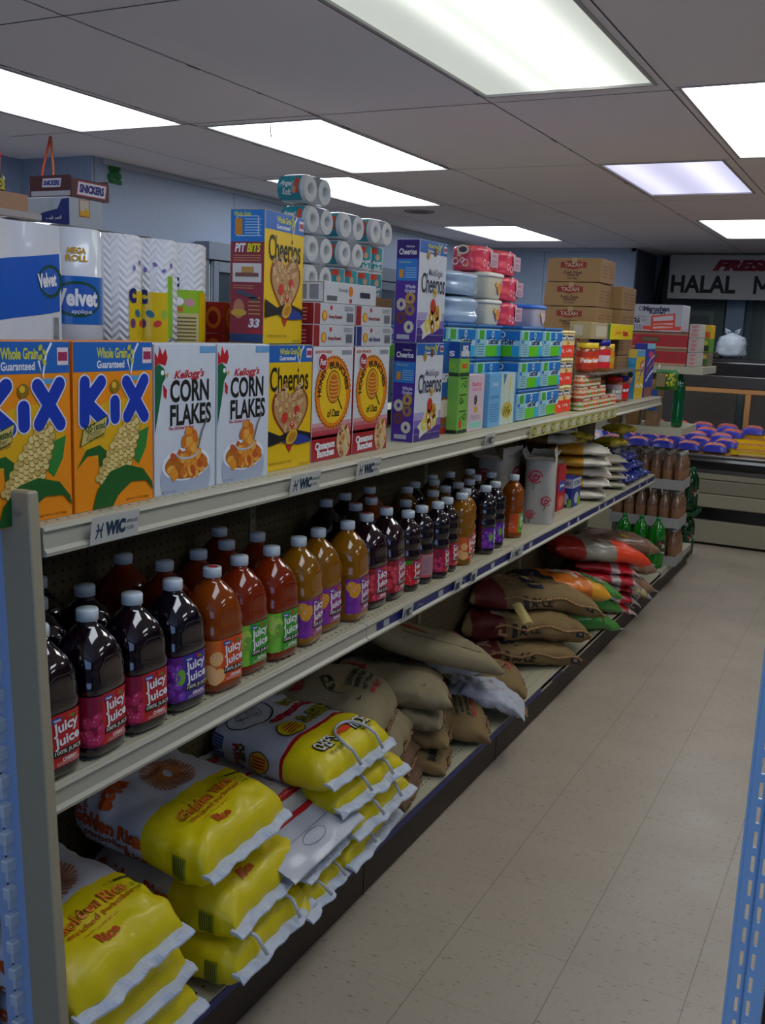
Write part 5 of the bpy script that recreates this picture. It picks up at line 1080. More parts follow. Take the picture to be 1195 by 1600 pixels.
# ================================================================ JUICE ON THE MIDDLE SHELF
def liquid(hexc, rough=.08):
    k = NT('juice_'+hexc); k.link(k.mix(k.noise(14, detail=2), lin(hexc), tuple(x*.6 for x in lin(hexc)[:3])+(1,)), k.b.inputs['Base Color'])
    k.b.inputs['Roughness'].default_value = rough; k.b.inputs['Coat Weight'].default_value = 1.0; k.b.inputs['Coat Roughness'].default_value = .03
    k.b.inputs['Subsurface Weight'].default_value = .0; return k.m
def amber(hexc, dens=18):
    """see-through juice: tinted transmission with a soft cloudy core"""
    k = NT('juice_'+hexc); c = lin(hexc); k.b.inputs['Base Color'].default_value = c; k.b.inputs['Roughness'].default_value = .12
    k.b.inputs['Transmission Weight'].default_value = .45; k.b.inputs['IOR'].default_value = 1.2; k.b.inputs['Coat Weight'].default_value = 1; k.b.inputs['Coat Roughness'].default_value = .03
    k.link(k.mix(k.noise(10, detail=2), c, tuple(x*.75 for x in c[:3])+(1,)), k.b.inputs['Base Color']); return k.m
DARK = liquid('160510'); GRAPE = liquid('0e0716'); ORNG = amber('b4500c'); APPLE = amber('a8360a'); MANGO = amber('b8780e'); BERRY = liquid('200512')
LCOL = {'cherry': ('b8141e', '8a1038', 'CHERRY'), 'grape': ('3c2390', '5a1a78', 'GRAPE'), 'orange': ('d8480e', 'd0641c', 'ORANGE'), 'apple': ('2c9a1a', '7ab83a', 'APPLE'),
        'mango': ('8e2080', '7a2a94', 'MANGO'), 'berry': ('b01450', '8a1a28', 'BERRY'), 'strawberry': ('b81c28', '2c8a1c', 'STRAWBERRY'), 'lime': ('6ab81c', 'c84a1c', 'APPLE')}
CAP = mat('cdd6dc', .4, .03)
def sq_section(e, n=220):
    pts = []
    for i in range(n+1):
        a = -pi+2*pi*i/n; c_, s_ = cos(a), sin(a); q = (abs(c_)**e+abs(s_)**e)**(-1/e); pts.append((q*c_, q*s_))
    L = [0]
    for i in range(n): L.append(L[-1]+math.hypot(pts[i+1][0]-pts[i][0], pts[i+1][1]-pts[i][1]))
    mid = L[n//2]; return pts, [l-mid for l in L]
SQ = sq_section(4.2)
def sqF(r):
    pts, L = SQ
    def F(u, v, h=0):
        t = u/r; lo, hi = 0, len(L)-1
        while hi-lo > 1:
            m_ = (lo+hi)//2
            if L[m_] <= t: lo = m_
            else: hi = m_
        f = (t-L[lo])/(L[hi]-L[lo]); x = pts[lo][0]+(pts[hi][0]-pts[lo][0])*f; y = pts[lo][1]+(pts[hi][1]-pts[lo][1])*f
        q = math.hypot(x, y); return Vector((x*r+x/q*h, y*r+y/q*h, v))
    return F
def juice_label(F, kind, z0, z1, hw, nseg):
    m = MB(); a, b_, nm = LCOL[kind]; H = z1-z0; LM = mat(a, .35, .08, 30, coat=.25); 
    m.rect(F, -hw, z0, hw, z1, LM, 1, nseg, 1); m.rect(F, -hw, z0, -hw*.38, z1, mat(b_, .35, .3, 60, coat=.25), 2, nseg//2, 1)
    random.seed(len(kind)*7)
    FR_ = {'cherry': 'c02a5a', 'grape': '7a3ab0', 'orange': 'e8b070', 'apple': 'a8c850', 'mango': 'd8962c', 'berry': 'd03a4a', 'strawberry': 'd0202a', 'lime': 'd8582a'}[kind]
    for k in range(14 if kind not in ('orange', 'apple', 'mango', 'lime') else 4):
        r = H*(.09 if kind in ('cherry', 'grape', 'berry') else .17); u, v = random.uniform(-hw*.9, -hw*.4), z0+random.uniform(.12, .8)*H
        m.ell(F, u, v, r, r, mat(FR_, .35, .2, 50), 3+.05*k, 14, rings=2); m.ell(F, u-r*.3, v+r*.3, r*.16, r*.16, mat('d8a8b4'), 3.6, 8)
    if kind in ('grape', 'apple'): m.ell(F, -hw*.45, z0+H*.55, H*.12, H*.18, mat('6aa03a'), 4, 14)
    m.text(F, 'Juicy', hw*.10, z0+H*.735, H*.27, WHITE, 5, w=hw*.76, bold=.03, rot=.10); m.text(F, 'Juice', hw*.14, z0+H*.475, H*.25, WHITE, 5, w=hw*.78, bold=.03, rot=.10)
    for o in (1,):
        m.rect(F, -hw*.28, z0+H*.2, hw*.62, z0+H*.335, mat('191210', .5), 4, 10, 1); m.text(F, '100% JUICE', hw*.17, z0+H*.268, H*.10, mat('d8d4c8'), 6, w=hw*.84, bold=.02)
    m.text(F, nm, hw*.2, z0+H*.12, H*.07, mat('e8e0d8'), 5, w=hw*.45, bold=.04); m.rect(F, -hw*.3, z0+H*.86, -hw*.02, z0+H*.95, mat('2a4aa0'), 4, 3, 1); m.text(F, 'Nestle', -hw*.16, z0+H*.905, H*.05, WHITE, 6, w=hw*.2, bold=.03)
    m.rect(F, hw*.62, z0+H*.16, hw*.86, z0+H*.34, mat('d8c02a'), 5, 4, 1); m.ell(F, hw*.2, z0+H*.92, H*.05, H*.05, mat('c83a1c'), 5, 10); m.ell(F, hw*.3, z0+H*.9, H*.06, H*.035, mat('3a8a2a'), 5, 10)
    for k in range(3): m.rect(F, -hw*.2, z0+H*(.03+.025*k), hw*.5, z0+H*(.036+.025*k), mat('e0c8c0'), 5, 8, 1)
    return m
def cap_mesh(r, z, h, n=30):
    m = MB(); m.lathe([(r*.9, z), (r, z+.001), (r, z+h*.85), (r*.93, z+h), (r*.05, z+h+.0006)], CAP, n)
    for k in range(24):
        a = 2*pi*k/24; m.box(0, 0, 0, 0, 0, 0, CAP) if False else None
    return m
def big_bottle(kind, liq):
    t = thing('juice_bottle', None, 'juice bottle'); m = MB()
    pr = [(.040, 0, 2.6), (.048, .002, 3.4), (.0545, .012, 4.2), (.0555, .024, 4.2), (.0540, .028, 4.2), (.0540, .124, 4.2), (.0560, .129, 4.2), (.0565, .136, 4), (.0545, .145, 3.8), (.0545, .165, 3.6), (.0550, .178, 3.2), (.0525, .195, 2.7), (.0450, .213, 2.3), (.0340, .228, 2.1), (.0240, .238, 2), (.0185, .243, 2), (.0180, .252, 2)]
    m.lathe([(r, z) for r, z, e in pr], liq, 44, ex=[e for r, z, e in pr]); 
    # moulded panel ridges on the shoulder faces
    for q in range(4):
        c_, s_ = cos(q*pi/2), sin(q*pi/2); F = lambda u, v, h=0, c_=c_, s_=s_: Vector((c_*(.0546+h)-s_*u, s_*(.0546+h)+c_*u, v))
        V = []; pp = [(-.03, .147), (.03, .140), (.032, .17), (.018, .19), (-.018, .19), (-.032, .17)]
        m.line(F, pp+[pp[0]], .0022, liq, 2)
    m.build('bottle_body', t); m = cap_mesh(.0205, .2485, .0215)
    if kind in ('orange', 'berry'): m.ell(plane((0, 0, .2706), (1, 0, 0), (0, 1, 0)), .002, 0, .012, .010, mat('d83a2a', .5), 2, 16)
    m.build('cap', t)
    juice_label(sqF(.0548), kind, .026, .122, .074, 34).build('paper_label', t); return t
def round_bottle(kind, liq, back=False):
    t = thing('juice_bottle', None, 'juice bottle'); m = MB()
    pr = [(.036, 0), (.041, .003), (.0435, .012), (.0425, .018), (.0425, .102), (.0440, .106), (.0440, .116), (.0395, .126), (.0395, .132), (.0425, .14), (.0435, .155), (.0405, .163), (.0425, .172), (.0415, .186), (.034, .2), (.024, .212), (.0185, .218), (.018, .228)]
    m.lathe(pr, liq, 36); m.build('bottle_body', t); m = cap_mesh(.0205, .224, .021); m.build('cap', t)
    F = cylF(.0428)
    if back:
        m = MB(); m.rect(F, -.062, .022, .062, .098, mat('b8505a', .4), 1, 24, 1); m.rect(F, -.045, .03, .02, .094, mat('b88a94', .4), 2, 12, 1)
        for k in range(11): m.rect(F, -.042, .034+.005*k, .016, .0352+.005*k, mat('5a2a34'), 3, 10, 1)
        m.rect(F, .026, .026, .05, .054, mat('c0b8b8'), 3, 4, 1)
        for k in range(7): m.rect(F, .028+.003*k, .028, .0292+.003*k, .052, INKK, 4)
        m.build('paper_label', t, 'pink label with nutrition panel'); return t
    juice_label(F, kind, .022, .098, .062, 26).build('paper_label', t); return t
BIG = {k: Proto(big_bottle(k, l)) for k, l in (('cherry', DARK), ('grape', GRAPE), ('orange', ORNG), ('apple', APPLE), ('mango', MANGO), ('berry', BERRY))}
RND = {k: Proto(round_bottle(k, l)) for k, l in (('cherry', DARK), ('grape', GRAPE), ('orange', MANGO), ('strawberry', BERRY), ('lime', amber('b0580a')))}
RNDB = round_bottle('cherry', DARK, True)
LB = {'cherry': 'black cherry juice bottle with red label', 'grape': 'dark grape juice bottle with purple label', 'orange': 'orange juice bottle with orange label', 'apple': 'red amber apple juice bottle with green label',
      'mango': 'yellow mango juice bottle with magenta label', 'berry': 'dark berry juice bottle with pink red label', 'strawberry': 'dark strawberry juice bottle', 'lime': 'amber apple juice bottle with lime green label'}
GJ1 = 'large square juice bottles on the middle shelf'; GJ2 = 'small round juice bottles on the middle shelf'
front = [('cherry', -1.256, 1.182), ('cherry', -1.258, 1.303), ('cherry', -1.262, 1.428), ('grape', -1.266, 1.555), ('orange', -1.264, 1.685), ('apple', -1.278, 1.805), ('apple', -1.272, 1.928), ('mango', -1.276, 2.055), ('mango', -1.292, 2.176), ('mango', -1.278, 2.308), ('berry', -1.290, 2.44), ('berry', -1.288, 2.558)]
zm = ZM+.0008
for k, (kd, x, y) in enumerate(front): BIG[kd].at((x, y, zm), random.uniform(-.1, .1), '%s, front row, %s from end post' % (LB[kd], ORD[k]), GJ1)
second = [('cherry', -1.378, 1.298), ('cherry', -1.376, 1.42), ('apple', -1.38, 1.667), ('apple', -1.386, 1.795), ('apple', -1.394, 1.915), ('apple', -1.386, 2.034), ('berry', -1.392, 2.56), ('orange', -1.404, 2.682)]
for k, (kd, x, y) in enumerate(second): BIG[kd].at((x, y, zm), random.uniform(-.2, .2), '%s, second row, %s from end post' % (LB[kd], ORD[k]), GJ1)
third = [('cherry', -1.492, 1.407), ('apple', -1.495, 1.664), ('apple', -1.498, 2.026), ('grape', -1.495, 2.56), ('berry', -1.508, 2.70), ('orange', -1.505, 2.86)]
for k, (kd, x, y) in enumerate(third): BIG[kd].at((x, y, zm), random.uniform(-.2, .2), '%s, back row, %s from end post' % (LB[kd], ORD[k]), GJ1)
fr = [('strawberry', -1.272, 2.675), ('back', -1.275, 2.78), ('cherry', -1.262, 2.875), ('cherry', -1.272, 2.972), ('orange', -1.268, 3.09), ('orange', -1.295, 3.185), ('grape', -1.262, 3.295), ('grape', -1.272, 3.415), ('lime', -1.275, 3.63)]
for k, (kd, x, y) in enumerate(fr):
    if kd == 'back': o = place(RNDB, (x, y, zm), .1); o['label'] = 'dark round juice bottle turned to show its pink nutrition label'; o['group'] = GJ2; continue
    RND[kd].at((x, y, zm), random.uniform(-.15, .25), 'round %s, front row, %s past the square ones' % (LB[kd], ORD[k]), GJ2)
bk = [('cherry', -1.36, 2.84), ('orange', -1.368, 3.072), ('orange', -1.375, 3.19), ('cherry', -1.372, 3.30), ('cherry', -1.368, 3.40), ('grape', -1.39, 3.52), ('grape', -1.37, 3.63), ('orange', -1.472, 3.08), ('grape', -1.5, 3.2), ('orange', -1.468, 3.30), ('grape', -1.52, 3.40), ('cherry', -1.50, 3.52), ('orange', -1.47, 3.65)]
for k, (kd, x, y) in enumerate(bk): RND[kd].at((x, y, zm), random.uniform(-.3, .3), 'round %s, rear, %s past the square ones' % (LB[kd], ORD[k]), GJ2)
for (x, y, z) in ((-1.28, 1.688, .27), (-1.38, 1.667, .27)): pass
# ---------------- flour, sugar and flat pouches further along
FLW = mat('a8a49c', .6, .05, bump=.3, bscale=60); ROSE = mat('b01c34', .5, .2, 60)
def flour_bag():
    t = thing('flour_bag', None, 'flour bag'); w, d, h = .2, .13, .27; m = MB()
    def S(a, b):
        th = 2*pi*a; e = 5; c_, s_ = cos(th), sin(th); q = (abs(c_)**e+abs(s_)**e)**(-1/e); q *= 1+.02*noise.noise(Vector((c_*3, s_*3, b*6))); return Vector((d/2*q*c_*(1-.04*b), w/2*q*s_*(1-.03*b), h*b))
    m.surf(S, 40, 12, FLW); m.add([S(i/40, 0) for i in range(40)], [tuple(range(39, -1, -1))], FLW); m.add([S(i/40, .98) for i in range(40)], [tuple(range(40))], mat('cfcabd', .8)); m0 = m
    m = MB(); random.seed(9)
    def flap(p0, p1, out, l):
        p0, p1, out = Vector(p0), Vector(p1), Vector(out)
        m.surf(lambda a, b: p0.lerp(p1, a)*(1-b*.0)+out*b*l*.7+Vector((.0, .0, .012*noise.noise(Vector((a*4, b*4, l*30))))) , 8, 6, FLW)
    X, Yv = d/2*.94, w/2*.95
    flap((X, -Yv, h-.002), (X, Yv, h-.002), (-.15, .3, 1), .07); flap((-X, Yv, h-.002), (X, Yv, h-.002), (.3, .5, .6), .06); flap((X, -Yv, h-.002), (-X, -Yv, h-.002), (-.2, -.7, .45), .06); flap((-X, -Yv, h-.002), (-X, Yv, h-.002), (-.5, 0, 1), .05)
    m.build('torn_top', t, 'torn open paper top'); m = m0
    F = lambda u, v, h_=0: Vector((d/2*(1-.04*v/h)+.003+h_, u, v)); S2 = lambda u, v, h_=0: Vector((u, -w/2*(1-.03*v/h)-.003-h_, v))
    def rose(Q, u, v, r):
        for k in range(5): m.ring(Q, u+r*.15*cos(k*2), v+r*.15*sin(k*2), r*(1-.18*k), r*(.95-.18*k), r*.17, ROSE, 2+.1*k, 18, k, k+5.6)
        m.line(Q, [(u, v-r), (u-.004, v-r*1.8)], .003, mat('2a5a2a'), 1)
    rose(F, .03, .19, .045); rose(F, -.05, .05, .022); rose(S2, -.02, .2, .03); rose(S2, .03, .1, .022); rose(S2, -.03, .04, .02)
    m.text(F, 'Cake', .0, .1, .018, mat('2a2a2a'), 2, w=.07, bold=.02); m.text(F, 'Flour', .02, .08, .010, mat('6a3a3a'), 2, w=.05); m.line(F, [(-.06, .03), (.07, .035)], .002, mat('a08a7a'), 2); m.build('bag_body', t); return t
P = Proto(flour_bag()); P.at((-1.295, 4.03, zm), .25, 'torn open white flour bag with red roses standing at the shelf edge', 'flour bags'); P.at((-1.45, 3.93, zm), -.1, 'white flour bag with red rose behind the torn open one', 'flour bags')
def mbox(x, y, z, w, h, d, c, lb, paint, rz=0):
    m, F, S, T = carton(w, h, d, mat(c, .45)); paint(m, F, S, w, h, d); o = m.build('grocery_box'); place(o, (x, y, z), rz); return tag(o, lb, 'grocery box')
def pt(m, F, S, w, h, d):
    for Q, ww in ((F, w), (S, d)): m.ell(Q, ww*.5, h*.55, ww*.42, h*.13, mat('2a4aa0'), 2, 20); m.text(Q, 'Jerez', ww*.5, h*.55, .02, WHITE, 3, w=ww*.6, bold=.03); m.ell(Q, ww*.5, h*.2, ww*.35, h*.14, mat('c86a5a'), 2, 18)
mbox(-1.29, 4.27, zm, .11, .205, .05, 'b01c24', 'slim red box with blue oval beside the flour bag', pt)
def pt(m, F, S, w, h, d):
    for Q, ww in ((F, w), (S, d)): m.rect(Q, .001, h*.68, ww-.001, h-.001, mat('a8aeb8'), 1); m.text(Q, 'OCEAN', ww*.5, h*.84, .022, mat('4a5468'), 2, w=ww*.75, bold=.04); m.ell(Q, ww*.55, h*.3, ww*.25, h*.2, mat('a8b0b8'), 2, 20); m.rect(Q, ww*.7, .001, ww-.001, h*.3, mat('7aa83a'), 2)
mbox(-1.262, 4.40, zm, .14, .135, .07, '1a2c80', 'blue and grey box with white lettering on the middle shelf', pt)
def pt(m, F, S, w, h, d):
    m.rect(F, .001, .001, w-.001, h*.35, mat('a85a3a'), 1); m.text(F, 'sugar', w*.5, h*.7, .02, mat('5a5040'), 2, w=w*.6)
mbox(-1.37, 4.42, zm, .2, .2, .1, 'a09a84', 'pale tan box behind the blue grocery box', pt)
def pt(m, F, S, w, h, d): m.rect(S, .01, h*.3, d-.01, h*.8, mat('3a4a7a'), 1); m.rect(F, .01, h*.5, w-.01, h*.9, mat('8a8a8a'), 1)
mbox(-1.50, 3.42, zm+.0, .2, .0001+.2, .05, '2c3550', 'dark blue box in shadow behind the round juice bottles', pt) if False else None
# ================================================================ BAGS ON THE BOTTOM SHELF
YEL = mat('d0bc00', .46, .06, 12, coat=.1, bump=.5, bscale=26); WPL = mat('b9b8c0', .5, .04, 12, coat=.1, bump=.5, bscale=24); STRIP = mat('b9c0cc', .5, .06, 30, bump=.4, bscale=80)
ORT = mat('b84a10', .45); BRR = mat('8a3a1c', .5); GRN2 = mat('5c6a12', .5)
def put(t, x, y, z, rz=0, rx=0, ry=0, sc=None):
    """set a sack down; where it meets the pegboard, the end panel or the shelf above it is pressed flat"""
    place(t, (x, y, z), rz, rx, ry)
    if sc: t.scale = sc
    from mathutils import Euler
    M_ = Matrix.LocRotScale(Vector((x, y, z)), Euler((rx, ry, rz)), Vector(sc or (1, 1, 1))); I_ = M_.inverted()
    for ch in t.children:
        for v in ch.data.vertices:
            p = M_ @ v.co; q = p.copy()
            if q.x < -1.50: q.x = -1.50-.066*(1-math.exp((q.x+1.50)/.066))
            if q.y < 1.146 and q.x < -1.19: q.y = 1.146+(q.y-1.146)*.02
            zt = .771 if z < .8 else 1.225
            if q.z > zt: q.z = zt+(q.z-zt)*.02
            if q.z < ZB and q.x < -1.18 and z < .8: q.z = ZB+.0005
            if (q-p).length > 1e-6: v.co = I_ @ q
    return t
def golden(seed, L=.38, W_=.36, T_=.125, rise=.06, droop=.02, handle=False, top=True, lb=None, ou=0):
    t = thing('rice_bag', lb, 'rice bag', group='golden yellow ended rice bags'); S, G = bag_surface(L, W_, T_, p=10, q=2, n=3.6, wr=.009, seed=seed, rise=rise, droop=droop)
    cut = 1-.158/L; m = bag_body(S, [WPL, YEL], lambda u, s: 1 if u > cut else 0); F = topF(S, L, G); Q = sideF(S, L, G)
    m.text(F, 'Golden Rice', -.01+ou, .112, .030, ORT, 2, w=.20, bold=.045, res=2); m.text(F, 'Golden Rice', -.01+ou, .112, .030, mat('d88a1c', .45), 3, w=.20, bold=.0, res=2)
    m.text(F, 'enriched parboiled', -.01+ou, .084, .017, ORT, 2, w=.19, bold=.01, res=2); m.text(F, 'Rice', -.04+ou, .046, .024, ORT, 2, w=.055, bold=.045, res=2); m.text(F, 'extra long grain', -.03+ou, .068, .006, ORT, 2, w=.10, res=1)
    m.text(F, 'NET WT. 25 lb', .11, .105, .011, GRN2, 2, w=.07, bold=.02, res=1); m.text(F, '(11.34 kg)', .115, .09, .010, GRN2, 2, w=.05, bold=.02, res=1)
    m.line(F, [(.11, .137), (.13, .134), (.15, .130)], .006, mat('3a3c10'), 2); m.ell(F, .16, .128, .012, .004, mat('3a3c10'), 2, 10)
    for k in range(4): m.line(F, [(.09+.012*k, .147-.003*k), (.095+.012*k, .140-.003*k)], .002, mat('3a3c10'), 2)
    # spiral sun of curved rays and the big lettering on the white half
    cx, cy = .02, .238
    for k in range(34):
        a = 2*pi*k/34; m.line(F, [(cx+r*cos(a+r*9), cy+r*.9*sin(a+r*9)) for r in (.014, .026, .038, .05, .06, .070)], .0052, mat('a8643a', .5), 2)
    if top:
        m.text(F, 'Golden', -.03, .35, .045, ORT, 2, w=.19, bold=.06, rot=pi+.35, res=2); m.text(F, 'Rice', -.125, .285, .045, ORT, 2, w=.10, bold=.06, rot=pi+.35, res=2); m.text(F, 'enriched parboiled', -.13, .345, .02, BRR, 2, w=.16, bold=.03, rot=pi+.35, res=2)
    m.text(Q, 'Golden Rice', -.07, .015, .036, ORT, 2, w=.2, bold=.06, res=2); m.text(Q, 'parboiled', -.07, -.015, .018, BRR, 2, w=.12, bold=.03, res=2); m.text(Q, 'Rice', .01, -.03, .022, BRR, 2, w=.06, bold=.04, res=2)
    m.rect(Q, .11, -.03, .145, .02, mat('8a8c1a', .5), 2, 3); 
    for k in range(6): m.rect(Q, .113+.005*k, -.026, .115+.005*k, .016, mat('2c3208'), 3, 1, 4)
    m.build('sack', t); seam_strip(S, W_*.98, STRIP, .028, .010, seed, n=46).build('crimped_seam', t, 'white crimped seam strip')
    if handle: loop_handle(S, W_, mat('b9bcc4', .4, coat=.2), -.09, .07, .085, .025).build('carry_handle', t, 'white plastic loop handle')
    return t
zb = ZB+.001
# two stacks of golden bags by the end post
T_ = .112
put(golden(1, W_=.34, ou=.02, rise=.05, droop=0, top=False, lb='yellow ended rice bag, lowest of the stack next to the end post'), -1.15, 1.345, zb, .04)
put(golden(2, W_=.34, ou=.02, rise=.05, droop=.015, top=False, lb='yellow ended rice bag, middle of the stack next to the end post'), -1.165, 1.335, zb+.10, .05)
put(golden(3, W_=.34, ou=.02, rise=.05, droop=.03, lb='yellow ended rice bag, top of the stack next to the end post'), -1.165, 1.315, zb+.215, .06)
put(golden(4, rise=.05, droop=0, handle=True, top=False, lb='yellow ended rice bag with loop handle, lowest of the second stack'), -1.14, 1.775, zb, .06)
put(golden(5, rise=.05, droop=.02, top=False, lb='yellow ended rice bag, middle of the second stack from the post'), -1.165, 1.785, zb+.115, .08)
put(golden(6, rise=.04, droop=.02, T_=.135, lb='yellow ended rice bag with orange spiral, top of the second stack'), -1.195, 1.735, zb+.258, .05)
# chef rice bags: yellow front, white top with upside down red lettering
REDP = mat('a8141e', .42)
def chef(seed, L=.43, W_=.38, T_=.115, rise=.05, droop=.02, handle=True, lb=None, full=True):
    t = thing('rice_bag', lb, 'rice bag', group='white and yellow chef rice bags'); S, G = bag_surface(L, W_, T_, p=7, q=2, n=3.2, wr=.007, seed=seed, rise=rise, droop=droop); c1, c2 = 1-.13/L, 1-.145/L
    m = bag_body(S, [WPL, YEL, REDP], lambda u, s: 1 if u > c1 else (2 if u > c2 else 0), 60); F = topF(S, L, G); Q = sideF(S, L, G); K = mat('15130c', .5); OL = mat('8a8418', .5)
    for (s_, u, v, w, h_) in (("CHEF'S", -.085, .068, .085, .036), ("RICE", .095, .068, .085, .04)):
        m.text(F, s_, u, v, h_*1.2, K, 2, w=w*1.08, bold=.09, res=2); m.text(F, s_, u, v, h_*1.1, mat('d0d0c0'), 5, w=w*1.0, bold=.02, res=2)
    m.text(F, 'Pride', .01, .07, .028, mat('d83a18'), 3, w=.07, bold=.06, shear=.3, res=2); m.text(F, 'NET WT 25 LBS', -.08, .034, .010, K, 2, w=.07, res=1); m.text(F, 'NET WT', .1, .036, .008, K, 2, w=.06, res=1)
    if full:
        m.text(F, "CHEF'S", .085, .19, .05, OL, 2, w=.19, bold=.05, rot=pi, res=2); m.text(F, "CHEF'S", .085, .19, .05, K, 1.5, w=.195, bold=.09, rot=pi, res=2)
        m.text(F, 'Premium', .03, .245, .032, REDP, 2, w=.2, bold=.06, rot=pi, shear=.2, res=2); m.text(F, 'RICE', .10, .29, .04, OL, 2, w=.12, bold=.06, rot=pi, res=2)
        m.ell(F, -.07, .185, .05, .036, K, 2, 26, rings=3); m.ell(F, -.07, .185, .047, .033, YEL, 3, 26, rings=3)
        for k in range(4): m.rect(F, -.10+.004*(k % 2), .168+.009*k, -.04-.004*(k % 2), .172+.009*k, REDP, 5, 4, 1)
        # line drawing of a cook in a ring
        cx, cy = -.075, .325; m.ring(F, cx, cy, .09, .06, .004, K, 2, 40); m.ring(F, cx+.02, cy, .026, .026, .002, K, 3, 20); m.ring(F, cx-.022, cy+.006, .03, .02, .0025, K, 3, 16, 0, pi*1.6); m.line(F, [(cx+.012, cy-.01), (cx+.02, cy-.014), (cx+.028, cy-.008)], .002, K, 3); m.line(F, [(cx-.05, cy-.02), (cx-.03, cy+.02), (cx, cy+.03), (cx+.05, cy+.035)], .002, K, 3); m.ell(F, cx+.026, cy+.006, .002, .002, K, 3, 8); m.ell(F, cx+.014, cy+.006, .002, .002, K, 3, 8)
    m.rect(Q, -.19, -.03, -.10, .035, mat('3a4678', .5), 2, 6)
    for k in range(8): m.rect(Q, -.187, -.026+.0075*k, -.103, -.0235+.0075*k, mat('9aa0b0'), 3, 6, 1)
    m.text(Q, 'CHEF', -.04, .012, .03, mat('4a4c14'), 2, w=.05, bold=.08, rot=-pi/2+.2, res=1); m.text(Q, 'Pride', -.055, .0, .018, REDP, 3, w=.06, bold=.06, rot=-pi/2+.2, res=1); m.ell(Q, .02, .0, .032, .03, K, 2, 22, rings=2); m.ell(Q, .02, .0, .029, .027, mat('c8961c'), 3, 22, rings=2)
    for k in range(4): m.rect(Q, .0, -.013+.008*k, .04, -.009+.008*k, REDP, 4, 3, 1)
    m.build('sack', t); seam_strip(S, W_*.97, STRIP, .035, .012, seed, n=30).build('crimped_seam', t, 'white crimped seam strip')
    if handle: loop_handle(S, W_, mat('a9acb2', .4, coat=.2), -.05, .08, .08, .02).build('carry_handle', t, 'translucent plastic loop handle')
    return t
put(chef(11, droop=0, rise=.03, full=False, lb='yellow fronted chef rice bag, bottom of the chef stack'), -1.16, 2.31, zb, .10)
put(chef(12, droop=0, rise=.03, full=False, lb='yellow fronted chef rice bag, second from the bottom of the chef stack'), -1.15, 2.335, zb+.075, .0)
put(chef(13, droop=.0, rise=.03, full=False, lb='yellow fronted chef rice bag, third from the bottom of the chef stack'), -1.165, 2.30, zb+.155, -.05)
put(chef(14, droop=.01, rise=.03, L=.46, T_=.13, lb='white topped chef rice bag with upside down lettering, top of its stack'), -1.185, 2.26, zb+.245, .0)
# plain white bag with red stripe and big flat carrying flap between the two stacks
def flap_bag():
    t = thing('rice_bag', 'white rice bag with red stripe and wide flat flap between yellow and chef stacks', 'rice bag'); L, W_, T_ = .42, .40, .10; S, G = bag_surface(L, W_, T_, p=7, q=2, n=3, wr=.008, seed=21, rise=.05, droop=.01)
    m = bag_body(S, [mat('a9a7a4', .5, .04, 12, bump=.25, bscale=40)], lambda u, s: 0); F = topF(S, L, G); K = mat('2a2430')
    m.text(F, 'ROYAL', -.02, .17, .05, REDP, 2, w=.2, bold=.07, res=2); m.ell(F, .12, .10, .04, .036, mat('6a4a50'), 2, 26, rings=3); m.ell(F, .12, .10, .034, .03, mat('b0aaa8'), 3, 26, rings=3); m.ell(F, .12, .095, .014, .016, K, 4, 14); m.arc_text(F, 'FINEST', .12, .10, .028, .008, K, pi*.8, pi*.2, 5, .03)
    for (u, v) in ((.06, .27), (.10, .28), (-.03, .3), (-.12, .29)): m.ell(F, u, v, .02, .018, mat('a81c20', .4, .2), 3, 16); m.ell(F, u+.02, v+.012, .016, .006, mat('1c6a2a'), 3.5, 10, rot=.4); m.ell(F, u-.012, v+.02, .016, .006, mat('1c6a2a'), 3.6, 10, rot=-.5)
    m.rect(F, -.17, .018, .17, .036, REDP, 2, 20, 1); m.text(F, 'premium quality long grain parboiled rice', 0, .027, .008, mat('c8a0a0'), 4, w=.28, res=1); m.build('sack', t)
    m = MB(); PL = mat('a4a8b4', .35, .04, coat=.2); z = (S(1, .25).z+S(1, -.25).z)/2
    def fl(a, b): return Vector((b*.15-.01, (a-.5)*.37+.012*b, z+.010-.055*b**1.4+.004*noise.noise(Vector((a*5, b*4, 2)))))
    m.surf(fl, 24, 10, PL); m.surf(lambda a, b: fl(a, b)-Vector((0, 0, .004)), 24, 10, PL); Ff = lambda a, b, h=0: fl(a/.37+.5, b/.15)+Vector((0, 0, h+.001))
    m.rect(Ff, -.183, .018, .183, .034, REDP, 2, 18, 1); m.ring(Ff, .0, .10, .05, .018, .0016, mat('5a6070'), 2, 24); m.line(Ff, [(-.18, .078), (.18, .078)], .0012, mat('6a7080'), 2)
    m.build('carry_flap', t, 'wide flat plastic carrying flap'); return t
put(flap_bag(), -1.27, 2.00, zb+.175, .03)
put(chef(15, droop=0, rise=.02, full=False, lb='yellow fronted chef rice bag with handle under the wide white flap, lower'), -1.15, 2.03, zb+.0, .12, sc=(1, .8, .8))
put(chef(16, droop=0, rise=.02, full=False, lb='yellow fronted chef rice bag with handle under the wide white flap, upper'), -1.165, 2.05, zb+.085, .08, sc=(1, .8, .8))
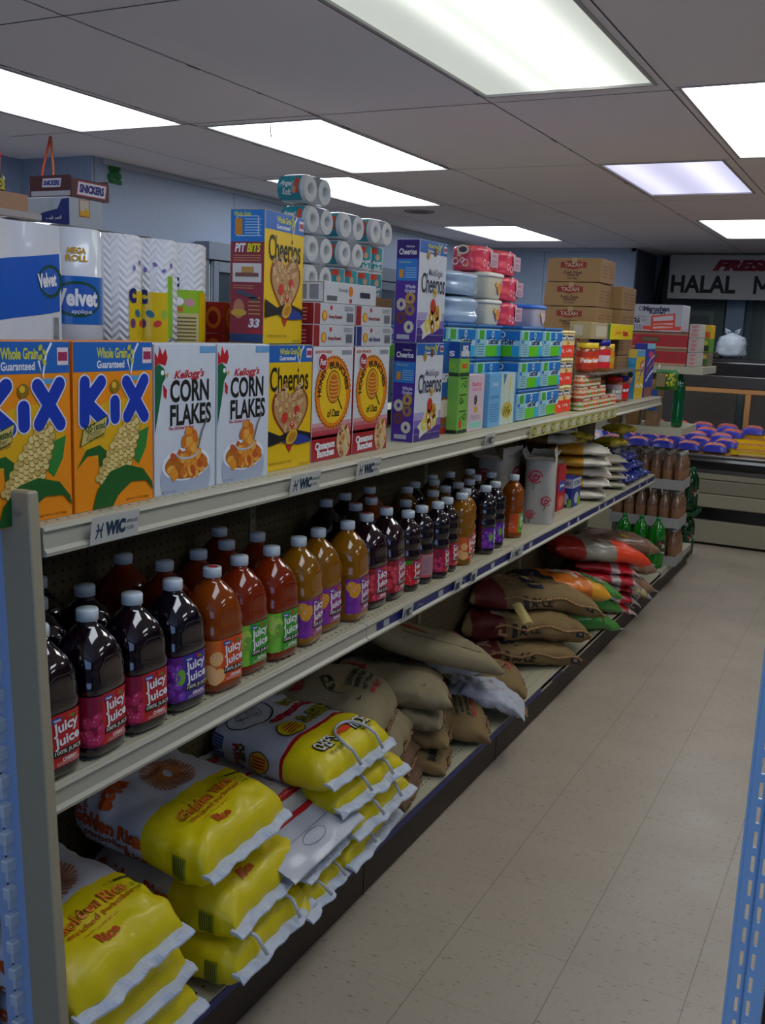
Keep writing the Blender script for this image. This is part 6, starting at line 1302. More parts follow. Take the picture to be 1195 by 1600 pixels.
# burlap sacks
BU = burlap_mat('6e6248', '9a8b6a'); BU2 = burlap_mat('6e5834', '8e744a'); BU3 = burlap_mat('5c4230', '7c5e44'); CLOTH = mat('a6a8b0', .75, .05, 20, bump=.4, bscale=60)
def sack(seed, L, W_, T_, mt, lb, prints=None, rise=.03, droop=.03, p=5.5, n=2.7, wr=.010, ear=.07, red=None, seamc='7a5c3a', grp='burlap rice sacks', name='rice_sack', twist=0, cat='rice sack', xs=None):
    t = thing(name, lb, cat, group=grp); S, G = bag_surface(L, W_, T_, p=p, q=2, n=n, wr=wr, seed=seed, rise=rise, droop=droop, ear=ear, wtaper=.1, twist=twist)
    m = bag_body(S, [mt]+([mat(red[0], .6, .05, 30, bump=.3, bscale=300)] if red else []), (lambda u, s: 1 if red[1] < u < red[2] else 0) if red else (lambda u, s: 0))
    if prints: prints(m, topF(S, L, G), sideF(S, L, G), L, W_)
    m.build('sack', t)
    m = MB(); pts_ = []
    for i in range(25):
        f = -.25+.5*i/24; y = W_*.46*(f*4)/2*1.02; z = (S(1, .25).z+S(1, -.25).z)/2+(S(1, .25).z-S(1, -.25).z)*f*2; pts_.append((S(1, 0).x+.004+.004*sin(i*1.9), y, z+.002*sin(i*2.3)))
    m.tube(pts_, .0045, mat(seamc, .8, .2, 100), 6); m.build('stitched_seam', t)
    if red:
        m = MB(); m.tube([S(.25+.75*i/30, -.235+.012*sin(i*.5), .004+.002*sin(i*2.1)) for i in range(31)], .0055, mat('9a7a50', .85, .2, 100), 6)
        for i in range(2, 30, 1): q = S(.25+.75*i/30, -.235+.012*sin(i*.5), .009); m.tube([q+Vector((-.004, 0, -.005)), q, q+Vector((.004, 0, .005))], .0014, mat('6a1c18', .8), 4)
        m.tube([S(1, 0)+Vector((.004, -W_*.2, -.0)), S(1, 0)+Vector((.03, -W_*.26, -.02)), S(1, 0)+Vector((.035, -W_*.3, -.05))], .003, mat('a01c18', .8), 5); m.build('side_seam', t, 'raised stitched side seam')
    return t
K_ = mat('1c1814', .7); RI = mat('a02018', .7); GI = mat('2c3c1c', .7)
def pr_box(m, F, Q, L, W_):
    m.ring(F, -.01, .17, .15, .13, .006, K_, 2, 4, pi/4, 2*pi+pi/4); m.text(F, 'LONG GRAIN', .03, .13, .022, GI, 3, w=.15, bold=.05, res=1); m.text(F, 'BASMATI RICE', .03, .105, .018, GI, 3, w=.15, bold=.05, res=1); m.text(F, 'NET WT 20 LBS', .03, .08, .014, GI, 3, w=.13, bold=.04, res=1); m.text(F, 'PRODUCT', .03, .055, .014, RI, 3, w=.12, bold=.05, res=1); m.ell(F, -.08, .15, .03, .04, mat('8a7a50', .8), 3, 16); m.ell(F, -.06, .19, .05, .02, GI, 2.5, 14, rot=.5)
    m.text(F, 'ROYAL', -.06, .27, .04, RI, 3, w=.16, bold=.05, res=1)
def pr_line(m, F, Q, L, W_):
    m.ring(F, 0, .24, .16, .22, .005, K_, 2, 4, pi/4, 2*pi+pi/4); m.text(F, 'Royal', -.04, .33, .05, RI, 3, w=.1, bold=.04, rot=pi/2, res=1); m.text(F, 'A', .06, .12, .03, RI, 3, bold=.05, res=1); m.line(F, [(.02, .2), (.05, .24), (.03, .28)], .005, GI, 3); m.line(F, [(.0, .23), (.04, .25), (.07, .24)], .004, GI, 3)
def pr_shield(m, F, Q, L, W_):
    pts_ = [(-.08, .12), (-.05, .10), (0, .075), (.05, .10), (.08, .12), (.07, .16), (.075, .19), (.03, .18), (0, .20), (-.03, .18), (-.075, .19), (-.07, .16), (-.08, .12)]
    m.line(F, pts_, .007, K_, 2); m.line(F, [(a*.8, .14+(b-.14)*.8) for a, b in pts_], .003, mat('8a6a1c'), 2); m.ell(F, 0, .15, .022, .02, mat('1c2450'), 3, 18); m.text(F, 'S', 0, .15, .02, mat('c86a3a'), 4, bold=.05); m.arc_text(F, 'SUPER', 0, .22, .03, .018, RI, pi*.85, pi*.15, 3, .04)
    m.text(F, 'BASMATI', .02, .075, .018, RI, 3, w=.12, bold=.05, rot=.2, res=1); m.text(F, 'RICE', .05, .05, .018, RI, 3, w=.06, bold=.05, rot=.2, res=1); m.ell(F, .10, .04, .02, .026, K_, 3, 16)
def pr_panel(m, F, Q, L, W_):
    m.text(F, 'PRODUCT', .02, .05, .018, RI, 3, w=.15, bold=.06, res=1)
    for k in range(3): m.text(F, ('EXTRA LONG', 'BASMATI', 'NET WT 10 LBS')[k], .01, .075+.022*k, .014, K_, 3, w=(.16, .13, .16)[k], bold=.06, res=1)
    m.ring(F, .01, .10, .12, .055, .003, K_, 2, 4, pi/4, 2*pi+pi/4)
def pr_name(m, F, Q, L, W_): m.text(F, 'ROYAL', .04, .055, .045, RI, 3, w=.15, bold=.06, rot=.1, res=1); m.text(F, 'BASMATI', -.09, .05, .03, K_, 3, w=.08, bold=.06, res=1)
def pr_jute(m, F, Q, L, W_):
    m.text(F, 'ROYAL', .0, .46, .07, mat('8a7058', .8), 3, w=.26, bold=.05, res=1); m.text(Q, 'L', -.12, .0, .06, mat('a08068', .8), 3, bold=.05, res=1)
    m.rect(F, -.12, .30, .14, .38, mat('1c2030', .8), 2, 8, 3); m.text(F, 'BASMATI', .01, .34, .05, mat('b09870', .8), 4, w=.2, bold=.05, rot=.1, res=1); m.ring(F, .02, .2, .045, .045, .004, mat('4a3828'), 2, 24); m.ring(F, .02, .2, .036, .036, .002, mat('4a3828'), 2, 24); m.text(F, 'IQ', .02, .2, .03, mat('4a3828'), 2, bold=.03, res=1)
    m.text(Q, 'RICE', .02, .0, .045, mat('2a241c', .8), 3, w=.12, bold=.04, shear=.3, res=1); m.rect(Q, -.075, -.03, -.05, .03, mat('1c1c24', .8), 2, 3, 3); m.rect(Q, .25, -.02, .29, .02, mat('1c2438', .8), 2, 3, 3); m.rect(Q, .262, -.008, .278, .008, mat('7a6a44'), 4)
D = math.radians
# near burlap stack
put(sack(31, .40, .32, .10, BU3, 'brown sack with red lettering at the bottom beside the chef bags', pr_name), -1.215, 2.70, zb, .25)
put(sack(32, .40, .32, .10, BU3, 'brown sack with red lettering lying just above the lowest one', pr_name), -1.225, 2.68, zb+.085, .25)
put(sack(33, .42, .34, .12, BU, 'plain beige burlap sack with pointed corners under the topmost near one'), -1.235, 2.66, zb+.165, .3)
put(sack(34, .42, .36, .15, BU, 'topmost near burlap sack with green print box, beside the chef bags', pr_box, rise=.0, droop=.06), -1.265, 2.60, zb+.265, .3)
# second burlap stack
put(sack(41, .40, .30, .09, BU2, 'tan sack with a small white tag, lowest of the middle pile', pr_name), -1.225, 2.99, zb, .35)
put(sack(42, .38, .30, .09, BU2, 'tan sack in the middle pile, second from the bottom'), -1.24, 3.02, zb+.08, .4)
put(sack(43, .40, .32, .10, BU, 'beige sack with bunched corner in the middle pile, third from the bottom'), -1.25, 2.98, zb+.155, .4)
put(sack(44, .44, .32, .11, BU, 'beige burlap sack with black outline, under the long one on top', pr_line), -1.245, 2.98, zb+.235, .55)
put(sack(45, .56, .32, .10, BU, 'long burlap sack tilted down to the front, top of the middle pile', pr_line, rise=.10, droop=.04, wr=.005), -1.215, 3.27, zb+.28, .85, 0, .12)
put(sack(46, .36, .28, .10, BU2, 'tan sack with printed black and red panel leaning at the shelf edge', pr_panel), -1.20, 3.28, zb+.02, .5, .1)
put(sack(47, .40, .26, .09, CLOTH, 'crumpled white cloth sack behind the long burlap one', None, p=2.4, wr=.02, grp=None, name='cloth_sack'), -1.245, 3.44, zb+.20, .7)
def pr_cloth(m, F, Q, L, W_): m.line(F, [(-.04, .05), (.0, .12), (.05, .14)], .003, RI, 2); m.line(F, [(-.06, .04), (-.02, .09)], .003, K_, 2)
put(sack(48, .30, .22, .085, CLOTH, 'crumpled white cloth sack hanging over the front edge of the bottom shelf', pr_cloth, p=2.2, wr=.022, droop=.06, grp=None, name='cloth_sack'), -1.125, 3.50, zb+.045, .35)
put(sack(49, .38, .30, .13, BU2, 'tan sack with black shield emblem lying alone on the bottom shelf', pr_shield, droop=.03), -1.225, 3.76, zb, .45)
# big jute sacks
JB = ('5a1212', .10, .36)
put(sack(51, .60, .32, .12, BU2, 'big tan jute sack with red band, bottom of the jute pile', pr_jute, wr=.016, red=JB, seamc='8a2018', grp='big jute rice sacks', rise=.03), -1.215, 4.32, zb, D(44))
put(sack(52, .66, .34, .15, BU2, 'big tan jute sack with red band and letter, middle of the jute pile', pr_jute, wr=.018, red=JB, seamc='8a2018', grp='big jute rice sacks', rise=.03, droop=.05), -1.205, 4.40, zb+.10, D(46))
put(sack(53, .70, .34, .13, BU2, 'big tan jute sack with ridge seam on top of the jute pile', pr_jute, wr=.016, red=('5a1212', .05, .26), seamc='8a2018', grp='big jute rice sacks', rise=.03, droop=.09), -1.175, 4.50, zb+.225, D(46))
m = MB(); m.surf(lambda a, b: Vector((-.0+.05*b, -.06+.12*a, .003+.012*sin(pi*b))), 6, 6, mat('b0a060', .5)); m.surf(lambda a, b: Vector((-.0+.05*b, -.06+.12*a, .001+.012*sin(pi*b))), 6, 6, mat('b0a060', .5)); o = m.build('paper_tag'); place(o, (-1.335, 3.96, zb+.27), D(50), .5); tag(o, 'yellow paper tag lying on the side of the jute sacks', 'tag')
# colourful plastic bags
def color_bag(seed, L, W_, T_, cols, cuts, lb, paint=None, droop=.03, rise=.03, p=6.5, wr=.012, grp='coloured plastic rice bags', seam='8a8c90', rough=.4):
    t = thing('rice_bag', lb, 'rice bag', group=grp); S, G = bag_surface(L, W_, T_, p=p, q=2, n=2.8, wr=wr, seed=seed, rise=rise, droop=droop)
    ms = [mat(c, rough, .15, 30, coat=.3, bump=.3, bscale=50) for c in cols]; m = bag_body(S, ms, lambda u, s: sum(1 for c in cuts if u > c))
    if paint: paint(m, topF(S, L, G), sideF(S, L, G))
    m.build('sack', t)
    seam_strip(S, W_*.95, mat(seam, .5, bump=.3), .02, .01, seed, n=24).build('crimped_seam', t); return t
def p_or(m, F, Q):
    m.rect(F, -.14, .33, .14, .45, mat('1c2030'), 2, 8, 4); m.line(F, [(-.1, .36), (-.05, .42), (0, .37), (.05, .43), (.1, .38)], .008, mat('8a8478'), 3); m.ell(F, -.02, .28, .022, .02, mat('9a3a1c'), 2, 16)
    m.ell(F, .03, .19, .10, .05, mat('b0a494'), 2, 26, rings=3, rot=.3); m.ell(F, .05, .12, .12, .03, mat('c83a3c'), 3, 26, rings=3, rot=.2); m.text(F, 'Rice', .02, .05, .03, mat('3a2a10'), 3, w=.08, bold=.06, res=1); m.text(F, 'BASMATI', .04, .13, .02, mat('d8b080'), 5, w=.12, bold=.05, res=1)
put(color_bag(61, .52, .32, .11, ('2a1c14', 'c86a14', 'd8961c'), (.35, .75), 'orange and yellow rice bag with black drawing beside the jute sacks', p_or, droop=.05), -1.215, 4.78, zb+.21, D(50))
def p_gr(m, F, Q):
    m.ell(F, -.04, .30, .06, .022, mat('8a3a1c'), 2, 24, rings=3); m.ell(F, .05, .2, .11, .04, mat('5a9a3a'), 2, 24, rings=3); m.rect(F, -.08, .07, .12, .14, mat('9a9480'), 3, 8, 3); m.text(F, 'BASMATI', .02, .11, .03, mat('2a4a2a'), 4, w=.15, bold=.05, res=1); m.text(F, 'Rice', .02, .19, .03, mat('b8c8a0'), 4, w=.1, bold=.05, res=1); m.rect(F, -.12, .02, .12, .04, mat('9a9a8a'), 3, 8, 1)
for k, (dy, dz, a) in enumerate(((.02, 0, 52), (.05, .09, 50), (.0, .17, 52))):
    put(color_bag(62+k, .54, .30, .10, ('1c3a1c', '2c7a2c', '4a8a3c'), (.3, .8), 'green rice bag with pale panel, %s of the green pile' % ('bottom', 'middle', 'top')[k], p_gr if k == 2 else None, droop=.05), -1.205, 4.98+dy, zb+dz, D(a))
def p_rd(m, F, Q): m.text(F, 'Rice', .0, .07, .05, mat('1c1418'), 3, w=.09, bold=.05, rot=.2, res=1); m.ell(F, -.02, .14, .035, .014, mat('3a2a6a'), 2, 18, rot=.3); m.text(F, 'Y', .08, .10, .03, mat('3a2a2a'), 3); m.text(F, 'SELLA', -.02, .30, .05, mat('8a5a4a'), 3, w=.16, bold=.05, res=1); m.rect(F, -.1, .22, .1, .24, mat('6a6660'), 3, 6, 1)
put(color_bag(66, .60, .32, .12, ('a01810', '8a8474', 'e0401a'), (.30, .62), 'bright orange red ended rice bag, on top beyond the green bags', p_rd, droop=.06, rise=.05), -1.165, 5.40, zb+.27, D(48))
RP = mat('b8202c', .35, .2, 30, coat=.4, bump=.3, bscale=50); CLP = mat('b8a4a4', .3, .2, coat=.4)
for k in range(5):
    t = thing('rice_bag', 'small red and white rice bag with clear handle, %s up its pile' % ORD[k], 'rice bag', group='small red rice bags')
    S, G = bag_surface(.34, .26, .065, p=4, q=2, n=2.6, wr=.014, seed=70+k, rise=.02, droop=.02); bag_body(S, [RP, CLP], lambda u, s: 1 if .55 < u < .72 or u > .93 else 0, 36, 40).build('sack', t); seam_strip(S, .25, CLP, .03, .02, k, n=20).build('crimped_seam', t); loop_handle(S, .26, CLP, -.06, .04, .03, .02, x0=.035).build('carry_handle', t); put(t, -1.165+.012*(k % 2), 5.30+.02*(k % 3), zb+.0+.052*k, D(30))
def p_tn(m, F, Q):
    m.ring(F, .0, .16, .15, .10, .006, mat('1c2030'), 2, 4, pi/4, 2*pi+pi/4); m.text(F, 'SONA', .0, .22, .035, mat('5a4a3a'), 3, w=.1, bold=.05, res=1); m.text(F, 'MASOORI', .06, .07, .03, mat('b03a2a'), 3, w=.14, bold=.06, rot=1.2, res=1); m.rect(F, -.12, .2, .0, .24, mat('a8902a'), 2, 6, 1)
for k in range(3): put(color_bag(80+k, .56, .34, .11, ('7a5a44', '8a6a50'), (.85,), 'brown printed rice bag with clear end, %s of the far bag pile' % ('bottom', 'middle', 'top')[k], p_tn if k else None, droop=.04, rise=.02, seam='9a98a0'), -1.205, 5.82+.05*k, zb+.105*k+.01, D(42))
m = MB(); m.box(-.2, 0, 0, .12, 0, .03, mat('9a8a6a', .6), .003)
put(color_bag(90, .30, .2, .06, ('8a7a4a', '9a8a5a'), (.5,), 'small tan bag hanging over the shelf edge below the red pile', None, droop=.03), -1.14, 5.66, zb+.01, D(25))
# ---------------- flat pouches stacked on the middle shelf
PY = mat('cc9628', .45, .15, 40, coat=.2, bump=.3, bscale=60); PW = mat('c4beb0', .4, .15, 40, coat=.4, bump=.5, bscale=50)
GPO = 'flat yellow and white grain pouches'
def grain_pouch(seed, c1, c2, L=.30, W_=.30, T_=.055, name='grain_pouch', cat='pouch'):
    S, G = bag_surface(L, W_, T_, p=3.2, q=2, n=2.4, wr=.006, seed=seed); t = thing(name, None, cat); bag_body(S, [c1, c2], lambda u, s: 1 if u > .60 else 0, 30, 36).build('film', t); seam_strip(S, W_*.9, c2, .012, .004, seed, n=16, th=.002).build('crimped_end', t); return t
for k in range(5):
    o = grain_pouch(100+k, PY, PW); put(o, -1.225+.012*(k % 2), 4.80+.02*(k % 3), zm+.052*k, .35); o['label'] = 'flat yellow grain pouch with white front, %s from the bottom of its stack' % ORD[k]; o['group'] = GPO
for k in range(2):
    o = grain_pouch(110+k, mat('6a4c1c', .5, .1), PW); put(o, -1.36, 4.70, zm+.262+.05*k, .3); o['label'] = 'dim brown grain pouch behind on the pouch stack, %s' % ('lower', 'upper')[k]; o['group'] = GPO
PT2 = mat('9a7a5a', .5, .25, 50, coat=.2)
for k in range(4):
    o = grain_pouch(120+k, PT2, mat('a8a08c', .45, .2, 60, coat=.3), .26, .26, .045); put(o, -1.235, 5.22, zm+.042*k, .4); o['label'] = 'flat tan noodle pouch, %s from the bottom of the tan stack' % ORD[k]; o['group'] = 'flat tan noodle pouches'
def snack_bag(seed, c1, c2):
    S, G = bag_surface(.17, .12, .055, p=3, q=2, n=2.3, wr=.016, seed=seed); t = thing('snack_bag', None, 'snack bag'); bag_body(S, [mat(c1, .25, .3, 50, coat=.7, bump=.4, bscale=60), mat(c2, .25, .3, 50, coat=.7)], lambda u, s: 1 if .35 < u < .55 and s > -.2 else 0, 24, 28).build('film', t); seam_strip(S, .11, mat(c1, .3, .2, coat=.6), .012, .004, seed, n=12, th=.002).build('crimped_end', t); return t
P = Proto(snack_bag(130, '1c2c7c', 'a8acb8')); n_ = 0
for r_ in range(3):
    for k in range(5):
        P.at((-1.22-.04*r_, 5.36+.10*k+.02*r_, zm+.042*r_), .3+.25*sin(k*2+r_), 'crinkled blue and white snack bag, %s layer, %s from the left' % (('bottom', 'middle', 'top')[r_], ORD[k]), 'blue snack bags on the middle shelf')
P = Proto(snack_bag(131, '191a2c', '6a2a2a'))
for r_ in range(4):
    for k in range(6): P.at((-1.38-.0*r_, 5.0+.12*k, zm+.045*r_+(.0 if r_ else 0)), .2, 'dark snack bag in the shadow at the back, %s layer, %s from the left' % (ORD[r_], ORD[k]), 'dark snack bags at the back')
P = Proto(snack_bag(132, 'b8a014', 'c8b81c'))
for k, (x, y, z) in enumerate(((-1.33, 5.52, .185), (-1.31, 5.60, .255), (-1.42, 4.98, .23), (-1.42, 5.12, .24))): P.at((x, y, zm+z), 1.2, 'yellow snack bag on top of the dark ones, %s from the right' % ORD[k], 'yellow snack bags')
# ================================================================ END UNIT BEYOND THE LONG SHELVING
e = thing('end_display', 'cream end display shelving with three levels beyond the long gondola', 'shelving', (0, 0, 0))
for z, x1 in ((1.455, -1.055), (1.07, -1.145), (.15, -1.19)):
    m = MB(); m.box(-2.0, x1, 6.32, 6.80 if z > .2 else 7.35, z-.03, z, DECK); m.box(x1-.01, x1+.004, 6.32, 6.80 if z > .2 else 7.35, z-.045, z+.001, EDGE, .002); m.box(-2.0, x1, 6.305, 6.32, z-.045, z+.001, mat('b0ab94', .4)); m.build('shelf', e)
m = MB(); m.box(-2.0, -1.98, 6.32, 6.8, 0, 1.9, PEG); m.box(-1.6, -1.58, 6.6, 6.64, 0, 1.5, CREAM_D); m.build('upright', e)
m = MB(); m.box(-2.0, -1.205, 6.33, 7.33, 0, .12, mat('2c2118', .5)); m.build('kick_plate', e)
# top: noodle cartons
def ncarton(w, h, d, y, x, z, c, lb, paint):
    m = MB(); m.box(-w/2, w/2, 0, d, 0, h, mat(c, .55), .003); F = plane((-w/2, 0, 0), (1, 0, 0), (0, 0, 1)); paint(m, F, w, h); o = m.build('noodle_carton'); place(o, (x, y, z)); return tag(o, lb, 'carton', 'noodle cartons on the end display')
def p_ra(m, F, w, h):
    RO = mat('d0402c', .5); m.rect(F, .001, .001, w-.001, h-.001, mat('a8a8ae', .55), .5); m.text(F, 'Maruchan', w*.5, h*.84, .032, mat('1c2440'), 2, w=w*.5, bold=.05); m.text(F, 'Ramen', w*.52, h*.71, .022, mat('1c2440'), 2, w=w*.3, bold=.04); m.ring(F, w*.2, h*.84, .014, .014, .004, mat('1c2440'), 2, 14)
    m.rect(F, .001, .001, w-.001, h*.1, mat('c8b8b8'), 1); m.rect(F, .001, h*.06, w-.001, h*.2, RO, 2); m.poly(F, [(w*.42, h*.02), (w*.88, h*.1), (w*.87, h*.68), (w*.41, h*.58)], RO, 3); m.poly(F, [(w*.46, h*.1), (w*.84, h*.16), (w*.84, h*.34), (w*.46, h*.28)], mat('d8a89c'), 4); m.poly(F, [(w*.46, h*.38), (w*.84, h*.44), (w*.83, h*.62), (w*.45, h*.52)], mat('c0b4b8'), 4); m.line(F, [(w*.46, h*.2), (w*.6, h*.24), (w*.84, h*.22)], .01, RO, 5)
    m.text(F, '36', w*.14, h*.38, .04, mat('1c2440'), 2, w=.04, bold=.05); m.text(F, 'PACK', w*.28, h*.4, .012, mat('1c2440'), 2, w=.035); m.text(F, 'Shrimp Flavor', w*.19, h*.53, .012, mat('1c2440'), 2, w=.08); m.rect(F, w*.05, h*.02, w*.26, h*.3, mat('b8b8c0'), 4)
    for k in range(6): m.rect(F, w*(.07+.03*k), h*.05, w*(.083+.03*k), h*.26, mat('3a3a5a'), 5)
ncarton(.32, .165, .25, 6.36, -1.375, 1.4565+.205, 'a8a8ae', 'white noodle carton with red logo on top of the red cartons', p_ra)
def p_re(m, F, w, h):
    m.rect(F, .001, .001, w-.001, h-.001, mat('a81c24', .55), .5); m.rect(F, 0.001, h*.86, w-.001, h-.001, mat('8a6a50'), 1); m.rect(F, w*.35, h*.42, w*.6, h*.72, mat('3a3428'), 2); m.rect(F, w*.36, h*.46, w*.59, h*.68, mat('6a5c40'), 3); m.text(F, 'Soup', w*.2, h*.6, .016, mat('c87a7a'), 2, w=w*.15)
    for k in range(4): m.rect(F, w*.66, h*(.3+.11*k), w*.95, h*(.33+.11*k), mat('8a3a3a'), 2)
    m.rect(F, 0.001, .001, w-.001, h*.14, mat('a88a6a'), 2)
for k, lb in enumerate(('lower wide red noodle carton on the end display', 'upper wide red noodle carton under the white one')): ncarton(.44, .099, .28, 6.345, -1.385, 1.4565+.101*k, 'a81c24', lb, p_re)
def p_wh(m, F, w, h):
    for k in range(3): m.ell(F, w*.5, h*(.2+.3*k), w*.3, h*.1, mat('c87a70'), 1, 14); m.rect(F, w*.1, h*(.3+.28*k), w*.9, h*(.34+.28*k), mat('8a8890'), 2)
for k in range(3): ncarton(.062, .085, .2, 6.35, -1.13, 1.4565+.0865*k, 'b0a8a0', 'small white and red cup noodle pack, %s from the bottom at the carton side' % ORD[k], p_wh)
def p_sm(c):
    def f(m, F, w, h): m.rect(F, w*.1, h*.1, w*.9, h*.5, mat(c), 1); m.ell(F, w*.5, h*.7, w*.3, h*.16, mat('c8b820'), 2, 12)
    return f
for k, (c, c2) in enumerate((('7a6a50', '3a6a2a'), ('5a8a2c', '2a2418'), ('c8a020', 'c84a20'))):
    m = MB(); m.box(-.03, .03, 0, .16, 0, .085, mat(c, .5), .003); p_sm(c2)(m, plane((-.03, 0, 0), (1, 0, 0), (0, 0, 1)), .06, .085); o = m.build('snack_box'); place(o, (-1.10, 6.58, 1.4565+.086*k)); tag(o, 'small %s snack box at the corner of the end display' % ('brown', 'green and black', 'yellow and red')[k], 'snack box')
# green bottle and sleeves hanging by the cartons
def soda(r=.052, h=.33, c='0e5a1c', lab=True, cc='1a8a4a'):
    t = thing('soda_bottle', None, 'soda bottle'); m = MB(); pr = [(r*.7, 0), (r*.95, .01), (r, .03), (r, h*.3), (r*.96, h*.33), (r*.96, h*.58), (r, h*.61), (r*.97, h*.7), (r*.75, h*.82), (r*.4, h*.9), (r*.27, h*.94), (r*.27, h*.96)]
    k = NT('green_bottle'); k.b.inputs['Base Color'].default_value = lin(c); k.b.inputs['Roughness'].default_value = .06; k.b.inputs['Transmission Weight'].default_value = .4; k.b.inputs['IOR'].default_value = 1.25; k.b.inputs['Coat Weight'].default_value = 1
    m.lathe(pr, k.m, 28); m.build('bottle_body', t); m = MB(); m.lathe([(r*.29, h*.945), (r*.29, h*.995), (r*.25, h)], mat(cc, .3), 20); m.build('cap', t)
    if lab:
        m = MB(); F = cylF(r*.97, -.5); m.rect(F, -.07, h*.34, .07, h*.57, mat('123a1c', .3, coat=.4), 1, 20, 1); m.text(F, '7UP' if False else 'Dew', 0, h*.45, .028, mat('b8c8b0'), 3, w=.05, bold=.05, shear=.2); m.ell(F, -.035, h*.5, .010, .01, mat('b02a2a'), 3, 12); m.build('label_band', t)
    return t
PS = Proto(soda(c='178a1c')); PD = Proto(soda(c='07401c', cc='0e6a50')); GS = 'green soda bottles on the end display'
for k, (x, y) in enumerate(((-1.255, 6.42), (-1.365, 6.43), (-1.475, 6.42))): PS.at((x, y, .151), .3, 'bright green soda bottle on the low end shelf, %s from the aisle side' % ORD[k], GS)
for k, (x, y) in enumerate(((-1.27, 7.52), (-1.38, 7.50), (-1.27, 7.64), (-1.38, 7.62))):
    PD.at((x, y, .001), .4, 'dark green soda bottle on the floor behind the end display, %s of the group' % ORD[k], 'dark green soda bottles standing behind')
cr = thing('bottle_crate', 'low green tray carrying a second tier of dark green soda bottles', 'crate', (-1.325, 7.575, .332)); m = MB(); m.box(-.13, .13, -.14, .14, 0, .012, mat('1c4a2a', .5)); m.build('base', cr)
m = MB(); 
for a in ((-.13, -.126, -.14, .14), (.126, .13, -.14, .14), (-.126, .126, -.14, -.136), (-.126, .126, .136, .14)): m.box(*a, .012, .03, mat('1c4a2a', .5))
m.build('rim', cr)
for k, (x, y) in enumerate(((-1.27, 7.52), (-1.38, 7.50), (-1.27, 7.64), (-1.38, 7.62))): PD.at((x, y, .3445), .4, 'dark green soda bottle in the upper tray, %s of the group' % ORD[k], 'dark green soda bottles standing behind')
# trays of small jars under the middle end shelf
GT2 = 'shrink wrapped trays of small bottles'
def tray_stack():
    t = thing('drink_tray', None, 'tray'); WH = mat('9a9894', .6); w, d = .46, .26; m = MB(); m.box(-w/2, w/2, 0, d, 0, .006, WH)
    for a in ((-w/2, w/2, 0, .004), (-w/2, w/2, d-.004, d), (-w/2, -w/2+.004, .004, d-.004), (w/2-.004, w/2, .004, d-.004)): m.box(*a, .006, .065, WH)
    m.build('tray_body', t); return t
def small_bottle():
    t = thing('drink_bottle', None, 'bottle'); m = MB(); m.lathe([(.029, 0), (.035, .004), (.035, .14), (.030, .165), (.016, .20), (.015, .215)], mat('7a5a42', .15, .35, 30, coat=1), 18); m.build('bottle_body', t); m = MB(); m.lathe([(.017, .212), (.017, .232), (.014, .234)], mat('a8a49c', .4), 14); m.build('cap', t)
    m = MB(); F = cylF(.0353, -.8); m.rect(F, -.05, .04, .05, .12, mat('8a6244', .4, .3, 60), 1, 14, 1); m.build('label_band', t); return t
PT3 = Proto(tray_stack()); PB3 = Proto(small_bottle())
for lv, z in enumerate((.1515, .404, .657)):
    PT3.at((-1.37, 6.50, z-.0005), 0, 'white cardboard drink tray, %s of the stacked trays' % ('bottom', 'middle', 'top')[lv], GT2)
    for i in range(6):
        for j in range(3): PB3.at((-1.562+.077*i, 6.56+.078*j, z+.006), 0, 'small brown drink bottle in the %s tray, %s row, %s from the aisle side' % (('bottom', 'middle', 'top')[lv], ('front', 'middle', 'back')[j], ORD[5-i]), 'small drink bottles in the trays')
# bread and chip bags on the middle end shelf
def stand_bag(w, h, d, c, c2, name='bread_bag', cat='bag', seed=0):
    t = thing(name, None, cat); m = soft_pack(w, h, d, mat(c, .3, .25, 30, coat=.5), seed, 1); m.build('film', t); m = MB(); F = lambda u, v, hh=0: Vector((-d/2+u, -w*.0-.006-hh, v)); m.rect(F, -.0-d*.3, h*.3, d*.3, h*.7, mat(c2, .4, .2, 40), 1, 4); m.build('printed_label', t); return t
for k, (x, y, w, h, c, c2, lb) in enumerate(((-1.42, 6.36, .1, .34, '7a5a34', '6a8a3a', 'tall tan grain bag with green print on the middle end shelf'), (-1.30, 6.37, .1, .33, '8a6a4a', '2a4a8a', 'tall tan bag with blue print on the middle end shelf'),
        (-1.54, 6.36, .1, .3, '5a4020', '8a8a3a', 'dim brown bag at the dark left of the middle end shelf'))):
    o = stand_bag(w, h, .10, c, c2, seed=k); place(o, (x-.0, y, 1.071)); o['label'] = lb
PG = soda(.036, .36, '0e6a3a', False, '1a8a5a'); place(PG, (-1.20, 6.42, 1.071)); PG['label'] = 'tall slim green bottle standing at the aisle side of the middle end shelf'; PG['category'] = 'bottle'
t = thing('hanging_snack_bag', 'green topped snack bag with yellow berries print hanging at the shelf corner', 'snack bag', (-1.20, 6.0, 1.32)); m = MB()
def S(u, v): return Vector(((u-.5)*.13*(1), .02*(1-abs(2*u-1)**3)*(1-abs(2*v-1)**4)*(1), v*.12))
m.surf(S, 12, 12, mat('3a6a1c', .3, .2, coat=.5)); m.surf(lambda u, v: Vector((S(u, v).x, -S(u, v).y, S(u, v).z)), 12, 12, mat('3a6a1c', .3, .2, coat=.5)); m.build('film', t); m = MB(); F = lambda u, v, h=0: Vector((u, -.021*(1-abs(u/.065)**3)-.001-h, v)); random.seed(3)
for k in range(22): m.ell(F, random.uniform(-.0, .05), random.uniform(.03, .1), .007, .008, mat('c8b81c' if k % 2 else '8aa01c'), 1+.05*k, 8)
m.rect(F, -.06, .02, -.005, .1, mat('8a7650'), 1, 3); m.rect(F, -.06, .105, .06, .118, mat('4a9a5a'), 2, 4, 1); m.build('printed_front', t)
m = MB(); m.tube([(-.05, 0, .115), (-.05, 0, .15)], .003, WHITE); m.build('hook_strip', t)
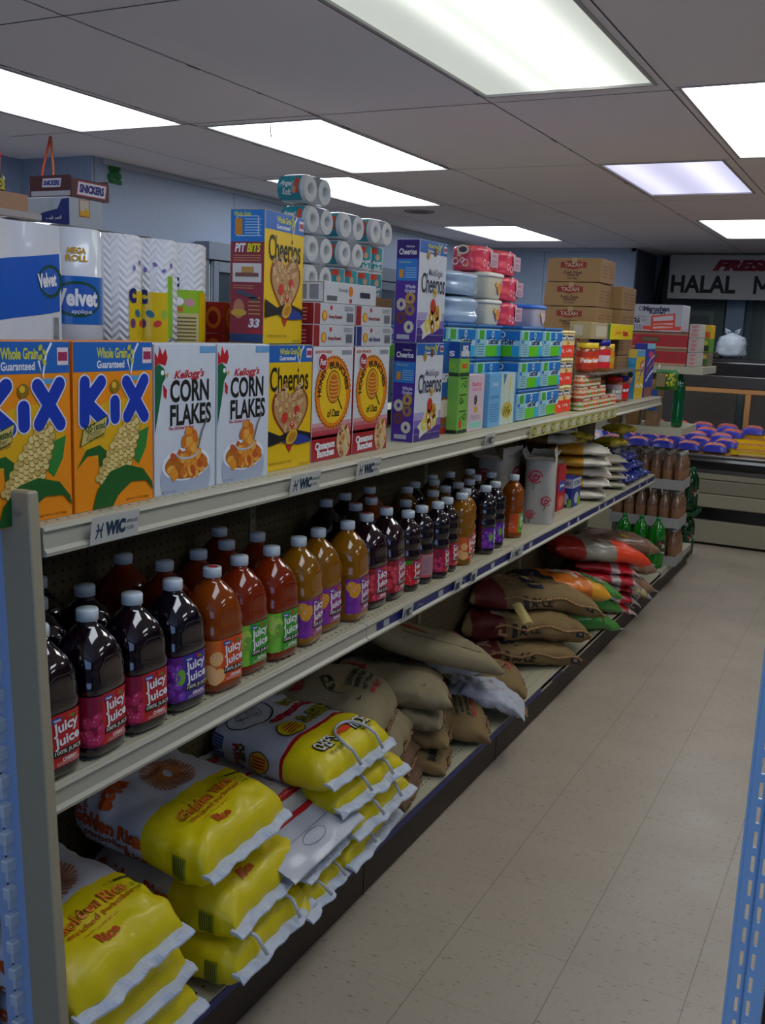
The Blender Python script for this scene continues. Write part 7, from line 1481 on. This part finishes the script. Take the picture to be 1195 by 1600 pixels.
# ================================================================ RIGHT EDGE: BLUE UPRIGHT NEAR THE CAMERA
u = thing('steel_upright', 'light blue slotted steel shelving upright close at the right edge', 'upright', (-.0775, .95, 0)); BLU = mat('9cbcd9', .38, .05, 20, coat=.2); m = MB()
xs_ = [0, .010, .0128, .0215, .0243, .034]; z = .02
def col(x0, x1, z0, z1): m.box(x0, x1, 0, .003, z0, z1, BLU)
for a, b_ in ((0, .0085), (.0120, .0195), (.0230, .034)): col(a, b_, 0, 1.95)
for a, b_ in ((.0085, .0120), (.0195, .0230)):
    zz = .0
    while zz < 1.95: col(a, b_, zz, zz+.0085); zz += .0254
m.box(-.001, .0015, -.0015, .028, 0, 1.95, BLU); m.box(.0150, .0162, -.0022, 0, 0, 1.95, mat('5f8cba', .4)); m.box(.032, .034, .003, .03, 0, 1.95, BLU); m.build('slotted_channel', u)
m = MB(); m.box(-.02, .10, -.03, .04, 0, .012, BLU, .002); m.build('foot', u)
m = MB(); 
sb = thing('side_shelf', 'dark shelf bracket and board behind the blue upright at the right edge', 'shelf', (-.035, .99, 0)); m = MB(); m.box(0, .36, 0, .9, .93, .945, CREAM); m.build('shelf_board', sb); m = MB(); 
for x in (0, .345): m.box(x, x+.015, .88, .895, 0, .93, BLU); m.box(x, x+.015, .0, .015, 0, .93, BLU)
m.build('leg_frame', sb)
t = thing('chip_bag', 'yellow and green crinkled bag cut off at the lower right corner', 'snack bag', (.045, 1.06, .946)); m = soft_pack(.14, .14, .08, mat('a8a81c', .3, .3, 30, coat=.5), 7, 1); m.build('film', t); m = MB(); F = lambda u_, v, h=0: Vector((-.04+u_, -.004-h, v)); m.rect(F, -.04, .0, .04, .06, mat('2a8a3a', .4), 1, 3); m.build('printed_front', t)
t = thing('brown_strap', 'brown strap hanging just behind the blue upright', 'strap', (-.045, .985, 0)); m = MB(); m.tube([(0, 0, .945), (-.004, 0, .99), (.004, 0, 1.03), (.012, 0, 1.07), (.02, .0, 1.12)], .006, mat('4a3018', .7), 8); m.build('strap', t)
